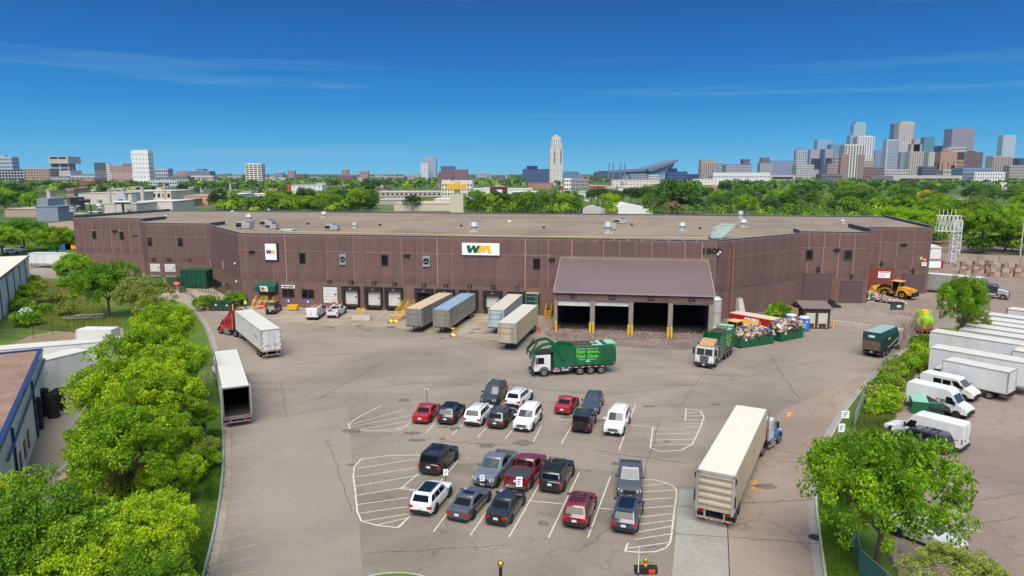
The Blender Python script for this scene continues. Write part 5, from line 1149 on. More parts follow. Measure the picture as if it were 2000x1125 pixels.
    b_=MB();b_.loft([sec(-3.92,hw+.03,1.05,3.85,.12),sec(-5.0,hw+.03,1.0,3.85,.2),sec(-5.45,hw+.03,1.2,3.5,.3),sec(-5.5,hw,1.5,3.0,.3)]);b_.build('tailgate',g_,t0,40)
    b_=MB();b_.bx(-5.52,-4.3,-1.0,1.0,3.84,3.9);b_.bx(-3.8,-2.4,-hw+.02,hw-.02,3.755,3.8);b_.build('top_panel',mat('pale_mint_metal',(136,186,160),.5),t0)
    b_=MB();b_.bx(-3.2,-.1,-.7,-.6,3.8,3.95);b_.bx(-3.2,-.1,.6,.7,3.8,3.95)
    for k in range(5):b_.bx(-3.1+k*.7,-3.0+k*.7,-.7,.7,3.82,3.9)
    b_.build('top_rail',mat('rusty_brown_steel',(110,74,60),.8,var=.2),t0)
    for s_ in(-1,1):
        b_=MB();b_.bx(-4.0,2.6,*sorted((s_*(hw-.02),s_*(hw+.03))),1.0,1.13);b_.build('side_stripe',M_stripe,t0)
        b_=MB()
        for k in range(8):b_.bx(-3.9+k*.85,-3.55+k*.85,*sorted((s_*(hw+.03),s_*(hw+.036))),1.03,1.1)
        b_.build('reflector',M_plate,t0)
        b_=MB();b_.bx(-5.4,-5.2,*sorted((s_*hw,s_*(hw+.04))),1.3,1.6);b_.build('tail_light',M_red,t0)
        b_=MB();b_.bx(-3.1,-.4,*sorted((s_*(hw+.001),s_*(hw+.012))),1.5,3.35);b_.build('advert_panel',mat('advert_green',(10,104,66),.4),t0)
        b_=MB();b_.bx(-3.15,-.35,*sorted((s_*(hw+.012),s_*(hw+.02))),3.36,3.41);b_.build('panel_trim',M_plate,t0)
        b_=MB();b_.cyl((.6,s_*1.0,.75),(1.5,s_*1.0,.75),.22,n=10);b_.bx(1.7,2.6,*sorted((s_*.7,s_*1.15)),.55,1.0);b_.build('side_tank',M_alu,t0)
        y=s_*(hw+.02);xt=-2.95 if s_>0 else-.55
        xt=-1.75
        text_on('Think Green,',.58,M_lime,t0,xt,y,3.0,s_);text_on('Think Clean.',.58,M_lime,t0,xt,y,2.42,s_)
        text_on('This truck runs on clean natural gas',.15,M_plate,t0,xt,y,2.02,s_,bold=.003);text_on('WM',.32,M_plate,t0,xt,y,1.76,s_)
    if arms:
        for s_ in(-1,1):
            y=s_*(hw+.12)
            pts=[(1.3,y,2.1),(2.0,y,3.6),(2.9,y,4.25),(3.9,y,4.15),(4.9,y,3.55),(5.45,y,2.95)]
            b_=MB()
            for a_,c_ in zip(pts,pts[1:]):b_.bar(a_,c_,.16,.34)
            b_.build('lift_arm',g_,t0)
            b_=MB()
            b_.bar((5.45,y*.75,3.1),(4.6,y*.75,4.35),.14,.16);b_.bar((5.5,y*.75,3.1),(5.5,y*.75,2.4),.14,.16);b_.build('fork',mat('dark_olive_steel',(60,62,48),.6,.2),t0)
        b_=MB();b_.cyl((5.45,-hw-.1,3.05),(5.45,hw+.1,3.05),.1,n=8);b_.build('fork_shaft',M_dark,t0)
        b_=MB();b_.hexa([(2.6,-1.0,2.95),(4.9,-1.05,2.8),(4.9,1.05,2.8),(2.6,1.0,2.95),(2.6,-1.0,3.1),(4.7,-1.0,2.95),(4.7,1.0,2.95),(2.6,1.0,3.1)]);b_.build('cab_guard',M_dark,t0)
    return t0
pa,pb=P(1049,735),P(1172,729);m_=(pa+pb)/2;d=(pa-pb).normalized()
T1=refuse_truck('green front loader garbage truck with Think Green lettering and white cab',m_+V((.35,.9,0)),math.atan2(d.y,d.x))
pa,pb=P(1376,719),P(1424,682);d=(pa-pb).normalized()
T2=refuse_truck('green and white garbage truck facing the camera beside the wheel loader',pa-d*5.0+V((-.1,0,0)),math.atan2(d.y,d.x),arms=False)
b_=MB()
for s_ in(-1,1):b_.bar((2.7,s_*1.15,2.2),(4.0,s_*1.2,3.1),.1,.16);b_.bar((4.0,s_*1.2,3.1),(4.6,s_*1.2,2.6),.1,.14)
b_.build('lift_arm',M_wmgreen,T2)
b_=MB();b_.hexa([(2.7,-.95,2.6),(4.6,-.95,2.85),(4.6,.95,2.85),(2.7,.95,2.6),(2.6,-.95,3.5),(2.7,-.95,3.5),(2.7,.95,3.5),(2.6,.95,3.5)]);b_.build('loading_pan',mat('worn_tan_steel',(170,132,92),.8,var=.15),T2)
# ---- roll-off truck, seen from behind
pa,pb=P(1702,698),P(1757,672);d=(pb-pa).normalized()
t0=thing('rolloff_truck','roll-off truck carrying a dark green closed container near the right hedge','truck',pa+V((0,0,0)),math.atan2(d.y,d.x))
b_=MB();b_.bx(0,8.6,-.45,-.3,.8,1.1);b_.bx(0,8.6,.3,.45,.8,1.1);b_.bx(-.1,0,-1.2,1.2,.55,.9);b_.build('chassis',M_dark,t0)
for x in(1.2,2.5,3.8):
    for s_ in(-1,1):wheel(t0,x,s_*1.05,.52,.3,side=s_,rr=.6)
for s_ in(-1,1):
    wheel(t0,7.6,s_*1.05,.52,.3,side=s_,rr=.6)
    b_=MB();b_.bx(.35,.42,*sorted((s_*.7,s_*1.25)),.2,1.0);b_.build('mud_flap',M_dark,t0)
    b_=MB();b_.bx(-.14,-.1,*sorted((s_*.7,s_*1.1)),.6,.75);b_.build('tail_light',M_red,t0)
b_=MB();b_.hexa([(7.0,-1.2,.8),(8.9,-1.2,.8),(8.9,1.2,.8),(7.0,1.2,.8),(7.0,-1.2,2.9),(8.6,-1.15,2.9),(8.6,1.15,2.9),(7.0,1.2,2.9)]);b_.build('cab',M_white,t0)
b_=MB();b_.bx(-.3,0,-.17,.17,.75,.9);b_.build('number_plate',M_plate,t0)
M_teal=mat('dark_teal_green',(16,62,58),.45,coat=.3,dirt=(50,56,50),dirtamt=.3)
t1=thing('waste_container','dark teal closed waste container with light sloping roof on the roll-off truck','container',pa+V((0,0,1.12)),math.atan2(d.y,d.x))
b_=MB();sx=lambda x,s0=0:[(x,-1.2,0),(x,1.2,0),(x,1.25,1.7),(x,.95,2.45),(x,-.95,2.45),(x,-1.25,1.7)]
b_.loft([sx(-.3),sx(6.0),[(6.6,-1.2,.3),(6.6,1.2,.3),(6.6,1.2,1.5),(6.6,.9,2.2),(6.6,-.9,2.2),(6.6,-1.2,1.5)]]);b_.build('shell',M_teal,t1)
b_=MB();b_.bx(-.3,6.0,-.93,.93,2.452,2.48);b_.build('lid',mat('pale_teal_roof',(140,170,168),.4),t1)
b_=MB();b_.bx(-.42,-.31,-1.2,1.2,1.3,2.45);b_.build('tail_panel',M_teal,t1)
b_=MB();b_.bx(-.45,-.31,-1.15,1.15,.0,1.25);b_.build('rusty_door',mat('rusty_brown_panel',(98,78,62),.8,var=.25),t1)
b_=MB();b_.bx(-.44,-.425,-.35,.45,1.75,2.05);b_.build('sticker',M_plate,t1)
b_=MB();b_.bx(2.2,3.0,-1.262,-1.255,1.2,1.5);b_.build('sticker',M_plate,t1)
b_=MB()
for k in range(6):b_.bx(.4+k*1.05,.5+k*1.05,-1.29,-1.2,.05,1.65);b_.bx(.4+k*1.05,.5+k*1.05,1.2,1.29,.05,1.65)
b_.build('side_rib',M_teal,t1)
b_=MB();b_.bar((2.0,-1.35,.1),(6.2,-1.35,1.0),.08,.1);b_.build('strut',M_alu,t1)
# ---- bright green tanker behind the hedge
pt=P(1804,646);t0=thing('tanker_truck','lime green tank truck with red chassis half hidden behind the hedge','tank truck',pt,R(62))
b_=MB();sec=lambda x,r_:[(x,math.cos(t)*r_*1.1,2.0+math.sin(t)*r_)for t in[i*math.pi/6 for i in range(12)]]
b_.loft([sec(-3.2,.6),sec(-3.0,1.1),sec(2.6,1.15),sec(2.9,.7)]);b_.build('tank',paint('lime',(150,206,16)),t0,40)
b_=MB();b_.bx(-3.3,4.6,-1.1,1.1,.6,1.0);b_.build('chassis',paint('chassis_red',(180,30,30)),t0)
b_=MB();b_.bx(3.1,4.8,-1.1,1.1,1.0,2.7);b_.build('cab',paint('lime',(150,206,16)),t0)
b_=MB();b_.quad((4.82,-1,1.7),(4.82,1,1.7),(4.82,1,2.5),(4.82,-1,2.5));b_.build('windscreen',M_glass,t0)
for x in(-2.4,-1.2,3.9):
    for s_ in(-1,1):wheel(t0,x,s_*1.0,.5,.3,side=s_,rr=.6)
b_=MB();b_.bx(-2,1.5,-.4,.4,3.1,3.2);b_.cyl((-1,0,3.1),(-1,0,3.4),.3,n=10);b_.build('walkway',M_yellow,t0)
# ---- wheel loaders
def loader(label,p,rz,s=1.0,bucket='down'):
    t0=thing('wheel_loader',label,'wheel loader',p,rz,'yellow wheel loaders');t0.scale=(s,s,s);Y=mat('loader_yellow',(206,150,40),.5,dirt=(110,86,50),dirtamt=.4,dirtscale=1.2)
    b_=MB();b_.hexa([(-3.6,-1.0,.9),(-.6,-1.1,.9),(-.6,1.1,.9),(-3.6,1.0,.9),(-3.5,-.95,2.0),(-.8,-1.0,2.4),(-.8,1.0,2.4),(-3.5,.95,2.0)]);b_.build('engine_cover',Y,t0)
    b_=MB();b_.bx(-3.9,-3.6,-1.1,1.1,.7,1.5);b_.build('counterweight',M_dark,t0)
    b_=MB();b_.hexa([(-1.2,-.8,1.6),(.7,-.8,1.6),(.7,.8,1.6),(-1.2,.8,1.6),(-1.0,-.75,3.3),(.5,-.75,3.3),(.5,.75,3.3),(-1.0,.75,3.3)]);b_.build('cab',M_glass,t0)
    b_=MB();b_.bx(-1.2,.7,-.9,.9,3.3,3.45);b_.build('cab_roof',mat('pale_orange_roof',(226,178,110),.5),t0)
    for x in(-1.05,.55):
        for y in(-.78,.78):b_=MB();b_.bar((x,y,1.6),(x*.9,y*.97,3.3),.1,.1);b_.build('cab_post',Y,t0)
    b_=MB();b_.bx(.3,2.4,-.6,.6,.8,1.6);b_.build('front_frame',Y,t0)
    for x in(-1.9,1.6):
        for s_ in(-1,1):wheel(t0,x,s_*1.15,.85,.6,side=s_,rim=Y,rr=.5)
    for s_ in(-1,1):
        b_=MB();b_.bar((.9,s_*.5,1.9),(2.7,s_*.5,2.2),.18,.4);b_.bar((2.7,s_*.5,2.2),(4.0,s_*.5,1.0),.18,.35);b_.build('lift_arm',M_dark,t0)
        n=6;ring=[]
        b_=MB()
        for k in range(n+1):
            t=R(20)+R(140)*k/n;ring.append([(-1.9+math.cos(t)*1.05,s_*.85,.85+math.sin(t)*1.05),(-1.9+math.cos(t)*1.05,s_*1.45,.85+math.sin(t)*1.05),(-1.9+math.cos(t)*.95,s_*1.45,.85+math.sin(t)*.95),(-1.9+math.cos(t)*.95,s_*.85,.85+math.sin(t)*.95)])
        b_.loft(ring);b_.build('fender',Y,t0,40)
    pr2=[(3.7,.3),(5.0,.2),(5.1,.3),(4.2,.55),(4.0,1.2),(4.3,1.9),(4.1,1.9),(3.6,1.2)]
    if bucket=='up':pr2=[(x-.2,z+.9)for x,z in pr2]
    b_=MB();b_.side(pr2,-1.5,1.5);b_.bx(3.75,4.9,-1.5,-1.44,pr2[0][1],pr2[0][1]+1.2)if False else None
    b_.side([(3.7,pr2[0][1]),(5.0,pr2[1][1]),(4.3,pr2[5][1])],-1.55,-1.5);b_.side([(3.7,pr2[0][1]),(5.0,pr2[1][1]),(4.3,pr2[5][1])],1.5,1.55);b_.build('bucket',Y,t0)
    return t0
p1,p2=P(1776,586),P(1736,580);d=(p2-p1).normalized();loader('yellow wheel loader pushing rubbish beside the rust coloured wall',(p1+p2)/2+V((0,1.2,0)),math.atan2(d.y,d.x),1.02)
p1=P(1437,672);loader('yellow wheel loader tipping waste into the green open containers',p1+V((.5,1.8,0)),R(38),.95,'up')
# ---- black tractor and its trailer at the far right
p1,p2=P(1965,584),P(1915,579);d=(p1-p2).normalized();fwp=P(1915,581)+V((0,1.3,0))
tractor('black and silver truck tractor in the recycling yard',fwp,math.atan2(d.y,d.x),paint('tractor_black',(40,42,44)),sleeper=True,fairing=False,hood_m=paint('tractor_silver',(150,152,154)),H=2.8)
trailer('long silver open top trailer behind the tree in the recycling yard',fwp-d*15,math.atan2(d.y,d.x),L=16,H=4.0,body=M_alu,roof=mat('pale_tarp',(196,196,188),.7),ribs=22,style='plain',axles=(1.4,2.7),gear=True)
# ---- parked box trailers in the neighbouring car park: long parallel white boxes
SD=(P(2000,757,3.9)-P(1815,708,3.9));
def boxtr(label,x,y,H=4.0,L=16,ang=None,**k):
    c=P(x,y,H);return trailer(label,V((c.x,c.y,0)),ang if ang is not None else R(-14),L=L,H=H,group='white trailers parked in the neighbouring lot',**k)
def trailer_dir(a_,c_,H):
    p,q=P(*a_,H),P(*c_,H);d=(q-p);d.z=0;d.normalize();return d
e=trailer_dir((1815,646),(2000,674),4.1);n_l=V((-e.y,e.x,0))
where=['nearest full length one in the row, dirty cream roof','second in the parallel row','third in the parallel row','fourth in the parallel row','fifth in the parallel row','sixth in the parallel row, farthest of the white roofs']
for i,(x,y)in enumerate([(1817,647),(1873,643),(1882,634.5),(1890,626.5),(1903,620),(1927,614)]):
    c=P(x,y,4.1);c.z=0
    trailer('long white box trailer, '+where[i],c+n_l*1.3,math.atan2(e.y,e.x),L=16.1,H=4.1,style='plain',group='white trailers parked in the neighbouring lot',gear=False)
c=P(1967,603,3.9);c.z=0;t0=trailer('white box with blue corner posts at the far end of the neighbouring lot',c+n_l*1.3,math.atan2(e.y,e.x),L=12,H=3.9,style='plain',group='white trailers parked in the neighbouring lot',gear=False)
b_=MB();b_.bx(-.05,.1,-1.33,-1.2,1.1,3.95);b_.bx(-.05,.1,1.2,1.33,1.1,3.95);b_.build('corner_post',paint('post_blue',(30,60,130)),t0)
def boxtruck(label,rc,rz,Lb=7.3,H=3.6,cabm=None,group='vehicles in the neighbouring car park',cab=True,r=.45):
    t0=thing('box_truck',label,'box truck',rc,rz,group);hw=1.25;cm=cabm or M_white
    b_=MB();b_.bx(0,Lb,-hw,hw,1.0,H-.03);b_.build('box',M_white,t0);b_=MB();b_.bx(.04,Lb-.04,-hw+.04,hw-.04,H-.03,H);b_.build('roof',M_troof,t0)
    b_=MB()
    for y in(-hw,hw):b_.bar((0,y,H-.04),(Lb,y,H-.04),.06,.1);b_.bar((0,y,1.02),(Lb,y,1.02),.06,.1);b_.bar((Lb,y,1),(Lb,y,H),.1,.1);b_.bar((0,y,1),(0,y,H),.1,.1)
    b_.bar((Lb,-hw,H-.04),(Lb,hw,H-.04),.08,.12);b_.bar((0,-hw,H-.04),(0,hw,H-.04),.06,.1);b_.build('edge_trim',M_alu,t0)
    b_=MB()
    for k in range(5):b_.bx(-.03,-.005,-hw+.15,hw-.15,1.1+k*.46,1.52+k*.46)
    b_.build('rear_door',M_white,t0)
    b_=MB();b_.bx(-.1,Lb+2,-.4,.4,.6,.98);b_.bx(-.1,0,-hw,hw,.55,.75);b_.build('chassis',M_dark,t0)
    for s_ in(-1,1):
        wheel(t0,1.7,s_*1.05,r,.25,side=s_,rr=.6);wheel(t0,1.7,s_*.78,r,.25,side=s_,rr=.6)
        b_=MB();b_.bx(-.12,-.09,*sorted((s_*1.0,s_*1.2)),.6,.72);b_.build('tail_light',M_red,t0)
    if cab:
        x=Lb+.15
        b_=MB();w_=1.0
        b_.loft([[(x,-w_,.6),(x,w_,.6),(x,w_,1.5),(x,w_*.85,2.35),(x,-w_*.85,2.35),(x,-w_,1.5)],[(x+.9,-w_,.6),(x+.9,w_,.6),(x+.9,w_,1.5),(x+.75,w_*.85,2.35),(x+.75,-w_*.85,2.35),(x+.9,-w_,1.5)],
            [(x+1.5,-w_,.6),(x+1.5,w_,.6),(x+1.5,w_,1.45),(x+1.35,w_*.9,1.55),(x+1.35,-w_*.9,1.55),(x+1.5,-w_,1.45)],[(x+2.3,-w_*.95,.6),(x+2.3,w_*.95,.6),(x+2.3,w_*.95,1.1),(x+2.25,w_*.85,1.3),(x+2.25,-w_*.85,1.3),(x+2.3,-w_*.95,1.1)]]);b_.build('cab',cm,t0,30)
        b_=MB();b_.quad((x+1.33,-.85,1.62),(x+1.33,.85,1.62),(x+.88,.8,2.25),(x+.88,-.8,2.25));b_.build('windscreen',M_glass,t0)
        b_=MB()
        for s_ in(-1,1):b_.quad((x+.15,s_*1.005,1.5),(x+1.2,s_*1.005,1.5),(x+.8,s_*.9,2.2),(x+.15,s_*.9,2.2))
        b_.build('side_window',M_glass,t0)
        for s_ in(-1,1):
            wheel(t0,x+1.3,s_*.92,r,.25,side=s_,rr=.6)
            b_=MB();b_.bx(x+2.25,x+2.33,*sorted((s_*.6,s_*.9)),.9,1.1);b_.build('headlight',M_lamp,t0)
            b_=MB();b_.bx(x+.9,x+1.0,*sorted((s_*1.1,s_*1.35)),1.4,1.8);b_.build('mirror',M_dark,t0)
        b_=MB();b_.bx(x+2.28,x+2.42,-1,1,.5,.75);b_.build('bumper',M_dark,t0)
    return t0
a_,c_=P(1968,727,3.5),P(1990.5,721,3.5);d=trailer_dir((1968,727),(1880,710),3.5);m_=(a_+c_)/2;m_.z=0
bt=boxtruck('white box truck with grey roof edge and cab facing the hedge',m_,math.atan2(d.y,d.x),Lb=6.6,H=3.5)
c=P(1817,678,3.9);c.z=0;trailer('short white box trailer with rounded metal front corner in front of the long ones',c+n_l*1.3,math.atan2(e.y,e.x),L=10.4,H=3.9,fl=1.0,style='plain',gear=True,axles=(1.2,),group='white trailers parked in the neighbouring lot')
c=P(2035,775);boxtruck('truck with dark green cab cut off by the right edge of the picture',V((c.x+6.3,c.y+2.6,0)),math.atan2(d.y,d.x),Lb=6.6,cabm=paint('deep_green',(18,52,44)))
c=P(1905,665,3.0);boxtruck('white truck whose cab roof shows between the parked trailers',V((c.x+6,c.y-1,0)),math.atan2(d.y,d.x),Lb=5,H=2.9)
def at_px(x,y,dz=0):p=P(x,y);return V((p.x,p.y,dz))
t0=thing('dumpster','green dumpster with its dark lids half open between two white vans','dumpster',at_px(1808,806),R(-20));t0.scale=(.78,.78,.78)
b_=MB();b_.bx(-1.9,1.9,-1.1,1.1,.1,1.7);b_.build('bin_body',M_wmgreen,t0)
b_=MB();b_.hexa([(-1.9,-1.15,1.72),(0,-1.15,1.72),(0,1.1,2.1),(-1.9,1.1,2.1),(-1.9,-1.15,1.78),(0,-1.15,1.78),(0,1.1,2.16),(-1.9,1.1,2.16)]);b_.build('lid',mat('mint_plastic',(120,170,150),.6),t0)
b_=MB();b_.hexa([(.1,-1.6,1.2),(2.6,-1.5,.9),(2.4,1.1,1.9),(.1,1.1,2.2),(.1,-1.6,1.28),(2.6,-1.5,.98),(2.4,1.1,1.98),(.1,1.1,2.28)]);b_.build('lid',M_black,t0)
# ---------------------------------------------------------------- left parcel
M_blue=mat('blue_trim',(26,48,96),.5,coat=.2);M_wwall=mat('white_block_wall',(218,218,216),.8,var=.05,dirt=(150,140,128),dirtamt=.4,dirtscale=.3,streak=True)
G_brown=ground_mat('brown_gravel_roof',(146,118,102),(122,98,86),.3,3.0,speck=.6,speckcol=(190,170,155),stainamt=.3)
h1=6.0
pts=[P(82,682,h1),P(0,868,h1)]
c0=pts[0];dd=(pts[1]-pts[0]);dd.z=0;dd.normalize();L_=40
tl=P(0,685,h1);t_side=(tl-c0);t_side.z=0;t_side.normalize()
bl=thing('low_building','low white building with brown gravel roof and blue trim in the lower left corner','building',V((c0.x,c0.y,0)),math.atan2(dd.y,dd.x))
M_=Matrix.Rotation(-math.atan2(dd.y,dd.x),3,'Z');ws=M_@t_side
wy=-1 if ws.y<0 else 1
b_=MB();b_.bx(0,46,*sorted((0,wy*26)),0,h1-.15);b_.build('wall',M_wwall,bl)
b_=MB();b_.bx(.3,45.7,*sorted((wy*.3,wy*25.7)),h1-.15,h1-.05);b_.build('roof',G_brown,bl)
b_=MB();b_.bx(-.08,46,*sorted((-wy*.08,wy*.3)),h1-.3,h1+.1);b_.bx(-.08,.3,*sorted((wy*.3,wy*26)),h1-.3,h1+.1);b_.build('blue_fascia',M_blue,bl)
for y_ in(12,26):
    b_=MB();b_.bx(-.2+y_,.0+y_,*sorted((-wy*.2,-wy*.02)),0,h1-.45);b_.build('downpipe',M_blue,bl)
b_=MB();b_.bar((0.5,-wy*.2,h1-1.0),(30,-wy*.2,h1-1.6),.16,.16);b_.build('gutter_pipe',M_blue,bl)
for x_ in(17.0,19.6,22.5):
    b_=MB();b_.bx(x_,x_+1.1,*sorted((-wy*.06,-wy*.002)),1.0,2.5);f_=b_.build('window',M_frame,bl)
    for i_ in range(2):
        for j_ in range(3):b_=MB();b_.bx(x_+.08+i_*.5,x_+.53+i_*.5,*sorted((-wy*.07,-wy*.061)),1.08+j_*.46,1.48+j_*.46);b_.build('pane',M_wdark,f_)
b_=MB();b_.bx(26,26.9,*sorted((-wy*.06,-wy*.002)),0,2.2);b_.build('door',M_frame,bl)
b_=MB();b_.cyl((3,wy*6,h1-.05),(3,wy*6,h1+.7),.18,n=8);b_.cyl((3,wy*6,h1+.7),(3,wy*6,h1+.85),.3,n=10);b_.bx(2.6,3.4,wy*6-.4,wy*6+.4,h1-.05,h1+.12);b_.build('roof_vent',M_white,bl)
b_=MB();b_.ico((1.5,-wy*.4,h1-2.3),.18);b_.bar((.5,-wy*.1,h1-1.5),(1.5,-wy*.3,h1-2.1),.06,.06);b_.build('security_camera',M_white,bl)
h2=7.0;a_=P(54,499,h2);c_=P(0,540,h2);dd=(c_-a_);dd.z=0;dd.normalize()
ul=thing('metal_building','white metal building with blue corner trims at the left edge','building',V((a_.x,a_.y,0)),math.atan2(dd.y,dd.x))
b_=MB();b_.bx(0,60,*sorted((0,-30)),0,h2-.1);b_.build('wall',M_wwall,ul)
b_=MB();b_.bx(-.2,60,-30,.2,h2-.1,h2);b_.build('roof',mat('cream_roof',(206,198,182),.8,var=.05),ul)
b_=MB();b_.bx(-.25,60,.21,.3,h2-.4,h2+.05);b_.build('blue_fascia',M_blue,ul)
for k in range(6):b_=MB();x_=6+k*8;b_.bx(x_,x_+.2,.005,.14,0,h2-.42);b_.build('downpipe',M_blue,ul)
def tr_px(label,a_,c_,H,L,cat='trailer',**k):
    p,q=P(*a_,H),P(*c_,H);d=(q-p);d.z=0;d.normalize();nn=V((-d.y,d.x,0));p.z=0
    return trailer(label,p+nn*(k.pop('W',2.6)/2),math.atan2(d.y,d.x),L=L,H=H,cat=cat,group=None,style='plain',**k)
tr_px('white box trailer parked behind the white metal building',(55,494),(150,496),4.0,15.5,gear=True,axles=(10,11.3))
tr_px('long white storage trailer behind the low gravel roofed building',(-60,688),(150,671),4.0,16,gear=False,axles=None,nrear=False)
tr_px('white storage box with dark seams beside the stacked tyres',(70,708),(145,690),4.0,6.2,gear=False,axles=None,nrear=False,fl=.3)
def cargo_trailer(label,x,y,rz,L=6,H=2.4):
    t0=thing('cargo_trailer',label,'trailer',at_px(x,y),rz)
    b_=MB();b_.loft([[(0,-1.1,.5),(0,1.1,.5),(0,1.1,H),(0,-1.1,H)],[(L-1,-1.1,.5),(L-1,1.1,.5),(L-1,1.1,H),(L-1,-1.1,H)],[(L,-.3,.5),(L,.3,.5),(L-.2,.3,H-.2),(L-.2,-.3,H-.2)]]);b_.build('box',M_white,t0)
    for x_ in(2.0,2.8):
        for s_ in(-1,1):wheel(t0,x_,s_*1.1,.35,.2,side=s_)
    b_=MB();b_.bar((L-1,-.8,.5),(L+1.2,0,.5),.1,.1);b_.bar((L-1,.8,.5),(L+1.2,0,.5),.1,.1);b_.build('tongue',M_dark,t0)
    b_=MB();b_.bx(1.2,3.6,-1.3,-1.1,.75,.85);b_.bx(1.2,3.6,1.1,1.3,.75,.85);b_.build('fender',M_dark,t0)
cargo_trailer('small white enclosed cargo trailer left of the tree row',228,672,R(178))
def frame_trailer(label,x,y,rz,m):
    t0=thing('boat_trailer',label,'trailer',at_px(x,y),rz)
    b_=MB()
    for y_ in(-.9,.9):b_.bar((-2.6,y_,.6),(2.4,y_,.6),.12,.12)
    for k in range(6):b_.bar((-2.5+k*.95,-.9,.6),(-2.5+k*.95,.9,.6),.1,.1)
    b_.bar((2.4,-.9,.6),(4,0,.6),.1,.1);b_.bar((2.4,.9,.6),(4,0,.6),.1,.1)
    for y_ in(-.5,.5):b_.bar((-2.4,y_,.95),(2,y_,.95),.12,.1)
    b_.build('frame',m,t0)
    for s_ in(-1,1):wheel(t0,-.8,s_*1.15,.33,.2,side=s_)
frame_trailer('galvanised boat trailer lying in the grass beside the path',172,625,R(195),M_alu);frame_trailer('black empty trailer frame in the grass near the bushes',86,597,R(10),M_dark)
t0=thing('covered_boat','small boat under a white tarpaulin at the left fence','boat',at_px(50,626),R(110))
b_=MB();rg=lambda x,w_,z,t:[(x,-w_,.7),(x,0,.5),(x,w_,.7),(x,w_*.9,z),(x,w_*.4,z+t),(x,-w_*.4,z+t),(x,-w_*.9,z)]
b_.loft([rg(-2.4,.9,1.3,.2),rg(-1,1.15,1.5,.5),rg(.8,1.1,1.55,.6),rg(2.2,.7,1.4,.3),rg(3,.1,1.25,.05)]);b_.build('tarpaulin',mat('white_tarpaulin',(205,208,206),.6,var=.06),t0,50)
b_=MB();b_.bx(-2.3,2,-.8,.8,.3,.62);b_.build('trailer_frame',M_dark,t0)
for s_ in(-1,1):wheel(t0,-.6,s_*1.0,.3,.2,side=s_)
TY={}
def tyre(x,y,z,r,w_,label,group,rot=None):
    k=(round(r,2),w_)
    if k not in TY:
        b_=MB();n=16;prof=[(.55*r,-w_/2+.02),(.85*r,-w_/2),(r,-w_/2+.06),(r,w_/2-.06),(.85*r,w_/2),(.55*r,w_/2-.02)]
        rings=[[(p_*math.cos(2*math.pi*i/n),p_*math.sin(2*math.pi*i/n),q_)for p_,q_ in prof]for i in range(n)];b_.loft(rings+[rings[0]],cap=False);TY[k]=b_.mesh('tyre',M_black,40)
    o=bpy.data.objects.new('tyre',TY[k]);COL.objects.link(o);o.location=(x+rnd.uniform(-.04,.04),y+rnd.uniform(-.04,.04),z+w_/2)
    if rot:o.rotation_euler=rot
    return tag(o,label,'tyre',group)
stk=[((74,838),11,'in the tall stack nearest the white wall'),((106,815),9,'in the stack right of the tallest one'),((88,812),10,'in the stack behind the tallest one'),((93,765),8,'in the farthest stack by the white storage box'),((118,800),8,'in the stack at the edge of the tree crown')]
for(x,y),n,wh in stk:
    p=P(x,y)
    for k in range(n):tyre(p.x,p.y,k*.29,.56,.285,'black truck tyre '+wh,'tyres stacked along the low building')
for x,y,r,w_,z,l_ in((182,700,.9,.6,0,'huge black loader tyre lying flat, lower of two'),(184,688,.85,.55,.6,'huge black loader tyre lying flat on another one'),(196,706,.5,.3,0,'flat black tyre in front of the huge loader tyres')):
    p=P(x,700);tyre(P(x,y+6).x,P(184,706).y,z,r,w_,l_,'big tyres by the cargo trailer')
t0=thing('flatbed_trailer','white edged flatbed trailer loaded with pallets under the tree row','trailer',at_px(140,962),R(98))
b_=MB();b_.bx(0,7,-1.2,1.2,.9,1.1);b_.build('deck',M_wood,t0);b_=MB();b_.bx(0,7,-1.25,-1.2,.6,1.5);b_.bx(0,7,1.2,1.25,.6,1.5);b_.build('side_board',M_white,t0)
for x_ in(1,2.2):
    for s_ in(-1,1):wheel(t0,x_,s_*1.0,.45,.25,side=s_)
for k in range(3):
    t1=thing('wooden_pallet','wooden pallet stacked on the flatbed trailer under the trees','pallet',t0.location+V((.1,.9,1.1+k*.15)),R(98),'pallets on the flatbed')
    for j in range(6):b_=MB();b_.bx(-.6+j*.22,-.48+j*.22,-.5,.5,.1,.13);b_.build('slat',M_wood,t1)
    b_=MB();b_.bx(-.6,.62,-.5,-.42,0,.1);b_.bx(-.6,.62,.42,.5,0,.1);b_.build('runner',M_wood,t1)
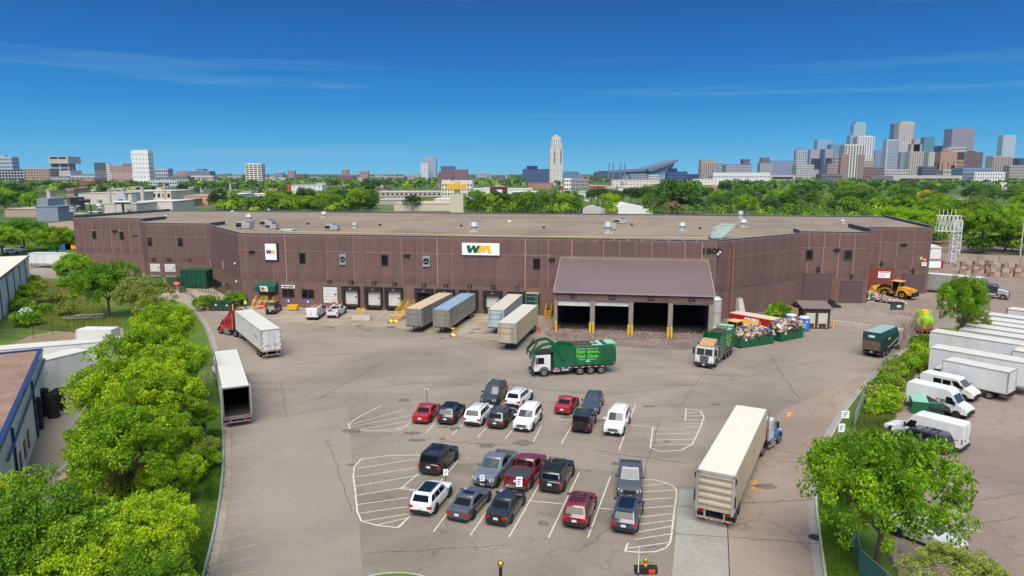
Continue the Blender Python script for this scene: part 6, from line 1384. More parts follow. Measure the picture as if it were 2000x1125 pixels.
def fence(name,label,pts,h=1.8,step=3.0,m=None,mesh_m=None,solid=False,cat='fence'):
    t0=thing(name,label,cat,pts[0]);o_=pts[0];m=m or mat('galvanised_post',(150,152,150),.5,.4)
    b_=MB();b2=MB();posts=[]
    for p,q in zip(pts,pts[1:]):
        L_=(q-p).length;n=max(1,int(L_/step));
        for i in range(n+1):posts.append(p.lerp(q,i/n)-o_)
        a_,c_=p-o_,q-o_
        b2.cyl(a_+V((0,0,h)),c_+V((0,0,h)),.03,n=5)
        if solid:
            for i in range(n):
                s_,e_=p.lerp(q,i/n)-o_,p.lerp(q,(i+1)/n)-o_
                b_.bar(s_.lerp(e_,.03)+V((0,0,h*.52)),s_.lerp(e_,.97)+V((0,0,h*.52)),.02,h*.9)
        else:
            for i in range(1,9):b_.cyl(a_+V((0,0,h*i/9)),c_+V((0,0,h*i/9)),.008,n=3)
            k=int(L_/.25)
            for i in range(k):s_=a_.lerp(c_,i/k);b_.cyl(s_+V((0,0,.05)),s_+V((0,0,h)),.006,n=3,cap=False)
    b_.build('mesh_panel' if not solid else 'screen_panel',mesh_m or m,t0,kind='stuff');b2.build('top_rail',m,t0)
    for p in posts[:40]:b_=MB();b_.cyl(p,p+V((0,0,h+.1)),.045,n=6);b_.build('post',m,t0)
    return t0
fence('wire_fence','low wire fence with thin posts across the grass on the left',px([(-30,668),(66,660),(104,655),(144,652)]),1.6,4,mat('weathered_post',(120,112,100),.8))
fence('wire_fence','chain link fence with green screen along the lower right verge',[V((23.0,30,0))]+px([(1677,1125),(1660,1040)]),1.8,2.5,mesh_m=mat('green_screen',(60,110,100),.8),solid=True)
fence('wire_fence','short grey screened fence section on the right verge',px([(1668,838),(1685,795)]),1.8,2.5,mesh_m=mat('grey_screen',(150,156,158),.7),solid=True)
fence('wire_fence','grey screened fence section farther up the right verge',px([(1722,730),(1745,706)]),1.8,2.5,mesh_m=mat('grey_screen',(150,156,158),.7),solid=True)
for i in range(16):
    t_=i/15;x=1738+(1765-1738)*t_;y=1062+66*t_
    p=P(x,y);b_=MB();s_=rnd.uniform(.28,.42);b_.hexa([(-s_,-s_*.7,0),(s_,-s_*.8,0),(s_*.9,s_*.7,0),(-s_*.9,s_*.8,0),(-s_*.8,-s_*.6,.2),(s_*.85,-s_*.6,.24),(s_*.7,s_*.6,.2),(-s_*.8,s_*.6,.18)])
    o=b_.build('edging_stone',mat('edging_stone',(150,130,110),.9,var=.2),loc=p,rz=rnd.uniform(0,3));o['kind']='structure'
# ---------------------------------------------------------------- signs, bollards and small things near the building
def bollard(p,label,h=1.15,r=.14,m=None):
    t0=thing('bollard',label,'bollard',p,0,'yellow bollards');b_=MB();b_.cyl((0,0,0),(0,0,h),r,n=10);b_.build('post',m or M_yellow,t0,50);b_=MB();b_.ico((0,0,h),r,sq=(1,1,.5));b_.build('cap',m or M_yellow,t0,60)
xp=[(1086,640,'at the left pier of the tipping canopy'),(1152,643,'left one of the pair at the second canopy pier'),(1158.5,643.5,'right one of the pair at the second canopy pier'),(1227,648,'left one of the pair at the third canopy pier'),(1234,649,'right one of the pair at the third canopy pier'),(1304,653,'left one of the pair at the fourth canopy pier'),(1311,653,'right one of the pair at the fourth canopy pier')]
for x,y,l_ in xp:bollard(at_px(x,y+7),'yellow steel bollard '+l_,1.6,.17)
for x,y,l_ in((406,607,'left of the dark green transformer box'),(455,607,'right of the dark green transformer box'),(494,606,'left of the yellow stair'),(325,571,'beside the far loading ramp'),(1627,641,'right of the brown timber shed'),(1065,620,'at the foot of the dock stair near the green trailer')):bollard(at_px(x,y),'yellow bollard '+l_,1.2,.15)
def trafo(x,y,w_,h,label):
    t0=thing('transformer_box',label,'transformer',at_px(x,y),R(-4));b_=MB();b_.bx(-w_/2,w_/2,-.9,.9,.1,h);b_.build('cabinet',mat('dark_green_cabinet',(38,58,46),.6,var=.06),t0);b_=MB();b_.bx(-w_/2-.05,w_/2+.05,-1.0,.95,h,h+.1);b_.build('lid',mat('dark_green_cabinet',(38,58,46),.6),t0)
    b_=MB();b_.bx(-.15,.15,-.92,-.901,h*.6,h*.8);b_.build('label_plate',M_plate,t0)
trafo(427,606,2.4,1.7,'large dark green transformer box between the hedges');trafo(448,606,1.6,1.55,'smaller dark green transformer box next to the large one')
def octo_sign(x,y,h,label,postm,r=.42,face=None):
    t0=thing('stop_sign',label,'stop sign',at_px(x,y));b_=MB();b_.cyl((0,0,0),(0,0,h),.05,n=6);b_.build('post',postm,t0)
    b_=MB();pl=[(math.cos(R(22.5+45*k))*r,math.sin(R(22.5+45*k))*r)for k in range(8)];b_.add([(a_,-.06,h+c_)for a_,c_ in pl]+[(a_,-.1,h+c_)for a_,c_ in pl],[tuple(range(8)),tuple(range(15,7,-1))]+[(i,(i+1)%8,8+(i+1)%8,8+i)for i in range(8)]);b_.build('sign_face',mat('stop_red',(206,24,32),.5),t0)
    put_text('STOP',r*.75,M_plate,t0,(0,-.11,h),(math.pi/2,0,0),bold=.01,ext=.004)
octo_sign(347,577,2.5,'red octagonal STOP sign at the entrance ramp',M_white,.6);octo_sign(512,622,2.2,'red octagonal STOP sign in front of the yellow stair',M_yellow,.5)
t0=thing('ramp_railing','dark zigzag ramp railing before the office entrance','railing',(0,0,0));b_=MB()
zz=[P(352,573),P(372,568),P(392,560),P(420,563),P(443,570)];z2=[P(352,576),P(372,582),P(386,594)];z3=[P(384,567),P(402,572),P(424,577)]
for L_ in(zz,z2,z3):
    pp=[]
    for p,q in zip(L_,L_[1:]):
        n=max(1,int((q-p).length/1.2))
        for i in range(n):pp.append(p.lerp(q,i/n))
    pp.append(L_[-1]);rail(b_,pp,1.2,4,.03)
b_.build('rails',M_dark,t0)
b_=MB();b_.bx(0,0,0,0,0,0)if False else None
for L_ in(z2,):
    for p,q in zip(L_,L_[1:]):b_.bar(p+V((0,-.4,.2)),q+V((0,-.4,.2)),.3,.4)
struct('retaining_kerb',b_,M_conc)
t0=thing('compactor','green waste compactor with WM logo in front of dock doors','compactor',B(-34.5,18.5),TH)
b_=MB();b_.bx(0,9.5,-1.2,1.2,.2,2.3);b_.build('body',M_wmgreen,t0);b_=MB();wm_logo(b_,5.2,1.2,1.7,.6,-1.21,-1.25);b_.build('logo',[M_signw,M_signw],t0);b_=MB();b_.hexa([(9.5,-1.2,.2),(10.3,-1.2,.2),(10.3,1.2,.2),(9.5,1.2,.2),(9.5,-1.2,2.3),(9.8,-1.2,1.3),(9.8,1.2,1.3),(9.5,1.2,2.3)]);b_.build('ram_housing',M_dark,t0)
t0=thing('waste_container','tall dark green container standing against the wall below number twenty one','container',B(-24.3,17.8),TH)
b_=MB();b_.bx(0,6.2,-1.4,2.4,.2,3.9);b_.build('shell',mat('container_green',(14,72,52),.5,var=.08,dirt=(40,60,46),dirtamt=.4),t0);b_=MB()
for k in range(6):b_.bx(.3+k*1.1,.42+k*1.1,-1.48,-1.4,.3,3.8)
b_.bx(0,6.2,-1.45,2.4,3.9,4.0);b_.build('rib',mat('container_green',(14,72,52),.5),t0)
b_=MB()
for k in range(3):
    t0=thing('concrete_block',['nearest','middle','farthest'][k]+' pale concrete wall block on the loading ramp','concrete block',P(350+k*15,558-k*3.5)+V((1,2,0)),R(12));b_=MB();b_.bx(-1.1,1.1,-.4,.4,0,1.2);b_.bx(-.2,.2,-.3,.3,1.2,1.28);b_.build('block',mat('cream_concrete',(188,180,158),.9,var=.1),t0)
t0=thing('barrier_frame','dark red open shelf rack beside the far dock ramp','rack',P(333,567)+V((0,1,0)),R(5));b_=MB()
for z in(.3,1.1,1.9,2.6):b_.bx(-1.2,1.2,-.5,.5,z,z+.08)
b_.build('shelf',mat('dark_red_rack',(96,36,36),.7),t0);b_=MB()
for x_ in(-1.2,1.2):
    for y_ in(-.5,.5):b_.bx(x_-.05,x_+.05,y_-.05,y_+.05,0,2.7)
b_.build('upright',M_dark,t0)
def dock_stair(x,y,label,rz=TH):
    t0=thing('dock_stair',label,'stairs',at_px(x,y),rz);b_=MB()
    for k in range(6):s_=MB();s_.bx(.28*k,.28*k+.27,-.5,.5,.2*k+.1,.2*k+.14);s_.build('step',M_yellow,t0)
    rail(b_,[(0,-.5,.1),(1.7,-.5,1.3),(3.2,-.5,1.3)],1.1,4);rail(b_,[(0,.5,.1),(1.7,.5,1.3),(3.2,.5,1.3)],1.1,4);b_.build('railing',M_yellow,t0)
    b_=MB();b_.bx(1.7,3.2,-.5,.5,1.2,1.3);b_.build('landing',M_dark,t0);return t0
s_=dock_stair(777,625,'yellow dock stair between docks sixteen and fifteen',R(60));s_.scale=(1.25,1.25,1.25)
dock_stair(1070,622,'yellowish dock stair between the green trailer and the canopy',R(80))
t0=thing('concrete_barrier','low concrete jersey barrier in front of dock eighteen','barrier',at_px(706,625),R(-3));b_=MB();b_.hexa([(-1.6,-.35,0),(1.6,-.35,0),(1.6,.35,0),(-1.6,.35,0),(-1.5,-.12,.8),(1.5,-.12,.8),(1.5,.12,.8),(-1.5,.12,.8)]);b_.build('block',M_conc,t0)
def stand(x,y,label):
    t0=thing('trailer_stand',label,'trailer stand',at_px(x,y));b_=MB();b_.cyl((0,0,.25),(0,0,1.25),.09,n=8);b_.bx(-.3,.3,-.3,.3,1.25,1.3);b_.build('jack',M_yellow,t0);b_=MB();b_.hexa([(-.5,-.4,.1),(.5,-.4,.1),(.5,.4,.1),(-.5,.4,.1),(-.15,-.1,.5),(.15,-.1,.5),(.15,.1,.5),(-.15,.1,.5)]);b_.build('base',M_yellow,t0)
    for s_ in(-1,1):wheel(t0,-.3,s_*.45,.16,.1,side=s_)
stand(764,630,'yellow trailer stand left of the yellow dock stair');stand(773,630,'second yellow trailer stand beside the dock stair');stand(885,657,'yellow trailer stand below the blue tarp trailer');stand(1060,614,'yellow trailer stand under the green trailer')
for x,l_ in((700,'left'),(709,'right')):
    p=at_px(x,614);t0=thing('guard_post',l_+' yellow guard post behind the concrete barrier','guard post',p);b_=MB();b_.cyl((0,0,0),(0,0,1.2),.12,n=8);b_.bx(-.4,.4,-.06,.06,.9,1.05);b_.build('post',M_yellow,t0)
def cone(x,y,label,m):
    t0=thing('traffic_cone',label,'traffic cone',at_px(x,y));b_=MB();b_.cyl((0,0,.05),(0,0,1.1),.22,.05,n=10);b_.build('cone',m,t0,50);b_=MB();b_.bx(-.3,.3,-.3,.3,0,.05);b_.build('base',m,t0)
cone(1053,649,'orange red traffic cone beside the silver trailer wheels',mat('cone_red',(214,52,40),.6))
t0=thing('salt_bin','small yellow grit bin at the wall between two parked vehicles','bin',at_px(573,606),TH);b_=MB();b_.hexa([(-.8,-.4,.15),(.8,-.4,.15),(.8,.4,.15),(-.8,.4,.15),(-1,-.5,1.0),(1,-.5,1.0),(1,.5,1.0),(-1,.5,1.0)]);b_.build('tub',M_yellow,t0)
for s_ in(-1,1):wheel(t0,-.5,s_*.3,.15,.1,side=s_)
def spost(x,y,h,label,w_=.36,hh=.5,postm=None,txt=None):
    t0=thing('parking_sign',label,'sign',at_px(x,y));b_=MB();b_.cyl((0,0,0),(0,0,h),.035,n=6);b_.build('post',postm or M_dark,t0)
    b_=MB();b_.bx(-w_/2,w_/2,-.07,-.035,h-hh,h);b_.build('sign_face',M_signw,t0)
    b_=MB()
    for k in range(3):b_.bx(-w_*.3,w_*(.3-.1*k),-.08,-.071,h-hh*(.3+.22*k),h-hh*(.22+.22*k))
    b_.build('lettering',M_ink,t0);return t0
spost(871,960,1.9,'white parking sign on a black post behind the white crossover');spost(942,972,1.9,'white parking sign in front of the silver grey pickup');spost(1014,976,1.9,'white parking sign behind the red pickup',.5,.8)
spost(1648,842,2.1,'white sign with dark symbol on the right verge, farther one',.75,.75,M_wmgreen);spost(1641,865,1.9,'white sign on the right verge, nearer the big tree',.6,.8,M_wmgreen)
spost(834,790,1.8,'small grey sign post behind the bright red sedan',.5,.1)
spost(568,596,1.6,'small white sign under the blue accessible parking plate',.35,.45);spost(497,600,1.5,'small white sign beside the yellow stair',.35,.45)
for x,y,l_ in((564,587,'left'),(602,589,'right')):
    p=WPx('front',x,y);q0=B(p[0],-.12,p[1]);t0=thing('accessible_sign',l_+' blue accessible parking plate on the brown wall','sign',q0,TH);b_=MB();b_.bx(-.35,.35,-.03,0,-.35,.35);b_.build('plate',mat('accessible_blue',(70,110,190),.5),t0);b_=MB();b_.cyl((0,-.035,-.08),(0,-.032,-.08),.16,n=12);b_.bx(-.05,.05,-.036,-.032,0,.25);b_.build('symbol',M_signw,t0)
# ---------------------------------------------------------------- right of the canopy
t0=thing('silo','white cylindrical tank standing against the right end of the canopy','tank',at_px(1405,655)+V((0,3.0,0)));b_=MB();b_.cyl((0,0,0),(0,0,5.2),1.0,n=24);b_.cyl((0,0,5.2),(0,0,5.6),1.0,.6,n=24);b_.build('tank',mat('dull_white_tank',(190,192,188),.5,.1,var=.05,dirt=(120,116,106),dirtamt=.35,dirtscale=.8,streak=True),t0,40);[MB().cyl((0,0,z),(0,0,z+.12),1.05,n=24).build('band',M_vent,t0,40)for z in(5.1,3.2)]
p=at_px(1440,622);t0=thing('trash_hopper','grey angled metal hopper behind the white tank','hopper',p+V((0,2.5,0)),R(-5));b_=MB();b_.hexa([(-1.5,-1.2,0),(2,-1.2,0),(2,1.2,0),(-1.5,1.2,0),(-1.5,-1.2,3.2),(1.2,-1.2,3.4),(1.2,1.2,3.4),(-1.5,1.2,3.2)]);b_.build('body',M_alu,t0)
b_=MB();b_.hexa([(1.0,-1.22,.5),(2.02,-1.22,.2),(2.02,-1.0,.2),(1.0,-1.0,.5),(.5,-1.25,3.2),(1.25,-1.25,3.3),(1.25,-1.0,3.3),(.5,-1.0,3.2)]);b_.build('chute',M_white,t0)
a_,c_=P(1426,611,2.6),P(1489,622,2.6);d=(c_-a_);d.z=0;d.normalize()
t0=thing('waste_container','red roll-off container with white logo board beside the white tank','container',V((a_.x,a_.y,0)),math.atan2(d.y,d.x))
mr_=mat('container_red',(176,22,32),.45,coat=.3,dirt=(110,40,36),dirtamt=.3);Lc=7.5
b_=MB();b_.bx(0,Lc,0,2.4,.25,2.55);b_.build('shell',mr_,t0);b_=MB();b_.bx(-.05,Lc+.05,-.05,2.45,2.55,2.65);b_.build('lid',mat('dirty_cream_lid',(196,178,156),.8,var=.1),t0)
b_=MB();b_.bx(2.6,5.2,-.06,-.005,1.2,2.3);o=b_.build('logo_board',M_signw,t0);b_=MB();b_.cyl((3.1,-.07,1.8),(3.1,-.062,1.8),.3,n=14);b_.bx(3.6,4.9,-.07,-.062,1.7,1.85);b_.build('lettering',M_ink,t0)
b_=MB()
for k in range(7):b_.bx(.3+k*1.15,.42+k*1.15,-.07,0,.3,2.5)
b_.build('rib',mr_,t0)
def open_container(a_,c_,L_,label,H=1.9,W=2.4):
    p,q=P(*a_),P(*c_);d=(q-p);d.z=0;d.normalize()
    t0=thing('open_container',label,'container',p,math.atan2(d.y,d.x),'green open waste containers');m=M_wmgreen
    b_=MB();b_.bx(0,L_,0,.08,.2,H);b_.bx(0,L_,W-.08,W,.2,H);b_.bx(0,.08,.08,W-.08,.2,H);b_.bx(L_-.08,L_,.08,W-.08,.2,H);b_.bx(.08,L_-.08,.08,W-.08,.2,.3);b_.build('shell',m,t0)
    b_=MB()
    for k in range(int(L_/.9)):b_.bx(.25+k*.9,.37+k*.9,-.06,0,.2,H-.1)
    b_.bx(-.05,L_+.05,-.07,.1,H-.1,H);b_.bx(0,L_,-.08,0,.1,.25);b_.build('rib',m,t0)
    b_=MB();b_.cyl((.6,0,.12),(.6,W,.12),.12,n=8);b_.cyl((L_-.6,0,.12),(L_-.6,W,.12),.12,n=8);b_.build('roller',M_dark,t0)
    b_=MB();b_.bx(.9,1.3,-.08,-.065,1.0,1.4);b_.build('sticker',M_plate,t0)
    return p,d
WCOL=[('waste_white',(186,182,176)),('waste_card',(150,124,96)),('waste_red',(140,62,54)),('waste_blue',(84,98,134)),('waste_pink',(168,138,130)),('waste_dark',(60,54,52)),('waste_cream',(176,158,136))]
WM_=[mat(a_,c_,.85)for a_,c_ in WCOL]
def waste_pile(name,label,o_,d,L_,W,z0,hf,n=500,s0=.12,s1=.38,seed=1,cat='rubbish'):
    r_=random.Random(seed);b_=MB();nn=V((-d.y,d.x,0))
    for i in range(n):
        a_=r_.random();c_=r_.random();hmax=hf(a_,c_);z=z0+hmax*(1-r_.random()**3*.8)
        p=o_+d*(a_*L_)+nn*(c_*W);s_=r_.uniform(s0,s1);ax=Vector((r_.uniform(-1,1),r_.uniform(-1,1),r_.uniform(-1,1))).normalized();M3=Matrix.Rotation(r_.uniform(0,6),3,ax)
        hx,hy,hz_=s_,s_*r_.uniform(.4,1),s_*r_.uniform(.05,.5)
        vs_=[M3@Vector((x*hx,y*hy,w_*hz_))+V((p.x,p.y,z))for w_ in(-1,1)for x,y in((-1,-1),(1,-1),(1,1),(-1,1))]
        b_.hexa(vs_,r_.choice([0,0,1,1,1,2,3,4,4,5,5,6,6]))
    for i in range(n//9):
        a_=r_.random();c_=r_.random();p=o_+d*(a_*L_)+nn*(c_*W);s_=r_.uniform(.25,.5);b_.ico((p.x,p.y,z0+hf(a_,c_)*r_.uniform(.6,1)),s_,r_.choice([0,0,5,5,6,3]),sq=(1,r_.uniform(.6,1),r_.uniform(.5,.8)))
    o=b_.build(name,WM_,kind='stuff');tag(o,label,cat);return o
p,d=open_container((1445,681),(1523,669),6.8,'nearer green open container heaped with bagged waste');waste_pile('waste_heap','mixed bags and cardboard heaped in the nearer green container',p,d,6.8,2.3,1.2,lambda a,c:.6+1.0*math.sin(math.pi*min(1,a*.8+.2))*math.sin(math.pi*c),650,seed=2)
p,d=open_container((1524,668),(1577,657),5.6,'farther green open container beside the blue toilets');waste_pile('waste_heap','cardboard and white bags heaped in the farther green container',p,d,5.6,2.3,1.2,lambda a,c:.6+1.0*math.sin(math.pi*c),500,seed=3)
waste_pile('waste_heap','pinkish rubbish pile being pushed by the wheel loader',P(1697,592),(P(1740,594)-P(1697,592)).normalized(),6.5,3.5,0,lambda a,c:1.9*(1-a)*(.5+.5*math.sin(math.pi*c))+.15,600,seed=4)
for i,(x,y,l_)in enumerate(((1548,643,'left blue portable toilet behind the open containers'),(1573,648,'right blue portable toilet at the end of the open containers'))):
    t0=thing('portable_toilet',l_,'portable toilet',at_px(x,y)+V((0,.8,0)),R(20));b_=MB();b_.bx(-.6,.6,-.6,.6,.1,2.1);b_.build('cabin',mat('toilet_blue',(20,100,190),.5),t0)
    b_=MB();b_.hexa([(-.62,-.62,2.1),(.62,-.62,2.1),(.62,.62,2.1),(-.62,.62,2.1),(-.4,-.4,2.4),(.4,-.4,2.4),(.4,.4,2.4),(-.4,.4,2.4)]);b_.build('roof',mat('pale_blue_roof',(196,210,222),.5),t0)
    b_=MB();b_.bx(-.42,.42,-.63,-.6,.2,2.0);b_.build('door',mat('toilet_door_blue',(40,126,206),.5),t0);b_=MB();b_.bx(-.15,.15,-.64,-.631,1.4,1.7);b_.build('sticker',M_plate,t0)
    b_=MB();b_.bx(-.62,.62,-.62,.62,0,.1);b_.build('skid',M_dark,t0)
t0=thing('shed','small brown flat roofed shed with two pale sliding doors','shed',at_px(1597,642)+V((-.2,1.2,0)),R(-6));b_=MB();b_.bx(-2.1,2.1,-1.3,1.5,0,3.3);b_.build('wall',mat('dark_brown_cladding',(70,50,44),.8,var=.1),t0)
b_=MB();b_.hexa([(-2.4,-1.6,3.3),(2.4,-1.6,3.3),(2.4,2.2,3.9),(-2.4,2.2,3.9),(-2.4,-1.6,3.45),(2.4,-1.6,3.45),(2.4,2.2,4.05),(-2.4,2.2,4.05)]);b_.build('roof',mat('grey_brown_felt',(112,98,92),.9,var=.08),t0)
for x_ in(-.95,.95):b_=MB();b_.bx(x_-.72,x_+.72,-1.37,-1.31,.9,2.6);b_.bx(x_-.72,x_-.6,-1.37,-1.31,.2,.9);b_.bx(x_+.6,x_+.72,-1.37,-1.31,.2,.9);b_.build('door',mat('pale_door',(186,182,170),.7,var=.05),t0)
for k in range(3):
    t1=thing('wooden_pallet',['lowest','middle','top'][k]+' pallet of the pale stack leaning behind the brown shed','pallet',at_px(1568,622)+V((0,2+k*.2,.0+k*.16)),R(10));b_=MB()
    b_.bx(-.7,.7,-.55,-.45,0,.1);b_.bx(-.7,.7,.45,.55,0,.1);b_.build('runner',M_wood,t1)
    for j in range(6):b_=MB();b_.bx(-.7+j*.25,-.55+j*.25,-.55,.55,.1,.14);b_.build('slat',M_wood,t1)
t0=thing('dark_tarp_heap','black and white plastic sheeting heaped behind the shed roof','tarpaulin',at_px(1580,606)+V((0,3,0)));b_=MB();b_.ico((0,0,.5),1.3,sq=(1.4,1,.6),n1=9,n2=5);b_.build('sheeting',M_black,t0,60);b_=MB();b_.ico((1.2,0,.5),.9,sq=(1.4,.8,.6),n1=8,n2=4);b_.build('sheeting',M_white,t0,60)
t0=thing('loader_bucket','spare dark metal bucket lying at the foot of the wall','bucket',at_px(1628,600));b_=MB();b_.side([(-1.2,0),(1.2,.1),(.9,.5),(.1,.6),(-.2,1.4),(-.6,1.3),(-1.1,.4)],-.8,.8);b_.build('shell',M_dark,t0)
t0=thing('dumpster','small dirty green dumpster with faded lettering below the loader','dumpster',at_px(1749,604),R(-4));b_=MB();b_.bx(-1.2,1.2,-.7,.7,.1,1.25);b_.build('bin_body',mat('dull_green_bin',(48,66,52),.7,var=.15,dirt=(100,70,56),dirtamt=.5),t0);b_=MB();b_.bx(-1.25,1.25,-.75,.75,1.25,1.32);b_.build('lid',M_dark,t0);b_=MB();b_.bx(-.1,.6,-.71,-.701,.5,.9);b_.build('sticker',M_plate,t0)
b_=MB();b_.bar(P(1693,600)+V((0,0,.6)),P(1737,607)+V((0,0,.6)),.4,1.2);b_.bar(P(1560,624)+V((0,0,.35)),P(1700,641)+V((0,0,.15)),.4,.7);struct('retaining_wall',b_,M_conc)
fenceY=thing('yellow_handrail','thin yellow handrail beside the hedge at the ramp','railing',(0,0,0));b_=MB();rail(b_,[P(1521,605),P(1545,610),P(1557,618)],1.1,2,.04);b_.build('rails',M_yellow,fenceY)
t0=thing('plywood_board','wooden pallet board leaning on the chamfered wall','board',at_px(1487,618)+V((0,5.5,0)),R(-20));b_=MB()
for k in range(6):b_=MB();b_.hexa([(-.7,-.5,.3*k),(.7,-.5,.3*k),(.7,-.4,.3*k),(-.7,-.4,.3*k),(-.7,-.44,.3*k+.24),(.7,-.44,.3*k+.24),(.7,-.36,.3*k+.24),(-.7,-.36,.3*k+.24)]);b_.build('slat',M_wood,t0)
def litter(name,label,poly_px,n,seed,s0=.04,s1=.16):
    r_=random.Random(seed);b_=MB();xs=[p[0]for p in poly_px];ys=[p[1]for p in poly_px]
    for i in range(n):
        x=r_.uniform(min(xs),max(xs));y=min(ys)+(max(ys)-min(ys))*r_.random()
        p=P(x,y);s_=r_.uniform(s0,s1);a_=r_.uniform(0,6);c_,d_=math.cos(a_)*s_,math.sin(a_)*s_
        z=.02;b_.add([(p.x-c_,p.y-d_,z),(p.x+d_,p.y-c_,z+.03),(p.x+c_,p.y+d_,z+.01),(p.x-d_,p.y+c_,z+.05)],[(0,1,2,3)],r_.choice([0,0,1,4,6,6,5]))
    o=b_.build(name,WM_,kind='stuff');tag(o,label,'litter')
litter('litter','scattered paper litter in front of the canopy bays',[(1070,640),(1400,672)],700,5);litter('litter','scattered litter along the ramp on the right',[(1550,605),(1820,640)],450,6,.05,.2);litter('litter','a few paper scraps on the open asphalt',[(520,650),(1700,900)],260,8,.03,.09)
litter('litter','scattered litter around the docks',[(700,612),(1075,668)],220,9,.04,.12)
# ---------------------------------------------------------------- bottom edge things
t0=thing('flag_pole','dark post with a golden ball on top at the bottom edge','post',V((P(978,1200).x,P(978,1200).y,0)));b_=MB();b_.cyl((0,0,0),(0,0,3.0),.1,n=8);b_.build('pole',M_dark,t0);b_=MB();b_.ico((0,0,3.15),.2,n1=10,n2=6);b_.build('ball',mat('gold',(210,170,70),.25,.8),t0,60)
pz=P(1258,1190);hz_=3.2
t0=thing('scale_signal','black signal box with a red lit sign on a yellow post','signal',V((pz.x,pz.y,0)));b_=MB();b_.cyl((0,0,0),(0,0,3.0),.1,n=8);b_.build('post',M_yellow,t0)
b_=MB();b_.bx(-.65,.65,-.25,.1,2.35,2.75);b_.build('housing',M_dark,t0);b_=MB();b_.bx(.15,.5,-.262,-.252,2.44,2.66);b_.build('display',mat('lit_red',(200,30,24),.4,emis=((230,40,30),.5)),t0)
b_=MB();b_.ico((0,0,3.05),.14,sq=(1,1,1.3));b_.bx(-.45,.45,-.05,.05,2.9,2.97);b_.build('finial',mat('gold',(210,170,70),.25,.8),t0,60)
t0=thing('striped_pole','thin white and black measuring pole beside the signal','post',V((P(1244,1200).x,P(1244,1200).y,0)));b_=MB();b_.cyl((0,0,0),(0,0,2.6),.04,n=6);b_.build('lower_pole',M_dark,t0);b_=MB();b_.cyl((0,0,2.6),(0,0,4.2),.03,n=6);b_.build('upper_pole',M_white,t0)
# ---------------------------------------------------------------- person in hi-vis
def person(p,rz,label,s=1.0):
    t0=thing('person',label,'person',p,rz)
    V_=[(0,0,.95),(0,0,1.18),(0,0,1.42),(0,0,1.52),(0,0,1.66),(0,.1,.9),(.05,.11,.5),(0,.12,.08),(.12,.12,.04),(0,-.1,.9),(-.02,-.11,.5),(-.04,-.12,.08),(.08,-.12,.04),(0,.2,1.42),(.03,.25,1.14),(.12,.22,.9),(0,-.2,1.42),(.03,-.25,1.14),(.12,-.22,.9)]
    E_=[(0,1),(1,2),(2,3),(3,4),(0,5),(5,6),(6,7),(7,8),(0,9),(9,10),(10,11),(11,12),(2,13),(13,14),(14,15),(2,16),(16,17),(17,18)]
    RR=[.15,.15,.17,.06,.11,.1,.075,.05,.04,.1,.075,.05,.04,.08,.055,.04,.08,.055,.04]
    me=bpy.data.meshes.new('person_body');me.from_pydata(V_,E_,[]);o=bpy.data.objects.new('body',me);COL.objects.link(o)
    sm=o.modifiers.new('s','SKIN');
    for i,r_ in enumerate(RR):me.skin_vertices[0].data[i].radius=(r_,r_)
    me.skin_vertices[0].data[0].use_root=True
    o.modifiers.new('u','SUBSURF').levels=1
    dg=bpy.context.evaluated_depsgraph_get();m2=bpy.data.meshes.new_from_object(o.evaluated_get(dg));bpy.data.objects.remove(o)
    ms=[mat('dark_trousers',(36,40,52),.9),mat('hi_vis_vest',(190,220,40),.7),mat('skin',(190,140,112),.7),mat('dark_hair',(40,30,26),.8)]
    m2.materials.clear();[m2.materials.append(x)for x in ms]
    for f in m2.polygons:
        c=f.center;f.material_index=0 if c.z<.98 else(1 if c.z<1.49 and not(c.x>.09 and c.z<1.0)else 2);f.use_smooth=True
        if c.z<1.02 and abs(c.y)>.19:f.material_index=2
    o=bpy.data.objects.new('body',m2);COL.objects.link(o);o.parent=t0
    b_=MB();b_.ico((0,0,1.72),.13,n1=10,n2=6,sq=(1.1,1,.75));b_.build('helmet',mat('white_helmet',(225,225,220),.4),t0,60)
    t0.scale=(s,s,s);return t0
person(at_px(480,604),R(-80),'person in a lime hi-vis vest and white helmet standing by the brown wall')
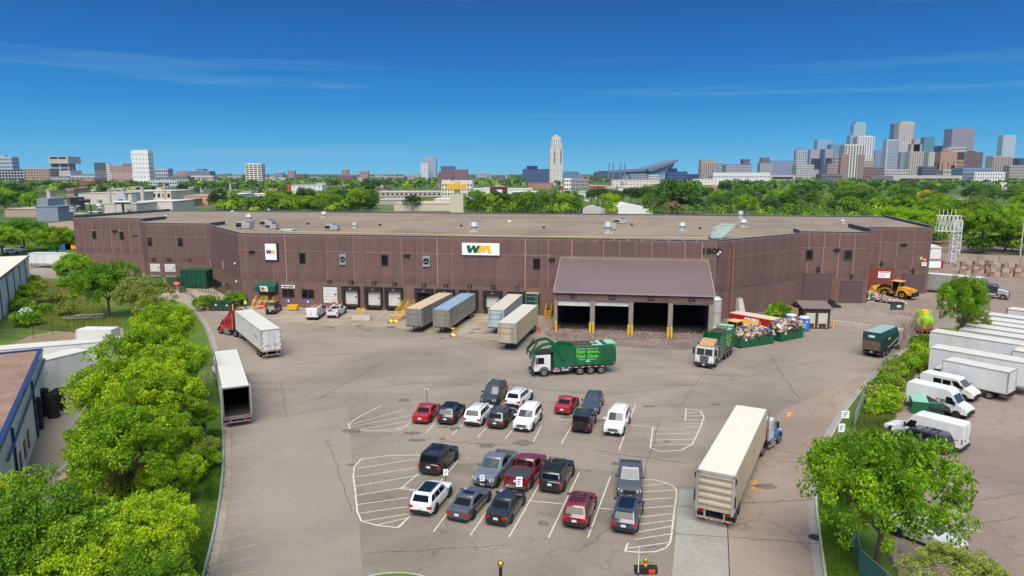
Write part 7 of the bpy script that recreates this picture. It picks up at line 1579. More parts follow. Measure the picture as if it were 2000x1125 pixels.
# ------------------------------------------------------------------ middle distance and skyline
def facade_mat(name,col,k=1):return mat('wall_'+name,col,.85,var=.05,vscale=.05)
M_bwin=mat('far_window',(44,54,66),.3,spec=.6)
M_bwin2=mat('far_window_dark',(30,36,46),.3)
def bld(label,x0,x1,yt,D,col,depth=None,rows=0,cols=0,wm=None,wf=(.55,.55),name='far_building',cat='building',crown=None,ybase=None,rz=None,side_col=None,steps=None,group=None,band=False,roofcol=None,vert=False):
    """x0,x1,yt: pixel span and top; D: distance"""
    p0,p1=PD(x0,400,D),PD(x1,400,D);zt=PD(0.5*(x0+x1),yt,D).z;w_=p1.x-p0.x;h=zt;dp=min(depth or w_*.6,w_*.6)
    t0=thing(name,label,cat,V(((p0.x+p1.x)/2,D,0)),0,group)
    wm_=facade_mat('%d_%d_%d'%col,col);b_=MB()
    b_.bx(-w_/2,w_/2,0,dp,0,h);b_.build('wall',wm_,t0)
    if roofcol:b_=MB();b_.bx(-w_/2,w_/2,0,dp,h,h+h*.01+.15);b_.build('roof',mat('roof_%d_%d_%d'%roofcol,roofcol,.9,var=.06,vscale=.05),t0)
    zb=0 if ybase is None else max(0,PD(.5*(x0+x1),ybase,D).z)
    if rows:
        b_=MB();ch=(h-zb)/(rows+.5);cw=w_/cols;e_=max(.25,w_*.008)
        if band:
            for r_ in range(rows):z=zb+ch*(r_+.5);b_.bx(-w_/2+cw*.1,w_/2-cw*.1,-e_,-.02,z,z+ch*wf[1])
        elif vert:
            for c_ in range(cols):x=-w_/2+cw*(c_+.5-wf[0]/2);b_.bx(x,x+cw*wf[0],-e_,-.02,zb+ch*.5,h-ch*.5)
        else:
            for r_ in range(rows):
                for c_ in range(cols):
                    x=-w_/2+cw*(c_+.5-wf[0]/2);z=zb+ch*(r_+.5);b_.quad((x,-e_*.3,z),(x+cw*wf[0],-e_*.3,z),(x+cw*wf[0],-e_*.3,z+ch*wf[1]),(x,-e_*.3,z+ch*wf[1]))
        for s_ in(-1,1):
            if not(band or vert):
                nc=max(2,int(cols*dp/w_))
                for r_ in range(rows):
                    for c_ in range(min(nc,12)):
                        y=dp*(c_+.3)/nc;z=zb+ch*(r_+.5);b_.quad((s_*(w_/2+e_*.3),y,z),(s_*(w_/2+e_*.3),y+dp/nc*.5,z),(s_*(w_/2+e_*.3),y+dp/nc*.5,z+ch*wf[1]),(s_*(w_/2+e_*.3),y,z+ch*wf[1]))
        b_.build('window',wm or M_bwin,t0,kind='stuff')
    if crown:
        b_=MB()
        for(fx0,fx1,dh)in crown:b_.bx(-w_/2+w_*fx0,-w_/2+w_*fx1,dp*.2,dp*.8,h,h+dh)
        b_.build('roof_structure',facade_mat('crown_%d_%d_%d'%(col[0]-25,col[1]-25,col[2]-20),(max(col[0]-25,5),max(col[1]-25,5),max(col[2]-20,5))),t0)
    return t0
def m_(D,px_):return px_*D/FPX
Z=3000
bld('pale grey slab hospital block at the far left edge',0,33,306,2200,(168,178,190),rows=6,cols=10,crown=[(.3,.5,m_(2200,3))])
bld('long dark and white apartment block on the left skyline',-40,55,331,1500,(62,66,80),depth=30,rows=5,cols=16,wm=mat('white_balcony',(206,206,206),.6),wf=(.5,.4))
bld('tan and grey apartment block beside the dark one',55,104,329,1500,(172,146,128),depth=30,rows=6,cols=9)
t=bld('grey brutalist tower with an overhanging top on the left skyline',107,142,318,1900,(160,152,156),rows=4,cols=2,wf=(.8,.7),depth=50);
b_=MB();w_=m_(1900,38);h=t.children[0].dimensions.z if False else PD(124,318,1900).z;b_.bx(-w_/2,w_/2,-4,52,h-2,h+m_(1900,12));b_.build('top_block',facade_mat('b1',(176,166,168)),t);b_=MB();b_.bx(-w_*.4,-w_*.03,-5,-4.1,h+m_(1900,8),h+m_(1900,11));b_.bx(w_*.03,w_*.4,-5,-4.1,h+m_(1900,8),h+m_(1900,11));b_.build('window',M_bwin2,t)
b_=MB();b_.hexa([(-w_*.5,-2,0),(w_*.6,-2,0),(w_*.6,50,0),(-w_*.5,50,0),(-w_*.45,-2,h*.55),(w_*.5,-2,h*.62),(w_*.5,50,h*.62),(-w_*.45,50,h*.55)]);b_.build('lower_block',facade_mat('b1',(176,166,168)),t)
bld('dark grey ribbed tower left of the brick tower',191,214,317.5,1400,(78,80,94),rows=1,cols=7,vert=True,wm=mat('pale_rib',(140,140,150),.7),wf=(.3,.5))
bld('white strip tower between the dark and the brick tower',214,221,319,1400,(205,204,204),rows=9,cols=3)
bld('brick tower with vertical pale stripes and dark top',221,266,324,1400,(150,122,116),rows=1,cols=10,vert=True,wm=mat('pale_rib2',(196,180,170),.7),wf=(.3,.5),crown=[(.5,1,m_(1400,4.5))])
bld('white slender concrete tower with scattered square windows',264.5,297,294,1150,(216,216,214),depth=24,rows=8,cols=5,wf=(.28,.22),wm=M_bwin2,crown=[(.05,.95,m_(1150,1.2))])
bld('pale grey wide block right of the white tower',297,333,329,2100,(168,172,182),rows=3,cols=8,crown=[(.4,.7,2)])
t=bld('round brown domed arena roof on the skyline',332,369,343,2000,(120,110,104),depth=60);b_=MB();b_.cyl((0,30,PD(350,343,2000).z),(0,30,PD(350,334,2000).z),m_(2000,18),m_(2000,7),n=20);b_.build('dome',facade_mat('dome',(112,100,92)),t,40)
bld('grey stepped hospital block with flat roof',370,414,334,2200,(134,134,156),rows=4,cols=12,crown=[(.35,.7,m_(2200,4))])
bld('low pale commercial block before the stepped one',376,420,343,1600,(190,184,184),rows=2,cols=9)
bld('low dark mixed block under the white tower',297,349,358-5,900,(188,190,196),depth=20,rows=3,cols=11,wm=M_bwin2)
bld('long low building with dark glass behind the trees',300,372,346,1300,(90,98,116),depth=25,rows=2,cols=14,wm=mat('pale_panel',(184,184,190),.7))
bld('small brick apartment row among the left trees',158,190,352,1000,(150,92,80),depth=15,rows=3,cols=9)
bld('low pale building row left of the towers',140,192,343,1500,(176,172,176),depth=20,rows=2,cols=10);bld('wide grey building left behind the trees',104,142,344,1500,(104,110,128),depth=20,rows=2,cols=8,wm=mat('pale_panel',(184,184,190),.7))
bld('white slab tower with dark window bands',483,515,320,1500,(202,198,190),depth=25,rows=10,cols=4,wf=(.7,.5),wm=M_bwin2,crown=[(.1,.9,m_(1500,1.5))])
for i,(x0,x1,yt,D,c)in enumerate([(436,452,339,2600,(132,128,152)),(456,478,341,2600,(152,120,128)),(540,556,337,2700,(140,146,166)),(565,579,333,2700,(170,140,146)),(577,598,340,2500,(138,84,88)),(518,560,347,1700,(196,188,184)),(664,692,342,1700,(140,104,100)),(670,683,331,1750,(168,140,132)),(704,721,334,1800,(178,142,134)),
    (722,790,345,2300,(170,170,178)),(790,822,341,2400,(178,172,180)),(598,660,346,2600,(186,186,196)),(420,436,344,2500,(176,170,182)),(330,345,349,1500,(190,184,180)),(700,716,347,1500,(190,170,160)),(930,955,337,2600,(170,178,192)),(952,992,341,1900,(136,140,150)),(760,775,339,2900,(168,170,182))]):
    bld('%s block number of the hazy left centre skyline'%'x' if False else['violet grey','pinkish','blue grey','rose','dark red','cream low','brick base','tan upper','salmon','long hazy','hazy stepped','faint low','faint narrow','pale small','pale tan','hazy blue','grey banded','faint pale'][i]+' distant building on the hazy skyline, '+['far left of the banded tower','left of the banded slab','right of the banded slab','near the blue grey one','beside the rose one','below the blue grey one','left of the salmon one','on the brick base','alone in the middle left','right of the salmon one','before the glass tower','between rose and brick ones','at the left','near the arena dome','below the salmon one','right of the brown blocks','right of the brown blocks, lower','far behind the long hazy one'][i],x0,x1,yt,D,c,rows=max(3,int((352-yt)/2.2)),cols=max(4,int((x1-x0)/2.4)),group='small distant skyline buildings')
bld('white lower half of the twin glass tower in the middle',823,838,319,2300,(196,200,206),rows=10,cols=5,vert=True,wm=mat('pale_rib',(140,140,150),.7),wf=(.2,.5));bld('blue glass twin tower in the middle of the skyline',826,853,308,2340,(158,170,184),rows=16,cols=9,wm=mat('sky_glass',(92,118,150),.3),crown=[(.4,.55,m_(2300,3))])
bld('brown brick block right of the glass tower',857,885,335,1700,(138,98,96),rows=6,cols=9);bld('dark brown slab right of the brick block',884,914,331,1750,(104,78,82),rows=6,cols=10,wm=mat('rose_window',(150,120,120),.6));bld('blue grey crown of the building behind the brick block',862,889,324,1900,(96,108,136),rows=5,cols=8)
bld('white and yellow apartment house with balconies',863,923,355,620,(204,200,190),depth=15,rows=4,cols=11,wm=M_bwin2,wf=(.45,.5),crown=[(0,.3,1.6),(.35,1,1.2)])
for x0,x1,yt in((863,876,353),(878,923,354)):pass
t=thing('yellow_parapet',None,None)if False else None
bld('banded office block left of the tall slender tower',956,991,341,1750,(150,156,166),rows=4,cols=1,band=True)
bld('dark blue glass block left of the slender white tower',1021,1073,330,1500,(58,74,104),depth=40,rows=8,cols=18,wm=mat('blue_glass_b',(84,104,140),.3),crown=[(.15,.55,m_(1500,6))])
t=bld('tall slender white tower with rounded stepped top',1073,1098,293,1500,(214,210,202),depth=26,rows=28,cols=9,wf=(.5,.5),wm=mat('tower_window',(62,64,70),.4));hh_=PD(1085,293,1500).z;w_=m_(1500,25)
b_=MB();b2=MB()
for a_,z0_,z1_ in((.45,0,12),(.36,12,22),(.28,22,26),(.1,26,28.5)):
    b_.bx(-w_*a_,w_*a_,3-a_*5,24,hh_+m_(1500,z0_),hh_+m_(1500,z1_))
    for r_ in range(int((z1_-z0_)/1.7)):
        for c_ in range(int(a_*16)):x=-w_*a_+w_*2*a_*(c_+.3)/int(a_*16);z=hh_+m_(1500,z0_+r_*1.7+.5);b2.quad((x,2.8-a_*5,z),(x+w_*.06,2.8-a_*5,z),(x+w_*.06,2.8-a_*5,z+1.1),(x,2.8-a_*5,z+1.1))
b_.build('stepped_top',facade_mat('tw',(214,210,202)),t);b2.build('window',mat('tower_window',(62,64,70),.4),t,kind='stuff')
b_=MB()
for x in(-.12,.36):
    for k in range(14):b_.bx(w_*x-1.1,w_*x+1.1,-.6,-.02,hh_*.62+k*m_(1500,1.9),hh_*.62+k*m_(1500,1.9)+m_(1500,1.1))
b_.build('balcony_recess',M_bwin2,t,kind='stuff')
bld('blue glass block right of the slender tower',1098,1130,335,1500,(84,108,142),rows=5,cols=12,wm=mat('blue_glass_b2',(112,140,176),.3));bld('grey brick residential block in front of the slender tower',1102,1149,349,800,(140,134,136),depth=18,rows=4,cols=11,wm=M_bwin2,wf=(.4,.5))
bld('white end of the grey residential block',1101,1115,348,795,(212,210,206),depth=10,rows=4,cols=3,wm=M_bwin2)
bld('hazy pink small block behind the residential one',1130,1150,343,2500,(160,130,138),rows=3,cols=6)
bld('long dark power plant hall below the chimneys',1162,1215,336,2000,(84,92,120),depth=40,rows=3,cols=12)
for i,x in enumerate((1189.5,1197.5,1212,1220)):
    D=1900;p=PD(x,340,D);t=thing('chimney',['first','second','third','fourth'][i]+' tall grey chimney from the left on the skyline','chimney',V((p.x,D,0)),0,'power plant chimneys');b_=MB();b_.cyl((0,0,0),(0,0,PD(x,318,D).z),m_(D,1.35),m_(D,1.15),n=10);b_.build('stack',facade_mat('chim',(104,120,136)),t,50)
D=2600;X=lambda x,y:(PD(x,y,D).x,PD(x,y,D).z)
t=thing('stadium','angular stadium with a sweeping pointed roof on the skyline','stadium',V((0,D,0)))
b_=MB()
def slab(b_,pts,y0,y1,mi=0):
    q_=[X(*p)for p in pts];b_.side(q_,y0,y1,mi)
slab(b_,[(1182,334),(1265,329),(1268,334),(1190,338)],0,250);slab(b_,[(1262,330),(1324,311.5),(1320,317),(1268,336)],-20,230);b_.build('roof',facade_mat('stad_roof',(96,110,132)),t)
b_=MB();slab(b_,[(1205,338),(1268,334.5),(1320,317),(1302,352),(1205,352)],10,200);b_.build('wall',facade_mat('stad_wall',(132,146,172)),t)
b_=MB();slab(b_,[(1272,337),(1312,321),(1300,352),(1272,352)],0,9);b_.build('glass_front',mat('stad_glass',(150,164,190),.3),t)
bld('dark blue building under the stadium tip',1302,1340,335,1500,(34,62,112),rows=4,cols=8,wm=mat('blue_glass_b',(84,104,140),.3),crown=[(.1,.5,m_(1500,6))]);bld('deep blue low building right of the stadium',1340,1362,340,1600,(40,70,120),rows=3,cols=6)
bld('grey low blocks before the stadium',1230,1262,340,1900,(140,150,170),rows=4,cols=9);bld('small white block before the stadium wall',1265,1285,341,1700,(190,192,200),rows=3,cols=6)
bld('tan and grey residential tower with dark crown',1366,1399,316,1700,(168,156,150),rows=12,cols=8,vert=True,wm=mat('dark_rib',(70,74,84),.6),wf=(.35,.5),crown=[(0,.75,m_(1700,4))])
bld('blue glass wing beside the tan residential tower',1399,1407,316,1720,(140,166,190),rows=8,cols=3)
bld('long white low building before the skyline',1390,1500,337,1500,(208,208,206),depth=30,rows=2,cols=22,wf=(.4,.3))
bld('dark grey stepped block with white panels',1414,1465,321,1800,(118,118,134),rows=7,cols=12,wm=mat('white_balcony',(206,206,206),.6),wf=(.35,.5),crown=[(.7,.95,m_(1800,10))])
bld('white panelled tower right of the stepped block',1480,1505,318,1800,(128,120,136),rows=8,cols=7,wm=mat('white_balcony',(206,206,206),.6),wf=(.3,.6),crown=[(.1,.75,m_(1800,10))])
def sky(i_label,x0,x1,yt,D,col,**k):return bld(i_label,x0,x1,yt,D,col,group='downtown skyline towers',name='skyscraper',cat='skyscraper',**k)
sky('blue and white office block at the left of downtown',1500,1545,314,2300,(104,118,150),rows=10,cols=14,wm=mat('white_balcony',(206,206,206),.6),wf=(.3,.4))
t=sky('small white tower with pyramid top at the left of downtown',1549,1569,294,2700,(176,180,186),rows=12,cols=5);w_=m_(2700,20);h=PD(1559,294,2700).z;b_=MB();b_.add([(-w_/2,0,h),(w_/2,0,h),(w_/2,w_*.8,h),(-w_/2,w_*.8,h),(0,w_*.4,h+m_(2700,7))],[(0,1,4),(1,2,4),(2,3,4),(3,0,4)]);b_.build('pyramid_roof',facade_mat('pyr',(92,102,118)),t)
sky('white low block below the pyramid topped tower',1551,1585,322,2200,(186,184,182),rows=7,cols=10,wm=M_bwin2)
sky('pale glass tower behind the twin mauve blocks',1588,1614,273,3400,(150,172,190),rows=16,cols=6,wm=mat('teal_glass',(96,134,160),.2))
sky('left mauve block of a pair',1576,1597,292,2900,(154,148,160),rows=1,cols=1,band=True);sky('right mauve block of a pair',1604,1620,291,2900,(150,142,156),rows=1,cols=1,band=True);sky('dark glass strip between the mauve pair',1597,1604,292,2890,(52,70,104))
sky('teal glass block behind the striped residential tower',1615,1646,282,3200,(104,140,160),rows=14,cols=7,wm=mat('teal_glass',(96,134,160),.2))
sky('black and white striped residential tower with tan wings',1642,1680,284,1900,(200,196,190),rows=22,cols=7,wf=(.5,.75),wm=M_bwin2,crown=[(0,.9,m_(1900,2))]);sky('left tan wing of the striped residential tower',1636,1650,301,1895,(164,138,126),rows=16,cols=4,wm=M_bwin2);sky('right tan wing of the striped residential tower',1671,1681,302,1895,(164,138,126),rows=16,cols=3,wm=M_bwin2)
t=sky('tallest pale blue glass tower with notched top',1656,1679,243,3300,(142,164,182),rows=36,cols=6,wf=(.9,.6),wm=mat('pale_glass',(158,178,194),.15));b_=MB();h=PD(1667,243,3300).z;w_=m_(3300,23);b_.bx(-w_*.3,w_*.5,5,40,h,h+m_(3300,5));b_.bx(-w_*.7,-w_*.5,0,40,0,h*.8);b_.build('stepped_top',facade_mat('ids',(142,164,182)),t)
sky('white tower with vertical dark window strips',1665,1698,267,2700,(206,206,208),rows=18,cols=7,wm=mat('dark_rib',(70,74,84),.6),wf=(.4,.72),crown=[(.1,.9,m_(2700,2))])
sky('blue grey banded office block',1701,1721,293,2900,(128,136,154),rows=20,cols=1,band=True,wm=mat('blue_glass_b2',(112,140,176),.3))
sky('dark capped glass tower behind the stepped stone tower',1737,1774,241,3400,(116,134,156),rows=34,cols=10,wm=mat('blue_glass_c',(92,112,140),.2))
sky('stepped art deco style pale stone tower',1743,1772,239,3200,(186,176,170),rows=30,cols=6,vert=True,wm=mat('pale_rib3',(150,142,142),.6),wf=(.35,.5),crown=[(.2,.8,m_(3200,2.5))]);sky('lower shoulders of the stepped stone tower',1750,1769,278,3000,(190,180,172),rows=16,cols=5,vert=True,wm=mat('pale_rib3',(150,142,142),.6),wf=(.35,.5))
sky('white banded office tower before the stone tower',1722,1749,274,2700,(176,182,190),rows=26,cols=1,band=True,wm=mat('band_glass',(116,128,146),.3),crown=[(.05,.95,m_(2700,2))])
sky('grey banded block beside the white banded tower',1751,1767,297,2600,(134,142,154),rows=18,cols=1,band=True,wm=mat('band_glass',(116,128,146),.3))
sky('cream stepped residential tower with many setbacks',1768,1795,296,2200,(182,168,158),rows=18,cols=6,vert=True,wm=mat('dark_rib2',(110,98,98),.6),wf=(.35,.5),crown=[(.1,.9,m_(2200,14)),(.3,.75,m_(2200,23))])
sky('teal glass tower with a slanted roof',1793,1814,268,3000,(66,112,134),rows=20,cols=6,wm=mat('teal_glass2',(116,156,172),.15),wf=(.6,.4))
sky('white low bank block with dark pitched top',1805,1830,297,2400,(190,186,176),rows=14,cols=5,wm=mat('dark_rib2',(110,98,98),.6));sky('dark blue roofed block behind the white one',1816,1843,285,3100,(44,56,88),rows=3,cols=4)
t=sky('tan brick building with rounded gable top',1828,1860,296,2000,(162,128,112),rows=1,cols=3,wf=(.15,.5));b_=MB();w_=m_(2000,32);h=PD(1844,296,2000).z;b_.cyl((w_*.15,5,h),(w_*.15,30,h),m_(2000,6),n=16);b_.build('round_gable',facade_mat('gable',(162,128,112)),t)
b_=MB();b_.bx(w_*.18,w_*.4,-1,-.02,h*.1,h*.55);b_.build('tall_window',M_bwin2,t)
sky('pale block behind the tan brick building',1841,1876,287,2500,(176,174,174),rows=10,cols=10)
sky('wide mauve grey office tower right of downtown',1846,1889,251,3000,(150,142,152),rows=30,cols=13,wm=mat('mauve_window',(104,96,112),.4),crown=[(.35,.7,m_(3000,1.5))])
sky('dark brown office block right of the tan building',1873,1910,297,2200,(112,90,92),rows=12,cols=12,wm=mat('brown_window',(84,66,72),.5),crown=[(.45,.65,m_(2200,2))])
sky('small tan block before the brown one',1860,1874,312,2100,(160,128,108),rows=5,cols=4)
sky('blue glass low block before the brown office',1874,1934,328,1700,(110,140,168),rows=4,cols=14,wm=mat('blue_glass_b',(84,104,140),.3));sky('white and dark residential block in front at the right',1897,1957,336,1200,(214,214,214),rows=4,cols=12,wm=mat('dark_rib',(70,74,84),.6),wf=(.35,.7))
sky('pale glass tower with cut-out top at the right edge',1945,1970,264,2900,(168,178,188),rows=24,cols=5,wf=(.8,.6),wm=mat('pale_glass',(158,178,194),.15));sky('tan striped tower before the cut-out glass tower',1930,1967,305,2300,(172,158,146),rows=11,cols=8,vert=True,wm=mat('dark_rib2',(110,98,98),.6),wf=(.45,.5))
sky('low tan block right of the striped tower',1964,1995,323,2200,(170,158,150),rows=5,cols=9);sky('dark blue block at the right edge',1981,2012,309,2500,(58,86,120),rows=8,cols=8)
sky('brick low block below the banded office',1681,1722,326,2100,(138,104,100),rows=5,cols=12);sky('hazy tan blocks between the towers left',1611,1637,320,2300,(166,140,128),rows=6,cols=7);sky('violet dark glass block in front of the teal tower',1795,1822,325,2000,(92,88,110),rows=5,cols=8)
sky('small pyramid roofed tan building',1623,1632,305,2600,(168,150,140),rows=6,cols=3);sky('blocks of tan stone right of the white banded tower',1679,1700,313,2500,(178,160,150),rows=8,cols=7)
sky('long pale parking structure below downtown',1500,1550,342,1500,(176,170,164),rows=2,cols=1,band=True);sky('long low pale hall before downtown',1740,1880,343,1500,(180,172,162),rows=1,cols=1,band=True);sky('long low dark roofed hall before downtown',1600,1640,340,1700,(110,108,116),rows=2,cols=10);sky('pale low blocks at the foot of the banded tower',1722,1770,331,2000,(190,180,176),rows=4,cols=14)
sky('cream block behind the white residential one',1836,1876,331,1900,(186,170,152),rows=3,cols=10)
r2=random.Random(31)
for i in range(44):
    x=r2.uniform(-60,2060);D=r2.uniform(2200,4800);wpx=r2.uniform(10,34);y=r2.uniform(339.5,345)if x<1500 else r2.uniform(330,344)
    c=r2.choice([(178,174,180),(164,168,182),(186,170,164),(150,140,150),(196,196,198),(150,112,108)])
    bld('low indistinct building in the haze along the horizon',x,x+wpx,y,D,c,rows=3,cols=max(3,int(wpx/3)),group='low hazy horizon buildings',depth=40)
# ---- middle distance, industrial area left
def low(label,x0,y0,x1,y1,h,depth,col,roofcol=(176,166,154),rows=0,cols=0,wm=None,band=False,crown=None,rz=0,cat='building',name='industrial_building',vert=False,wf=(.5,.4),group=None):
    """front foot from pixel (x0,y0) to (x1,y1)"""
    ym_=(y0+y1)/2;p,q=P(x0,ym_),P(x1,ym_);d=q-p;L_=d.length
    if h<0:h=PD((x0+x1)/2,-h,p.y).z
    t0=thing(name,label,cat,p,math.atan2(d.y,d.x),group)
    wm_=facade_mat('%d_%d_%d'%col,col);b_=MB();b_.bx(0,L_,0,depth,0,h-.2);b_.build('wall',wm_,t0);b_=MB();b_.bx(-.3,L_+.3,-.3,depth+.3,h-.2,h);b_.build('roof',mat('roof_%d_%d_%d'%roofcol,roofcol,.9,var=.08,vscale=.08),t0)
    if rows:
        b_=MB();ch=(h-.3)/rows;cw=L_/cols
        for r_ in range(rows):
            for c_ in range(cols):x=cw*(c_+.5-wf[0]/2);z=ch*(r_+.35);b_.bx(x,x+cw*wf[0],-.08,-.01,z,z+ch*wf[1])
        b_.build('window',wm or M_bwin2,t0,kind='stuff')
    if crown:
        for(a_,c_,y0_,y1_,hh)in crown:b_=MB();b_.bx(L_*a_,L_*c_,depth*y0_,depth*y1_,h,h+hh);b_.build('roof_structure',wm_,t0)
    return t0,L_
low('large grey corrugated industrial box with a pipe stack',72,432,115,432,-403,16,(126,134,150),(130,136,146),crown=[(0,.5,.1,.9,4)])
low('dark brown clad block with silver duct behind the grey box',112,412,139,412,-386,16,(96,84,84),(110,100,98))
low('pale factory block with stacks left of the warehouse roof',205,424,268,421,-397,30,(188,182,174),(190,184,176),crown=[(.2,.45,.3,.6,2.5),(.6,.7,.2,.4,5)])
low('wide pale factory wall behind the left corner of the warehouse',268,421,338,415,-393,30,(196,190,180),(196,190,182),0,0)
low('salmon coloured factory block',360,400,406,400,-382,30,(190,140,118),(190,150,132));low('brown low roof beside the salmon block',338,404,362,404,-390,30,(150,128,112),(158,140,124))
low('low brown roofed hall left of the factory',-20,466,146,466,-449,50,(150,134,122),(150,124,108));low('second brown roofed hall behind it',10,424,72,424,-408,30,(160,146,132),(168,150,134))
low('long pale roof hall with row of vents',155,400,240,398,9,50,(190,184,176),(178,158,144));low('long cream hall behind the factory',240,392,335,392,9,45,(196,186,166),(198,190,176),1,10)
low('white domed roof hall right of the salmon block',406,396,460,396,7,45,(200,196,190),(206,204,200));low('low white sheds behind the warehouse left',456,392,530,392,6,30,(186,182,174),(204,200,194),1,9)
r3=random.Random(5)
for i,(x,y,h,r_)in enumerate([(217,418,14.5,1.1),(244,415,14,1.0),(281,414,15.5,1.3),(323,400,16,.8),(452,398,16,.9),(100,420,15,1.2),(132,428,10,.6)]):
    p=P(x,y);t0=thing('chimney',['stubby','thin','thick pale','far slender','lone pale','silver elbow topped','low grey'][i]+' stack rising from the factory roofs','chimney',p);b_=MB();b_.cyl((0,0,0),(0,0,h),r_,r_*.9,n=12);b_.build('stack',facade_mat('stack',(186,180,172)),t0,50);b_=MB();b_.cyl((0,0,h),(0,0,h+.5),r_*1.15,n=12);b_.build('rim',M_vent,t0)
p=P(242,424);t0=thing('satellite_dish','large pale round dish shaped cyclone drum on the factory roof','dish',p);b_=MB();b_.cyl((0,-2,11),(0,0,11),3.2,2.6,n=20);b_.build('drum',facade_mat('drum',(176,184,192)),t0,40);b_=MB();b_.cyl((0,0,0),(0,0,10),.6,n=8);b_.build('mast',M_dark,t0)
b_=MB();t0=thing('pipe_rack','tangle of grey ducts and pipes between the factory blocks','pipework',P(165,436))
for i in range(16):
    a_=V((r3.uniform(-12,24),r3.uniform(0,14),r3.uniform(3,12)));c_=a_+V((r3.uniform(-6,8),r3.uniform(-3,3),r3.choice([0,0,r3.uniform(-5,4)])));bb=MB();bb.cyl(a_,c_,r3.uniform(.3,.9),n=8);bb.cyl((a_.x,a_.y,0),a_,.2,n=5);bb.build('duct',[M_alu,M_hvac,M_dark][i%3],t0,50)
t0,L_=low('white apartment block with red end wall on the left centre',570,387,630,387,13,22,(206,208,212),(196,196,196),3,6,wf=(.12,.5));b_=MB();b_.bx(-4,-.1,-.5,20,0,13.2);b_.build('red_end_wall',facade_mat('redend',(176,66,50)),t0)
low('dark timber framed block right of the white apartments',631,385,675,382,11,20,(104,100,100),(120,122,128),2,6)
t0,L_=low('white and yellow apartment block with flat roofs',863,372,925,372,12,18,(208,202,190),(196,186,150),4,11,wf=(.4,.5));
for k,(a_,c_,z)in enumerate(((0,.27,12.2),(.3,.62,11.6),(.64,1,12.0))):b_=MB();b_.bx(L_*a_,L_*c_,-.6,18,z-.8,z+1.2);b_.build('yellow_parapet',facade_mat('yel',(216,166,40)),t0)
p=P(893,420);t0=thing('concrete_tower','pale concrete elevator tower with yellow roof sign board','tower',p);b_=MB();b_.bx(-4,4,-3,5,0,12.5);b_.bx(-1.6,1.6,-1,3,12.5,20);b_.build('shaft',facade_mat('elev',(188,180,160)),t0);b_=MB();b_.bx(-6,6,-3.4,-3,15.5,18.5);b_.build('sign_board',facade_mat('yel',(216,166,40)),t0);b_=MB();b_.bar((3,0,13),(13,-2,8),.8,.8);b_.build('conveyor',M_alu,t0)
t0,L_=low('dark red steel frame structure with a small white sign',957,396,991,396,13,12,(88,44,46),(90,60,60));b_=MB();b_.bx(L_*.35,L_*.7,-.5,-.1,8,11);b_.build('sign_board',M_signw,t0)
low('long white warehouse behind the red frame',920,382,1040,380,7,45,(206,200,192),(204,198,190));low('brick sided low warehouse at centre',960,392,1048,392,6,25,(150,110,96),(196,186,176));low('long pale roofed shed row at left centre',735,384,880,384,5,50,(170,160,150),(184,172,162),1,16)
low('big tan roofed hall just behind the warehouse',770,412,885,412,5,40,(186,176,160),(190,164,138));low('white low hall beside the elevator tower',848,402,890,402,5,30,(206,204,200),(208,206,202));low('grey asphalt roofed hall left of centre',735,400,800,400,4,45,(160,156,156),(166,158,156))
low('long red walled hall with grey roof',1095,374,1185,374,8,40,(164,64,58),(186,178,170));low('cream three storey school building',1195,365,1288,362,12,25,(208,198,180),(200,194,184),2,14,wf=(.25,.35));low('grey brown hall with arched roof',1145,382,1185,382,8,30,(110,98,92),(120,108,100))
low('white hall with green gable beside the centre trees',1105,393,1150,393,8,35,(196,196,196),(176,170,166));t0,L_=low('small green painted wall of a hall',1136,384,1151,384,7,10,(40,150,110),(190,186,180));low('long white low block with small windows right of centre',1185,376,1255,374,7,30,(200,190,178),(196,188,178),1,16);low('pale long block below the school',1150,388,1215,388,5,30,(206,202,196),(204,200,192))
low('pale sheds left of the centre trees',1000,386,1050,386,6,40,(196,186,178),(200,192,186));low('grey roofed long block at centre',1060,384,1110,388,5,30,(150,140,134),(180,172,168));low('brown pitched house roof near the slender tower',1032,368,1078,368,9,30,(150,116,100),(150,118,100))
low('white small house with windows on the right hill',1355,366,1400,362,14,20,(216,214,208),(206,204,200),3,7,wf=(.35,.4));low('orange pitched roof house at right centre',1372,372,1398,372,8,16,(190,130,100),(196,110,80));low('tan school block among the right trees',1620,368,1652,368,10,20,(186,150,110),(190,160,130),2,8)
p1=P(1205,418);t0=thing('white_roof_barn','white tent like pitched roof just behind the warehouse','building',P(1207,419));b_=MB();L_=22
b_.side([(0,0),(L_,0),(L_,3),(L_*.9,4),(L_*.2,7),(0,4.5)],0,20);b_.build('roof',mat('white_sheet_roof',(212,212,210),.6),t0)
t0=thing('shed_roof_house','small grey pitched roof sheds behind the roof edge','building',P(1138,418));b_=MB();b_.side([(0,0),(14,0),(14,3.2),(7,5.2),(0,3.2)],0,12);b_.build('roof',mat('pale_grey_roof',(176,174,172),.8),t0)
t0=thing('lattice_mast','tall white lattice mast with a bracket head beside the tracks','mast',P(1879,520)+V((0,4,0)),R(-12));M_lat=mat('white_lattice',(214,214,210),.5)
b_=MB();w_=1.0;zt_=PD(1868,430,P(1866,520).y+4).z
for sx in(-1,1):
    for sy in(-1,1):b_.bar((sx*w_,sy*w_,0),(sx*w_,sy*w_,zt_),.16,.16)
n=12
for k in range(n):
    z0_,z1_=zt_*k/n,zt_*(k+1)/n;s_=1 if k%2 else-1
    for sy in(-1,1):b_.bar((-s_*w_,sy*w_,z0_),(s_*w_,sy*w_,z1_),.1,.1);b_.bar((-w_,sy*w_,z1_),(w_,sy*w_,z1_),.1,.1)
    for sx in(-1,1):b_.bar((sx*w_,-s_*w_,z0_),(sx*w_,s_*w_,z1_),.1,.1);b_.bar((sx*w_,-w_,z1_),(sx*w_,w_,z1_),.1,.1)
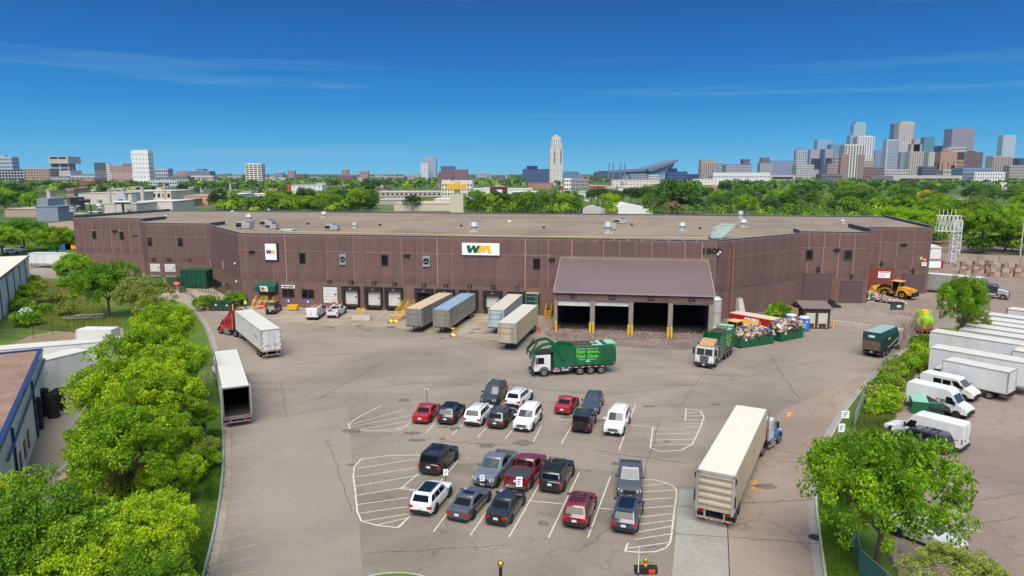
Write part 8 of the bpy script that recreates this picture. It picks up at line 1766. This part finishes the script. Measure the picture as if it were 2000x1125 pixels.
b_.build('mast_frame',M_lat,t0)
b_=MB()
for sy in(-1,1):
    for z in(zt_-3,zt_+1.2):b_.bar((-5,sy*w_,z),(w_,sy*w_,z),.14,.14)
    for k in range(6):b_.bar((-5+k,sy*w_,zt_-3),(-4.5+k,sy*w_,zt_+1.2),.1,.1);b_.bar((-4.5+k,sy*w_,zt_+1.2),(-4+k,sy*w_,zt_-3),.1,.1)
for k in range(5):b_.bar((-5+k,-w_,zt_+1.2),(-5+k,-w_,zt_+3),.12,.12);b_.bar((-5+k,w_,zt_-2),(-5+k,w_,zt_-3.5),.1,.1)
b_.build('bracket_head',M_lat,t0)
t0=thing('concrete_wall','long weathered concrete panel wall behind the recycling yard','wall',P(1868,522),math.atan2((P(2000,530)-P(1868,522)).y,(P(2000,530)-P(1868,522)).x))
for k in range(12):
    b_=MB();b_.bx(k*4.6+.05,k*4.6+4.55,0,.4,0,3.6);b_.build('wall_panel',mat('weathered_panel',(164,150,132),.9,var=.12,vscale=.5,dirt=(120,106,92),dirtamt=.5,dirtscale=.3,streak=True),t0);
    b_=MB();b_.bx(k*4.6-.04,k*4.6+.04,.05,.35,0,3.5);b_.build('joint',M_dark,t0)
for i,(x,y,n)in enumerate([(1918,534,3),(1975,540,3)]):
    p=P(x,y)
    for a_ in range(7 if i else 9):
        for z in range(3 if a_<5 else 2):
            b_=MB();b_.bx(-.75,.75,-.55,.55,0,1.1)
            o=b_.build('paper_bale',[mat('bale_card',(142,120,104),.9,var=.3,vscale=4),mat('bale_pale',(164,148,136),.9,var=.3,vscale=4)][(a_+z)%2],loc=p+V((a_*1.6-5,(a_%2)*.6,z*1.1)),rz=rnd.uniform(-.35,.35));o.scale=(rnd.uniform(.8,1.05),)*3;o.rotation_euler.y=rnd.uniform(-.12,.12);tag(o,'baled waste paper cube in the '+('right' if i else 'left')+' pile against the concrete wall','bale','paper bales by the wall')
t0=thing('white_cabin','small white cabin with pitched roof beside the warehouse corner','cabin',P(1824,505));b_=MB();b_.bx(-2,2,0,4,0,3.2);b_.build('wall',M_wwall,t0);b_=MB();b_.side([(-2.3,3.2),(2.3,3.2),(0,4.1)],-.2,4.2);b_.build('roof',M_wwall,t0)
t0=thing('red_sign_board','low white board with a red end behind the silver trailer','sign',P(1822,527));b_=MB();b_.bx(-2.2,2.0,0,.3,.6,2.2);b_.build('board',M_signw,t0);b_=MB();b_.bx(2.0,2.6,-.02,.32,.4,2.4);b_.build('end_panel',M_red,t0)
t0=thing('house','cream house with a brown hipped roof among the trees at the right','house',P(1945,448));b_=MB();b_.bx(-9,9,0,12,0,6);b_.build('wall',facade_mat('cream_house',(206,186,140)),t0);b_=MB();b_.add([(-10,-1,6),(10,-1,6),(10,13,6),(-10,13,6),(-5,6,10),(5,6,10)],[(0,1,5,4),(1,2,5),(2,3,4,5),(3,0,4)]);b_.build('roof',mat('brown_shingle',(120,94,82),.9,var=.1),t0)
for k in range(4):b_=MB();b_.bx(-7+k*4,-5.4+k*4,-.1,-.01,3,4.8);b_.build('window',M_bwin2,t0)
t0=thing('house','pale house front showing between trees right of the mast','house',P(1930,428));b_=MB();b_.side([(-6,0),(6,0),(6,6),(0,9.5),(-6,6)],0,12);b_.build('wall',facade_mat('pale_house',(200,198,192)),t0)
low('long white roof among the right trees',1815,405,1862,405,6,20,(190,176,150),(206,200,188));low('grey roof house in the right trees',1868,414,1900,414,8,14,(160,160,162),(130,132,140));low('pale building by the right edge trees',1938,372,1965,372,12,25,(206,202,194),(206,204,198))
for i,(x,yb,yt)in enumerate([(1563,418,407),(1617,420,405),(1640,420,409),(1792,452,388),(1823,458,412),(1932,478,418),(1990,520,410),(1373,415,400),(1256,410,396),(1172,412,392),(1136,414,395),(1451,415,404),(1835,462,408)]):
    p=P(x,yb);h=PD(x,yt,p.y).z;t0=thing('street_lamp','slender pale lamp pole %s'%['behind the roof edge, left of the pair','behind the roof edge, right of the pair','with curved arm behind the roof','tall one among the right trees','left of the lattice mast','with curved arm before the cream house','at the far right before the trees','behind the big round tree','behind the white tent roof','near the centre conifers','left of the centre conifers','behind the duct hood','close behind the lattice mast'][i],'lamp pole',p)
    b_=MB();b_.cyl((0,0,0),(0,0,h),.22,.14,n=6);b_.build('pole',mat('pale_pole',(176,172,160),.7),t0)
    b_=MB();b_.bar((0,0,h-.2),(1.8,0,h+.3),.12,.12);b_.bx(1.6,2.6,-.2,.2,h+.2,h+.35);b_.build('lamp_arm',mat('pale_pole',(176,172,160),.7),t0)
b_=MB();a_,c_=P(1830,511),P(2050,520)
for off in(0,1.5,5,6.5):
    b_.bar(V((118,235+off,.12)),V((420,268+off,.12)),.15,.15)
struct('railway_rail',b_,mat('rusty_rail',(96,76,64),.7))
for i,(x,y,w_,h,c,l_)in enumerate([(88,490,4,2.2,(20,110,60),'green lidded bin beyond the white trailer'),(121,489,3.5,2.4,(30,100,180),'blue portable cabin beyond the white trailer'),(138,489,6,2.5,(226,160,30),'yellow container beyond the white trailer')]):
    t0=thing('container',l_,'container',P(x,y)+V((0,3,0)));b_=MB();b_.bx(-w_/2,w_/2,-1,1,.2,h);b_.build('shell',mat('cont_%d'%i,c,.5),t0);b_=MB();b_.bx(-w_/2-.05,w_/2+.05,-1.05,1.05,h,h+.12);b_.build('lid',mat('cont_lid_%d'%i,tuple(min(255,v_+30)for v_ in c),.5),t0)
for i,(x,y,l_)in enumerate([(22,496,'white car parked beyond the metal building, left one'),(40,492,'white pickup beyond the metal building, right one')]):
    car(l_,'suv' if i==0 else 'pickup',M_white,(x,y),(x,y),(x+12,y-1),near_is_center=True,group='vehicles beyond the metal building')
r8=random.Random(88)
for i in range(100):
    x=r8.uniform(-20,1300)if i<80 else r8.uniform(1300,2000);y=r8.uniform(352,386)if i<80 else r8.uniform(352,372);wpx=r8.uniform(8,34)*(y-330)/40
    if i<50 and 425<x<560 and y>375:continue
    r8c=r8.randrange(5);c=[(206,204,200),(186,168,150),(196,190,182),(150,128,116),(164,160,160)][r8c];low(['white','tan','pale','brown','grey'][r8c]+' walled low building half hidden among trees, '+('left of' if x<800 else 'around' if x<1300 else 'right of')+' the picture centre',x,y,x+wpx,y-.3,r8.uniform(4,9),r8.uniform(12,30),c,r8.choice([(190,186,180),(150,142,136),(172,156,140),(206,204,198)]),1 if i%3 else 2,max(3,int(wpx/3)),name='far_building',group='small buildings among the trees')
# ------------------------------------------------------------------ vegetation
def leaf_mat(name,c1,c2,sc=.5,tr=.32):
    m=bpy.data.materials.new(name);m.use_nodes=True;n=m.node_tree.nodes;l=m.node_tree.links;b=n['Principled BSDF']
    b.inputs['Roughness'].default_value=.6;b.inputs['Specular IOR Level'].default_value=.25
    t=n.new('ShaderNodeTexCoord');z=n.new('ShaderNodeTexNoise');z.inputs['Scale'].default_value=sc;z.inputs['Detail'].default_value=5;l.new(t.outputs['Object'],z.inputs['Vector'])
    oi=n.new('ShaderNodeObjectInfo');ad=n.new('ShaderNodeMath');ad.operation='ADD';l.new(z.outputs[0],ad.inputs[0])
    mu=n.new('ShaderNodeMath');mu.operation='MULTIPLY_ADD';mu.inputs[1].default_value=.24;mu.inputs[2].default_value=-.12;l.new(oi.outputs['Random'],mu.inputs[0]);l.new(mu.outputs[0],ad.inputs[1])
    r=n.new('ShaderNodeMapRange');r.inputs[1].default_value=.4;r.inputs[2].default_value=.62;l.new(ad.outputs[0],r.inputs[0])
    x=n.new('ShaderNodeMixRGB');x.inputs[1].default_value=srgb(*c1);x.inputs[2].default_value=srgb(*c2);l.new(r.outputs[0],x.inputs[0])
    l.new(x.outputs[0],b.inputs['Base Color']);ts=n.new('ShaderNodeBsdfTranslucent');l.new(x.outputs[0],ts.inputs[0]);ms=n.new('ShaderNodeMixShader');ms.inputs[0].default_value=tr
    l.new(b.outputs[0],ms.inputs[1]);l.new(ts.outputs[0],ms.inputs[2]);l.new(ms.outputs[0],n['Material Output'].inputs[0]);return m
F_maple=leaf_mat('maple_leaves',(112,150,20),(170,196,32));F_deep=leaf_mat('deep_green_leaves',(94,136,24),(150,186,36));F_fresh=leaf_mat('fresh_green_leaves',(98,138,30),(150,184,42));F_olive=leaf_mat('olive_leaves',(128,144,54),(156,166,76))
F_mid=[leaf_mat('belt_leaves_dark',(58,90,34),(84,118,40),.12),leaf_mat('belt_leaves',(84,122,34),(116,150,42),.12),leaf_mat('belt_leaves_bright',(120,154,28),(154,182,40),.12),leaf_mat('belt_leaves_grey',(84,106,58),(108,126,70),.12)]
F_yel=leaf_mat('yellow_leaves',(206,176,16),(236,200,30),.3);F_pink=leaf_mat('bare_pink_twigs',(130,100,80),(160,128,104),.3)
M_bark=mat('bark',(92,78,64),.9,var=.2,vscale=4)
def leaf(b_,p,s_,r_,up=.35,mi=0):
    n=Vector((r_.gauss(0,1),r_.gauss(0,1),r_.gauss(0,1)+up)).normalized();a_=n.orthogonal().normalized();a_.rotate(Matrix.Rotation(r_.uniform(0,6.28),3,n));c_=n.cross(a_)
    w_=s_*r_.uniform(.45,.7);dn=n*(-s_*.18)
    b_.add([p-a_*s_+dn,p-c_*w_,p+a_*s_+dn,p+c_*w_],[(0,1,3),(1,2,3)],mi)
def crown_mesh(name,seed,R_,Rz,nc,per,ls,cr,m,lobes=5,flat=.0):
    r_=random.Random(seed);b_=MB();cs=[]
    lb=[(Vector((r_.gauss(0,1),r_.gauss(0,1),r_.uniform(-.25,.9))).normalized(),r_.uniform(.08,.22))for _ in range(lobes)]
    for i in range(nc):
        d=Vector((r_.gauss(0,1),r_.gauss(0,1),r_.gauss(.12,1))).normalized()
        if d.z<-.35:d.z*=-.6;d.normalize()
        k=.74+sum(max(0,d.dot(l_[0])-.55)*l_[1]*2.4 for l_ in lb);rr=k*(r_.random()**.28)
        cs.append(Vector((d.x*R_*rr,d.y*R_*rr,d.z*Rz*rr)))
    for c in cs:
        q=cr*r_.uniform(.6,1.25)
        for j in range(per):
            o=Vector((r_.gauss(0,1),r_.gauss(0,1),r_.gauss(.15,1))).normalized();o.z*=.75;o*=q*(.55+.5*r_.random());leaf(b_,c+o,ls*r_.uniform(.6,1.3),r_)
    me=b_.mesh(name,m);return me,cs
def core(b_,R_,Rz,z,mi=0,r_=None):
    for i in range(5):a_=i*1.256+.4;b_.ico((math.cos(a_)*R_*.33,math.sin(a_)*R_*.33,z+Rz*(.1 if i%2 else-.12)),R_*.42,sq=(1,1,Rz/R_),n1=8,n2=5,mi=mi)
def trunk_mesh(seed,h,R_,rb,n=7):
    r_=random.Random(seed);b_=MB();top=V((r_.uniform(-.3,.3),r_.uniform(-.3,.3),h*.55));b_.cyl((0,0,-.1),top,rb,rb*.7,8)
    for i in range(n):
        a_=i*2.4+r_.random();q=V((math.cos(a_)*R_*.55,math.sin(a_)*R_*.55,h*r_.uniform(.8,1.15)));m1=top.lerp(q,.45)+V((0,0,h*.08));b_.cyl(top,m1,rb*.5,rb*.3,6);b_.cyl(m1,q,rb*.3,rb*.1,5)
        for j in range(3):e_=q+V((r_.uniform(-1,1),r_.uniform(-1,1),r_.uniform(.2,1)))*R_*.25;b_.cyl(q.lerp(m1,.2),e_,rb*.13,rb*.05,4)
    return b_.mesh('trunk',M_bark)
PRO=[]
for k,(sd,m)in enumerate(((11,F_maple),(12,F_maple),(13,F_deep),(14,F_fresh),(15,F_olive))):
    me,cs=crown_mesh('crown',sd,4.9,4.0,230 if k<4 else 170,112,.125,.72,m,7)
    b_=MB();core(b_,4.4,3.4,0);PRO.append((me,trunk_mesh(sd,6.0,4.9,.24)))
def tree(label,cx,cy,rp,zc,pro,group='trees beside the yard',sq=1.15,name='tree',rz=None,cat='tree'):
    p=P(cx,cy,zc);D=(p-V((0,0,CAMH))).length;r=rp*D/FPX/4.9;t0=thing(name,label,cat,V((p.x,p.y,0)),rnd.uniform(0,6.28)if rz is None else rz,group)
    t0.scale=(r,r,1);me,tm=PRO[pro];o=link('crown',me,t0,(0,0,zc));o.scale=(1,1,min(r*sq,(zc+.5)/4.2));o=link('trunk',tm,t0);o.scale=(1,1,zc/6.0);return t0
tree('small round green tree beside the far road on the left',142,526,32,5.0,2);tree('tall green maple left of the compactor, behind the meadow',207,560,52,5.5,2);tree('yellowish loose crowned tree before the far loading ramp',275,582,50,4.5,4,sq=.9)
tree('olive green tree between the maple and the loading ramp',300,612,42,3.6,4,sq=.8);tree('broad green maple at the far end of the kerb row',318,645,60,5.2,0);tree('bright green maple in the kerb row, second from the far end',288,700,70,5.2,1)
tree('dark green tree hanging over the empty trailer',345,715,54,4.6,2);tree('large bright maple over the cargo trailer',236,766,78,5.2,0);tree('green maple against the kerb behind the open trailer',322,790,74,4.6,1)
tree('wide maple spreading over the driveway of the low building',236,880,94,5.0,1);tree('maple filling the lower left corner',50,1070,105,5.2,3);tree('fresh green tree beside the lower left corner maple',175,1040,92,4.6,3,sq=.9);tree('maple at the kerb near the bottom edge',298,1045,80,4.6,1)
tree('bushy green tree at the very bottom left of the picture',125,1145,90,3.6,1);tree('low leafy tree at the bottom edge left of the kerb',265,1140,74,3.2,3);tree('green tree at the left edge by the low building driveway',-10,1000,70,4.4,1);tree('low leafy tree below the middle kerb maple',330,930,50,2.6,0)
tree('bright maple filling the middle of the kerb row',300,738,66,4.6,0);tree('green crown between the two widest kerb maples',312,850,56,4.2,1)
tree('low dark green tree between the kerb maples',398,815,30,2.6,2,sq=.7)
tree('big dense maple standing on the right verge',1722,974,120,5.2,2,sq=1.35);tree('yellowish young tree at the lower right edge',1880,1140,78,4.6,4,sq=.8)
tree('narrow green tree before the recycling yard',1882,598,37,7,2,sq=1.9);tree('leafy tree right of the narrow one by the trailers',1905,640,30,3.2,4)
tree('green tree at the left edge before the factory',45,458,42,5.5,2);tree('light green tree left of the warehouse corner',110,470,38,5.0,1);tree('dark tree at the left picture edge',2,470,36,5.0,2)
me_b,_=crown_mesh('foliage',30,1.5,1.2,46,46,.11,.42,F_deep,4);me_b2,_=crown_mesh('foliage',31,1.5,1.1,46,46,.12,.45,F_maple,4);me_b3,_=crown_mesh('foliage',32,1.5,1.0,36,40,.12,.5,F_olive,4)
BS=[me_b,me_b2,me_b3]
def bush(label,x,y,s,k,group=None,sz=None):
    t0=thing('bush',label,'bush',V((P(x,y).x,P(x,y).y,0)),rnd.uniform(0,6),group);t0.scale=(s,s,sz or s);link('foliage',BS[k],t0,(0,0,.75));b_=MB()
    for i in range(4):a_=i*1.6;b_.cyl((0,0,0),(math.cos(a_)*.6,math.sin(a_)*.6,1.1),.04,.02,4)
    b_.build('stem',M_bark,t0)
for x,y,s,k,l_ in((398,606,1.5,0,'rounded dark hedge left of the transformer boxes'),(462,598,1.6,0,'rounded dark hedge right of the transformer boxes'),(410,598,1.2,0,'dark hedge behind the left end of the transformer boxes'),(355,570,.7,2,'small shrub by the STOP sign'),(1525,618,1.4,0,'dark hedge below the yellow handrail'),(1510,622,1.0,0,'lower dark hedge behind the green containers')):bush(l_,x,y,s,k)
r4=random.Random(9)
for i in range(46):
    t_=i/45*.84;x=lerp(1705,1835,t_**.9)+r4.uniform(-26,26);y=lerp(815,648,t_)+r4.uniform(-12,12)
    if y>735:x=min(x,1738)
    bush(['deep green','yellow green','olive'][i%3]+' leafy shrub in the overgrown right strip, '+('beside the vans' if y>745 else 'beside the white trailers' if y>690 else 'near the roll-off truck'),x+(10 if y<740 else 0),y,r4.uniform(.7,1.25),i%3,'shrubs along the right verge')
for i in range(26):bush('green bush in the overgrown meadow on the left',r4.choice([r4.uniform(38,75),r4.uniform(55,160)]),r4.uniform(552,585)if i%3 else r4.uniform(585,640),r4.uniform(.8,1.6),r4.choice([0,1,2]),'bushes in the left meadow')
for i,(x,y)in enumerate(((215,965),(245,975),(275,985),(300,965),(330,985),(190,955),(355,945))):bush('leafy undergrowth shrub under the driveway maples, %s from the building'%['third','fourth','fifth','sixth','seventh','nearest','farthest'][i],x,y,1.5,i%2+1)
for i in range(10):bush('low undergrowth beneath the kerb maples',r4.uniform(330,415),r4.uniform(850,960),r4.uniform(.5,.9),r4.choice([0,1,2]),'undergrowth below the kerb maples')
def bare(label,x,y,h,seed,m=None,z0=0,group='bare shrubs'):
    r_=random.Random(seed);b_=MB();p=P(x,y)
    def br(a_,d,L_,r,k):
        c_=a_+d*L_;b_.cyl(a_,c_,r,r*.6,4,cap=False)
        if k:
            for j in range(3):br(a_.lerp(c_,r_.uniform(.5,1)),(d+V((r_.uniform(-.5,.5),r_.uniform(-.5,.5),r_.uniform(0,.3)))).normalized(),L_*r_.uniform(.55,.8),r*.55,k-1)
    for i in range(7):br(V((r_.uniform(-.4,.4),r_.uniform(-.4,.4),z0)),V((r_.uniform(-.5,.5),r_.uniform(-.5,.5),1)).normalized(),h*.42,.05,3)
    o=b_.build('bare_shrub',m or mat('grey_twigs',(150,128,112),.9),loc=V((p.x,p.y,0)));tag(o,label,'shrub',group)
bare('leafless grey shrub beside the roll-off truck cab',1758,685,5.5,1);bare('leafless shrub before the lime tanker',1780,672,4.8,2);bare('smaller leafless shrub right of the tanker',1806,668,4.5,3)
bare('leafless pale shrub between the lower left maples',255,985,5.5,4);bare('leafless pale shrub right of the other pale one',292,985,5.5,5);bare('leafless twiggy shrub near the kerb on the left',350,975,3.5,6);bare('bare twigs among the kerb maples, farther up',395,760,4.5,7)
def tufts(name,label,regions,n,seed,m,s0=.08,s1=.22,cat='grass'):
    r_=random.Random(seed);b_=MB()
    for i in range(n):
        rg=regions[i%len(regions)];a_,b2,c_,d_=rg;u,v_=r_.random(),r_.random();x=lerp(lerp(a_[0],b2[0],u),lerp(d_[0],c_[0],u),v_);y=lerp(lerp(a_[1],b2[1],u),lerp(d_[1],c_[1],u),v_);p=P(x,y)
        for j in range(3):s_=r_.uniform(s0,s1);t_=r_.uniform(0,6.28);w_=V((math.cos(t_),math.sin(t_),0));q=p+V((r_.uniform(-.2,.2),r_.uniform(-.2,.2),-.02));b_.add([q-w_*.05,q+w_*.05,q+V((r_.uniform(-.5,.5)*s_,r_.uniform(-.5,.5)*s_,s_))],[(0,1,2)])
    o=b_.build(name,m,kind='stuff');tag(o,label,cat)
G_blade=leaf_mat('grass_blades',(74,112,30),(112,146,46),.3)
tufts('grass','mown grass on the right verge below the big maple',[((1614,1125),(1690,1125),(1650,960),(1600,960)),((1604,960),(1655,960),(1705,820),(1650,860))],7000,1,G_blade)
tufts('grass','grass strip inside the left kerb',[((380,1125),(400,1125),(436,940),(405,940)),((400,940),(436,940),(436,840),(410,840)),((330,1125),(390,1125),(400,1000),(360,1000))],5000,2,G_blade)
tufts('tall_grass','overgrown meadow grass on the left parcel',[((60,600),(170,640),(240,640),(170,560)),((30,640),(150,650),(180,600),(60,560))],8000,3,leaf_mat('meadow_blades',(104,126,44),(140,146,70),.1),.2,.7)
tufts('tall_grass','dry tall grass band along the left meadow edge',[((75,555),(165,590),(170,575),(75,548))],3000,4,leaf_mat('dry_blades',(150,146,84),(170,160,104),.2),.4,1.1)
tufts('weeds','weeds and tall grass in the overgrown strip on the right',[((1655,860),(1745,860),(1745,780),(1700,770)),((1700,770),(1745,780),(1830,680),(1770,690))],7000,5,leaf_mat('weed_blades',(84,112,40),(124,134,64),.2),.2,.7)
MIDP=[]
for k in range(3):
    for j,m in enumerate(F_mid):
        if k:me=MIDP[j][0].copy()if False else None
        me,_=crown_mesh('crown',50+k,5.5,4.6+.6*k,66,34,.40,1.35,m,6)
        MIDP.append((me,None))
tm_=trunk_mesh(77,7,5.5,.3,4)
me_y,_=crown_mesh('crown',60,5.5,4.6,70,16,.6,1.3,F_yel,5);me_p,_=crown_mesh('crown',61,4.5,4.2,60,8,.5,1.3,F_pink,5)
def mtree(label,x,y,s,me,group,sz=None,name='tree'):
    p=P(x,y);t0=thing(name,label,'tree',V((p.x,p.y,0)),rnd.uniform(0,6.28),group);t0.scale=(s,s,sz or s);link('crown',me,t0,(0,0,5.6));link('trunk',tm_,t0);return t0
mp_=lambda k,j:MIDP[k*4+j][0]
mtree('big spreading elm rising behind the roof right of centre',1312,420,2.2,mp_(0,0),None);mtree('bright yellow flowering tree among the green wood on the right',1806,408,1.35,me_y,None);mtree('second bright yellow crown joined to the yellow tree',1822,412,1.1,me_y,None);mtree('pinkish bare crowned tree behind the roof edge',1312,424,1.0,me_p,None);mtree('pale pinkish bare tree right of the other',1330,424,.8,me_p,None)
mtree('dark round tree standing alone behind the roof, left of the elevator tower',806,412,1.1,mp_(0,0),None);mtree('dark conifer like tree in the middle, left one',1155,402,1.0,mp_(1,0),None,1.3);mtree('dark conifer like tree in the middle, right one',1191,404,.8,mp_(1,0),None,1.3)
AVOID=[(568,362,635,390),(860,352,926,376),(880,378,905,424),(955,372,992,398),(918,370,1048,396),(1000,374,1048,390),(1093,366,1186,378),(1194,352,1290,368),(1104,383,1152,397),(1184,368,1256,382),(1150,380,1216,392),(1205,402,1262,424),(1136,405,1180,424),(70,385,142,440),(205,385,340,430),(355,380,408,404),(145,386,335,404),(405,386,535,400),(735,376,882,412),(1033,358,1080,370),(-30,420,150,452),(1928,404,1980,455),(1812,398,1862,408),(1860,350,1900,352),(1370,352,1402,370),(1098,370,1110,372),(1824,485,1850,520),(1845,402,1890,440),(1055,376,1112,394),(845,396,892,406)]
def ok(x,y):return not any(a_-6<x<c_+6 and b2-1<y<d_+9 for a_,b2,c_,d_ in AVOID)
r5=random.Random(21);cnt=0
ZN=[('tree beyond the brown hall','trees at the far left edge',(-60,70),(384,430),22,[0,1,1,2]),('tree behind the left half of the roof','trees behind the left half of the roof',(425,905),(396,415),80,[2,2,1,0]),('tree left of centre before the skyline','trees of the left middle ground',(-40,900),(360,398),64,[0,0,1,3]),('tree behind the roof centre','trees behind the centre of the roof',(905,1270),(396,420),30,[2,1,0,1]),
  ('tree behind the right half of the roof','wood behind the right half of the roof',(1260,1745),(362,424),84,[0,1,1,2,3]),('tree right of the lattice mast','wood right of the warehouse',(1740,2040),(366,498),96,[0,1,1,2,3])]
for lb_,gp_,xr,yr,n,ch in ZN:
    k=0;tries=0;pts_=[]
    while k<n and tries<9000:
        tries+=1;x=r5.uniform(*xr);y=r5.uniform(*yr)
        if not ok(x,y)or(x>1835 and 498<y):continue
        s=r5.uniform(.95,1.5);px_w=5.5*s*(y-HOR)/25*1.0
        if any(abs(x-a_)<px_w*.85 and abs(y-c_)<px_w*.33 for a_,c_ in pts_):continue
        if 1835<x<1905 and y>470:continue
        pts_.append((x,y));pr=r5.choice(ch);mt_=mtree((['dark green ','mid green ','bright yellow green ','grey green '][pr]if y<425 else 'full leafed ')+lb_+(', close to the roof edge' if 400<y<430 and xr[0]!=1740 else ', nearest rows' if y>430 else ', middle rows' if y>382 else ', farthest rows'),x,y,s*(1.15 if y>425 else 1),mp_(r5.randrange(3),pr)if y<425 else PRO[r5.choice([0,2,2,2,4])][0],gp_);k+=1
    print('trees',gp_,k)
b_=MB()
def blob(b_,p,r,rz,r_):
    nr_=p.y<720
    for i in range(64 if nr_ else 26):
        d=Vector((r_.gauss(0,1),r_.gauss(0,1),abs(r_.gauss(0,1))+.1)).normalized();q=p+V((d.x*r,d.y*r,rz*.9+d.z*rz));s_=r*(r_.uniform(.12,.26)if nr_ else r_.uniform(.25,.5))
        n=(d+V((r_.uniform(-.5,.5),r_.uniform(-.5,.5),r_.uniform(-.2,.6)))).normalized();a_=n.orthogonal().normalized();c_=n.cross(a_);b_.add([q-a_*s_,q-c_*s_*.8,q+a_*s_-n*s_*.2,q+c_*s_*.8],[(0,1,2,3)],mi_)
r6=random.Random(77)
for i in range(4200):
    y=338+9*r6.random()**.7+(r6.random()**2)*34;x=r6.uniform(-60,2060);
    if y>352 and not ok(x,y):continue
    y=max(y,344.5)
    mi_=r6.choice([0,0,1,1,3,2])if y>352 else r6.choice([0,0,1,3]);p=P(x,y);blob(b_,p,r6.uniform(4,8),r6.uniform(4.5,7.5),r6)
for i in range(1500):
    if i<520:x=r6.uniform(425,745);y=r6.uniform(399,415)
    elif i<800:x=r6.uniform(905,1200);y=r6.uniform(408,421)
    elif i<1150:x=r6.uniform(1240,1760);y=r6.uniform(400,426)
    else:x=r6.uniform(-20,1500);y=r6.uniform(362,404)
    if not ok(x,y):continue
    mi_=r6.choice([2,2,1,0])if i<800 else r6.choice([0,1,1,2,3]);blob(b_,P(x,y),r6.uniform(2,4.2),r6.uniform(2,4.4),r6)
o=b_.build('far_woods',F_mid,kind='stuff');tag(o,'mass of trees filling the plain towards the skyline','woods')
for i in range(0):pass
b_=MB();mi_=0
for i in range(420):
    x=r6.uniform(1500,2040);y=r6.uniform(405,430)if x<1745 else r6.uniform(420,500)
    if 1800<x<1900 and y>480 or not ok(x,y):continue
    mi_=r6.choice([0,1,1,2]);blob(b_,P(x,y),r6.uniform(2,4),r6.uniform(1.5,3),r6)
o=b_.build('undergrowth',F_mid,kind='stuff');tag(o,'dense undergrowth between the trunks of the right hand wood','undergrowth')
# ------------------------------------------------------------------ air
b_=MB();b_.bx(-6500,6500,-60,6800,-1.2,268);hz=b_.build('haze',None,kind='stuff');hz.data.materials.clear()
m=bpy.data.materials.new('haze_air');m.use_nodes=True;n=m.node_tree.nodes;n.clear();o_=n.new('ShaderNodeOutputMaterial');v_=n.new('ShaderNodeVolumePrincipled');v_.inputs['Color'].default_value=(.5,.8,1,1);v_.inputs['Density'].default_value=4.2e-5;v_.inputs['Anisotropy'].default_value=.3
m.node_tree.links.new(v_.outputs[0],o_.inputs['Volume']);hz.data.materials.append(m);tag(hz,'pale blue haze softening the far skyline','haze')
C.cycles.volume_bounces=0
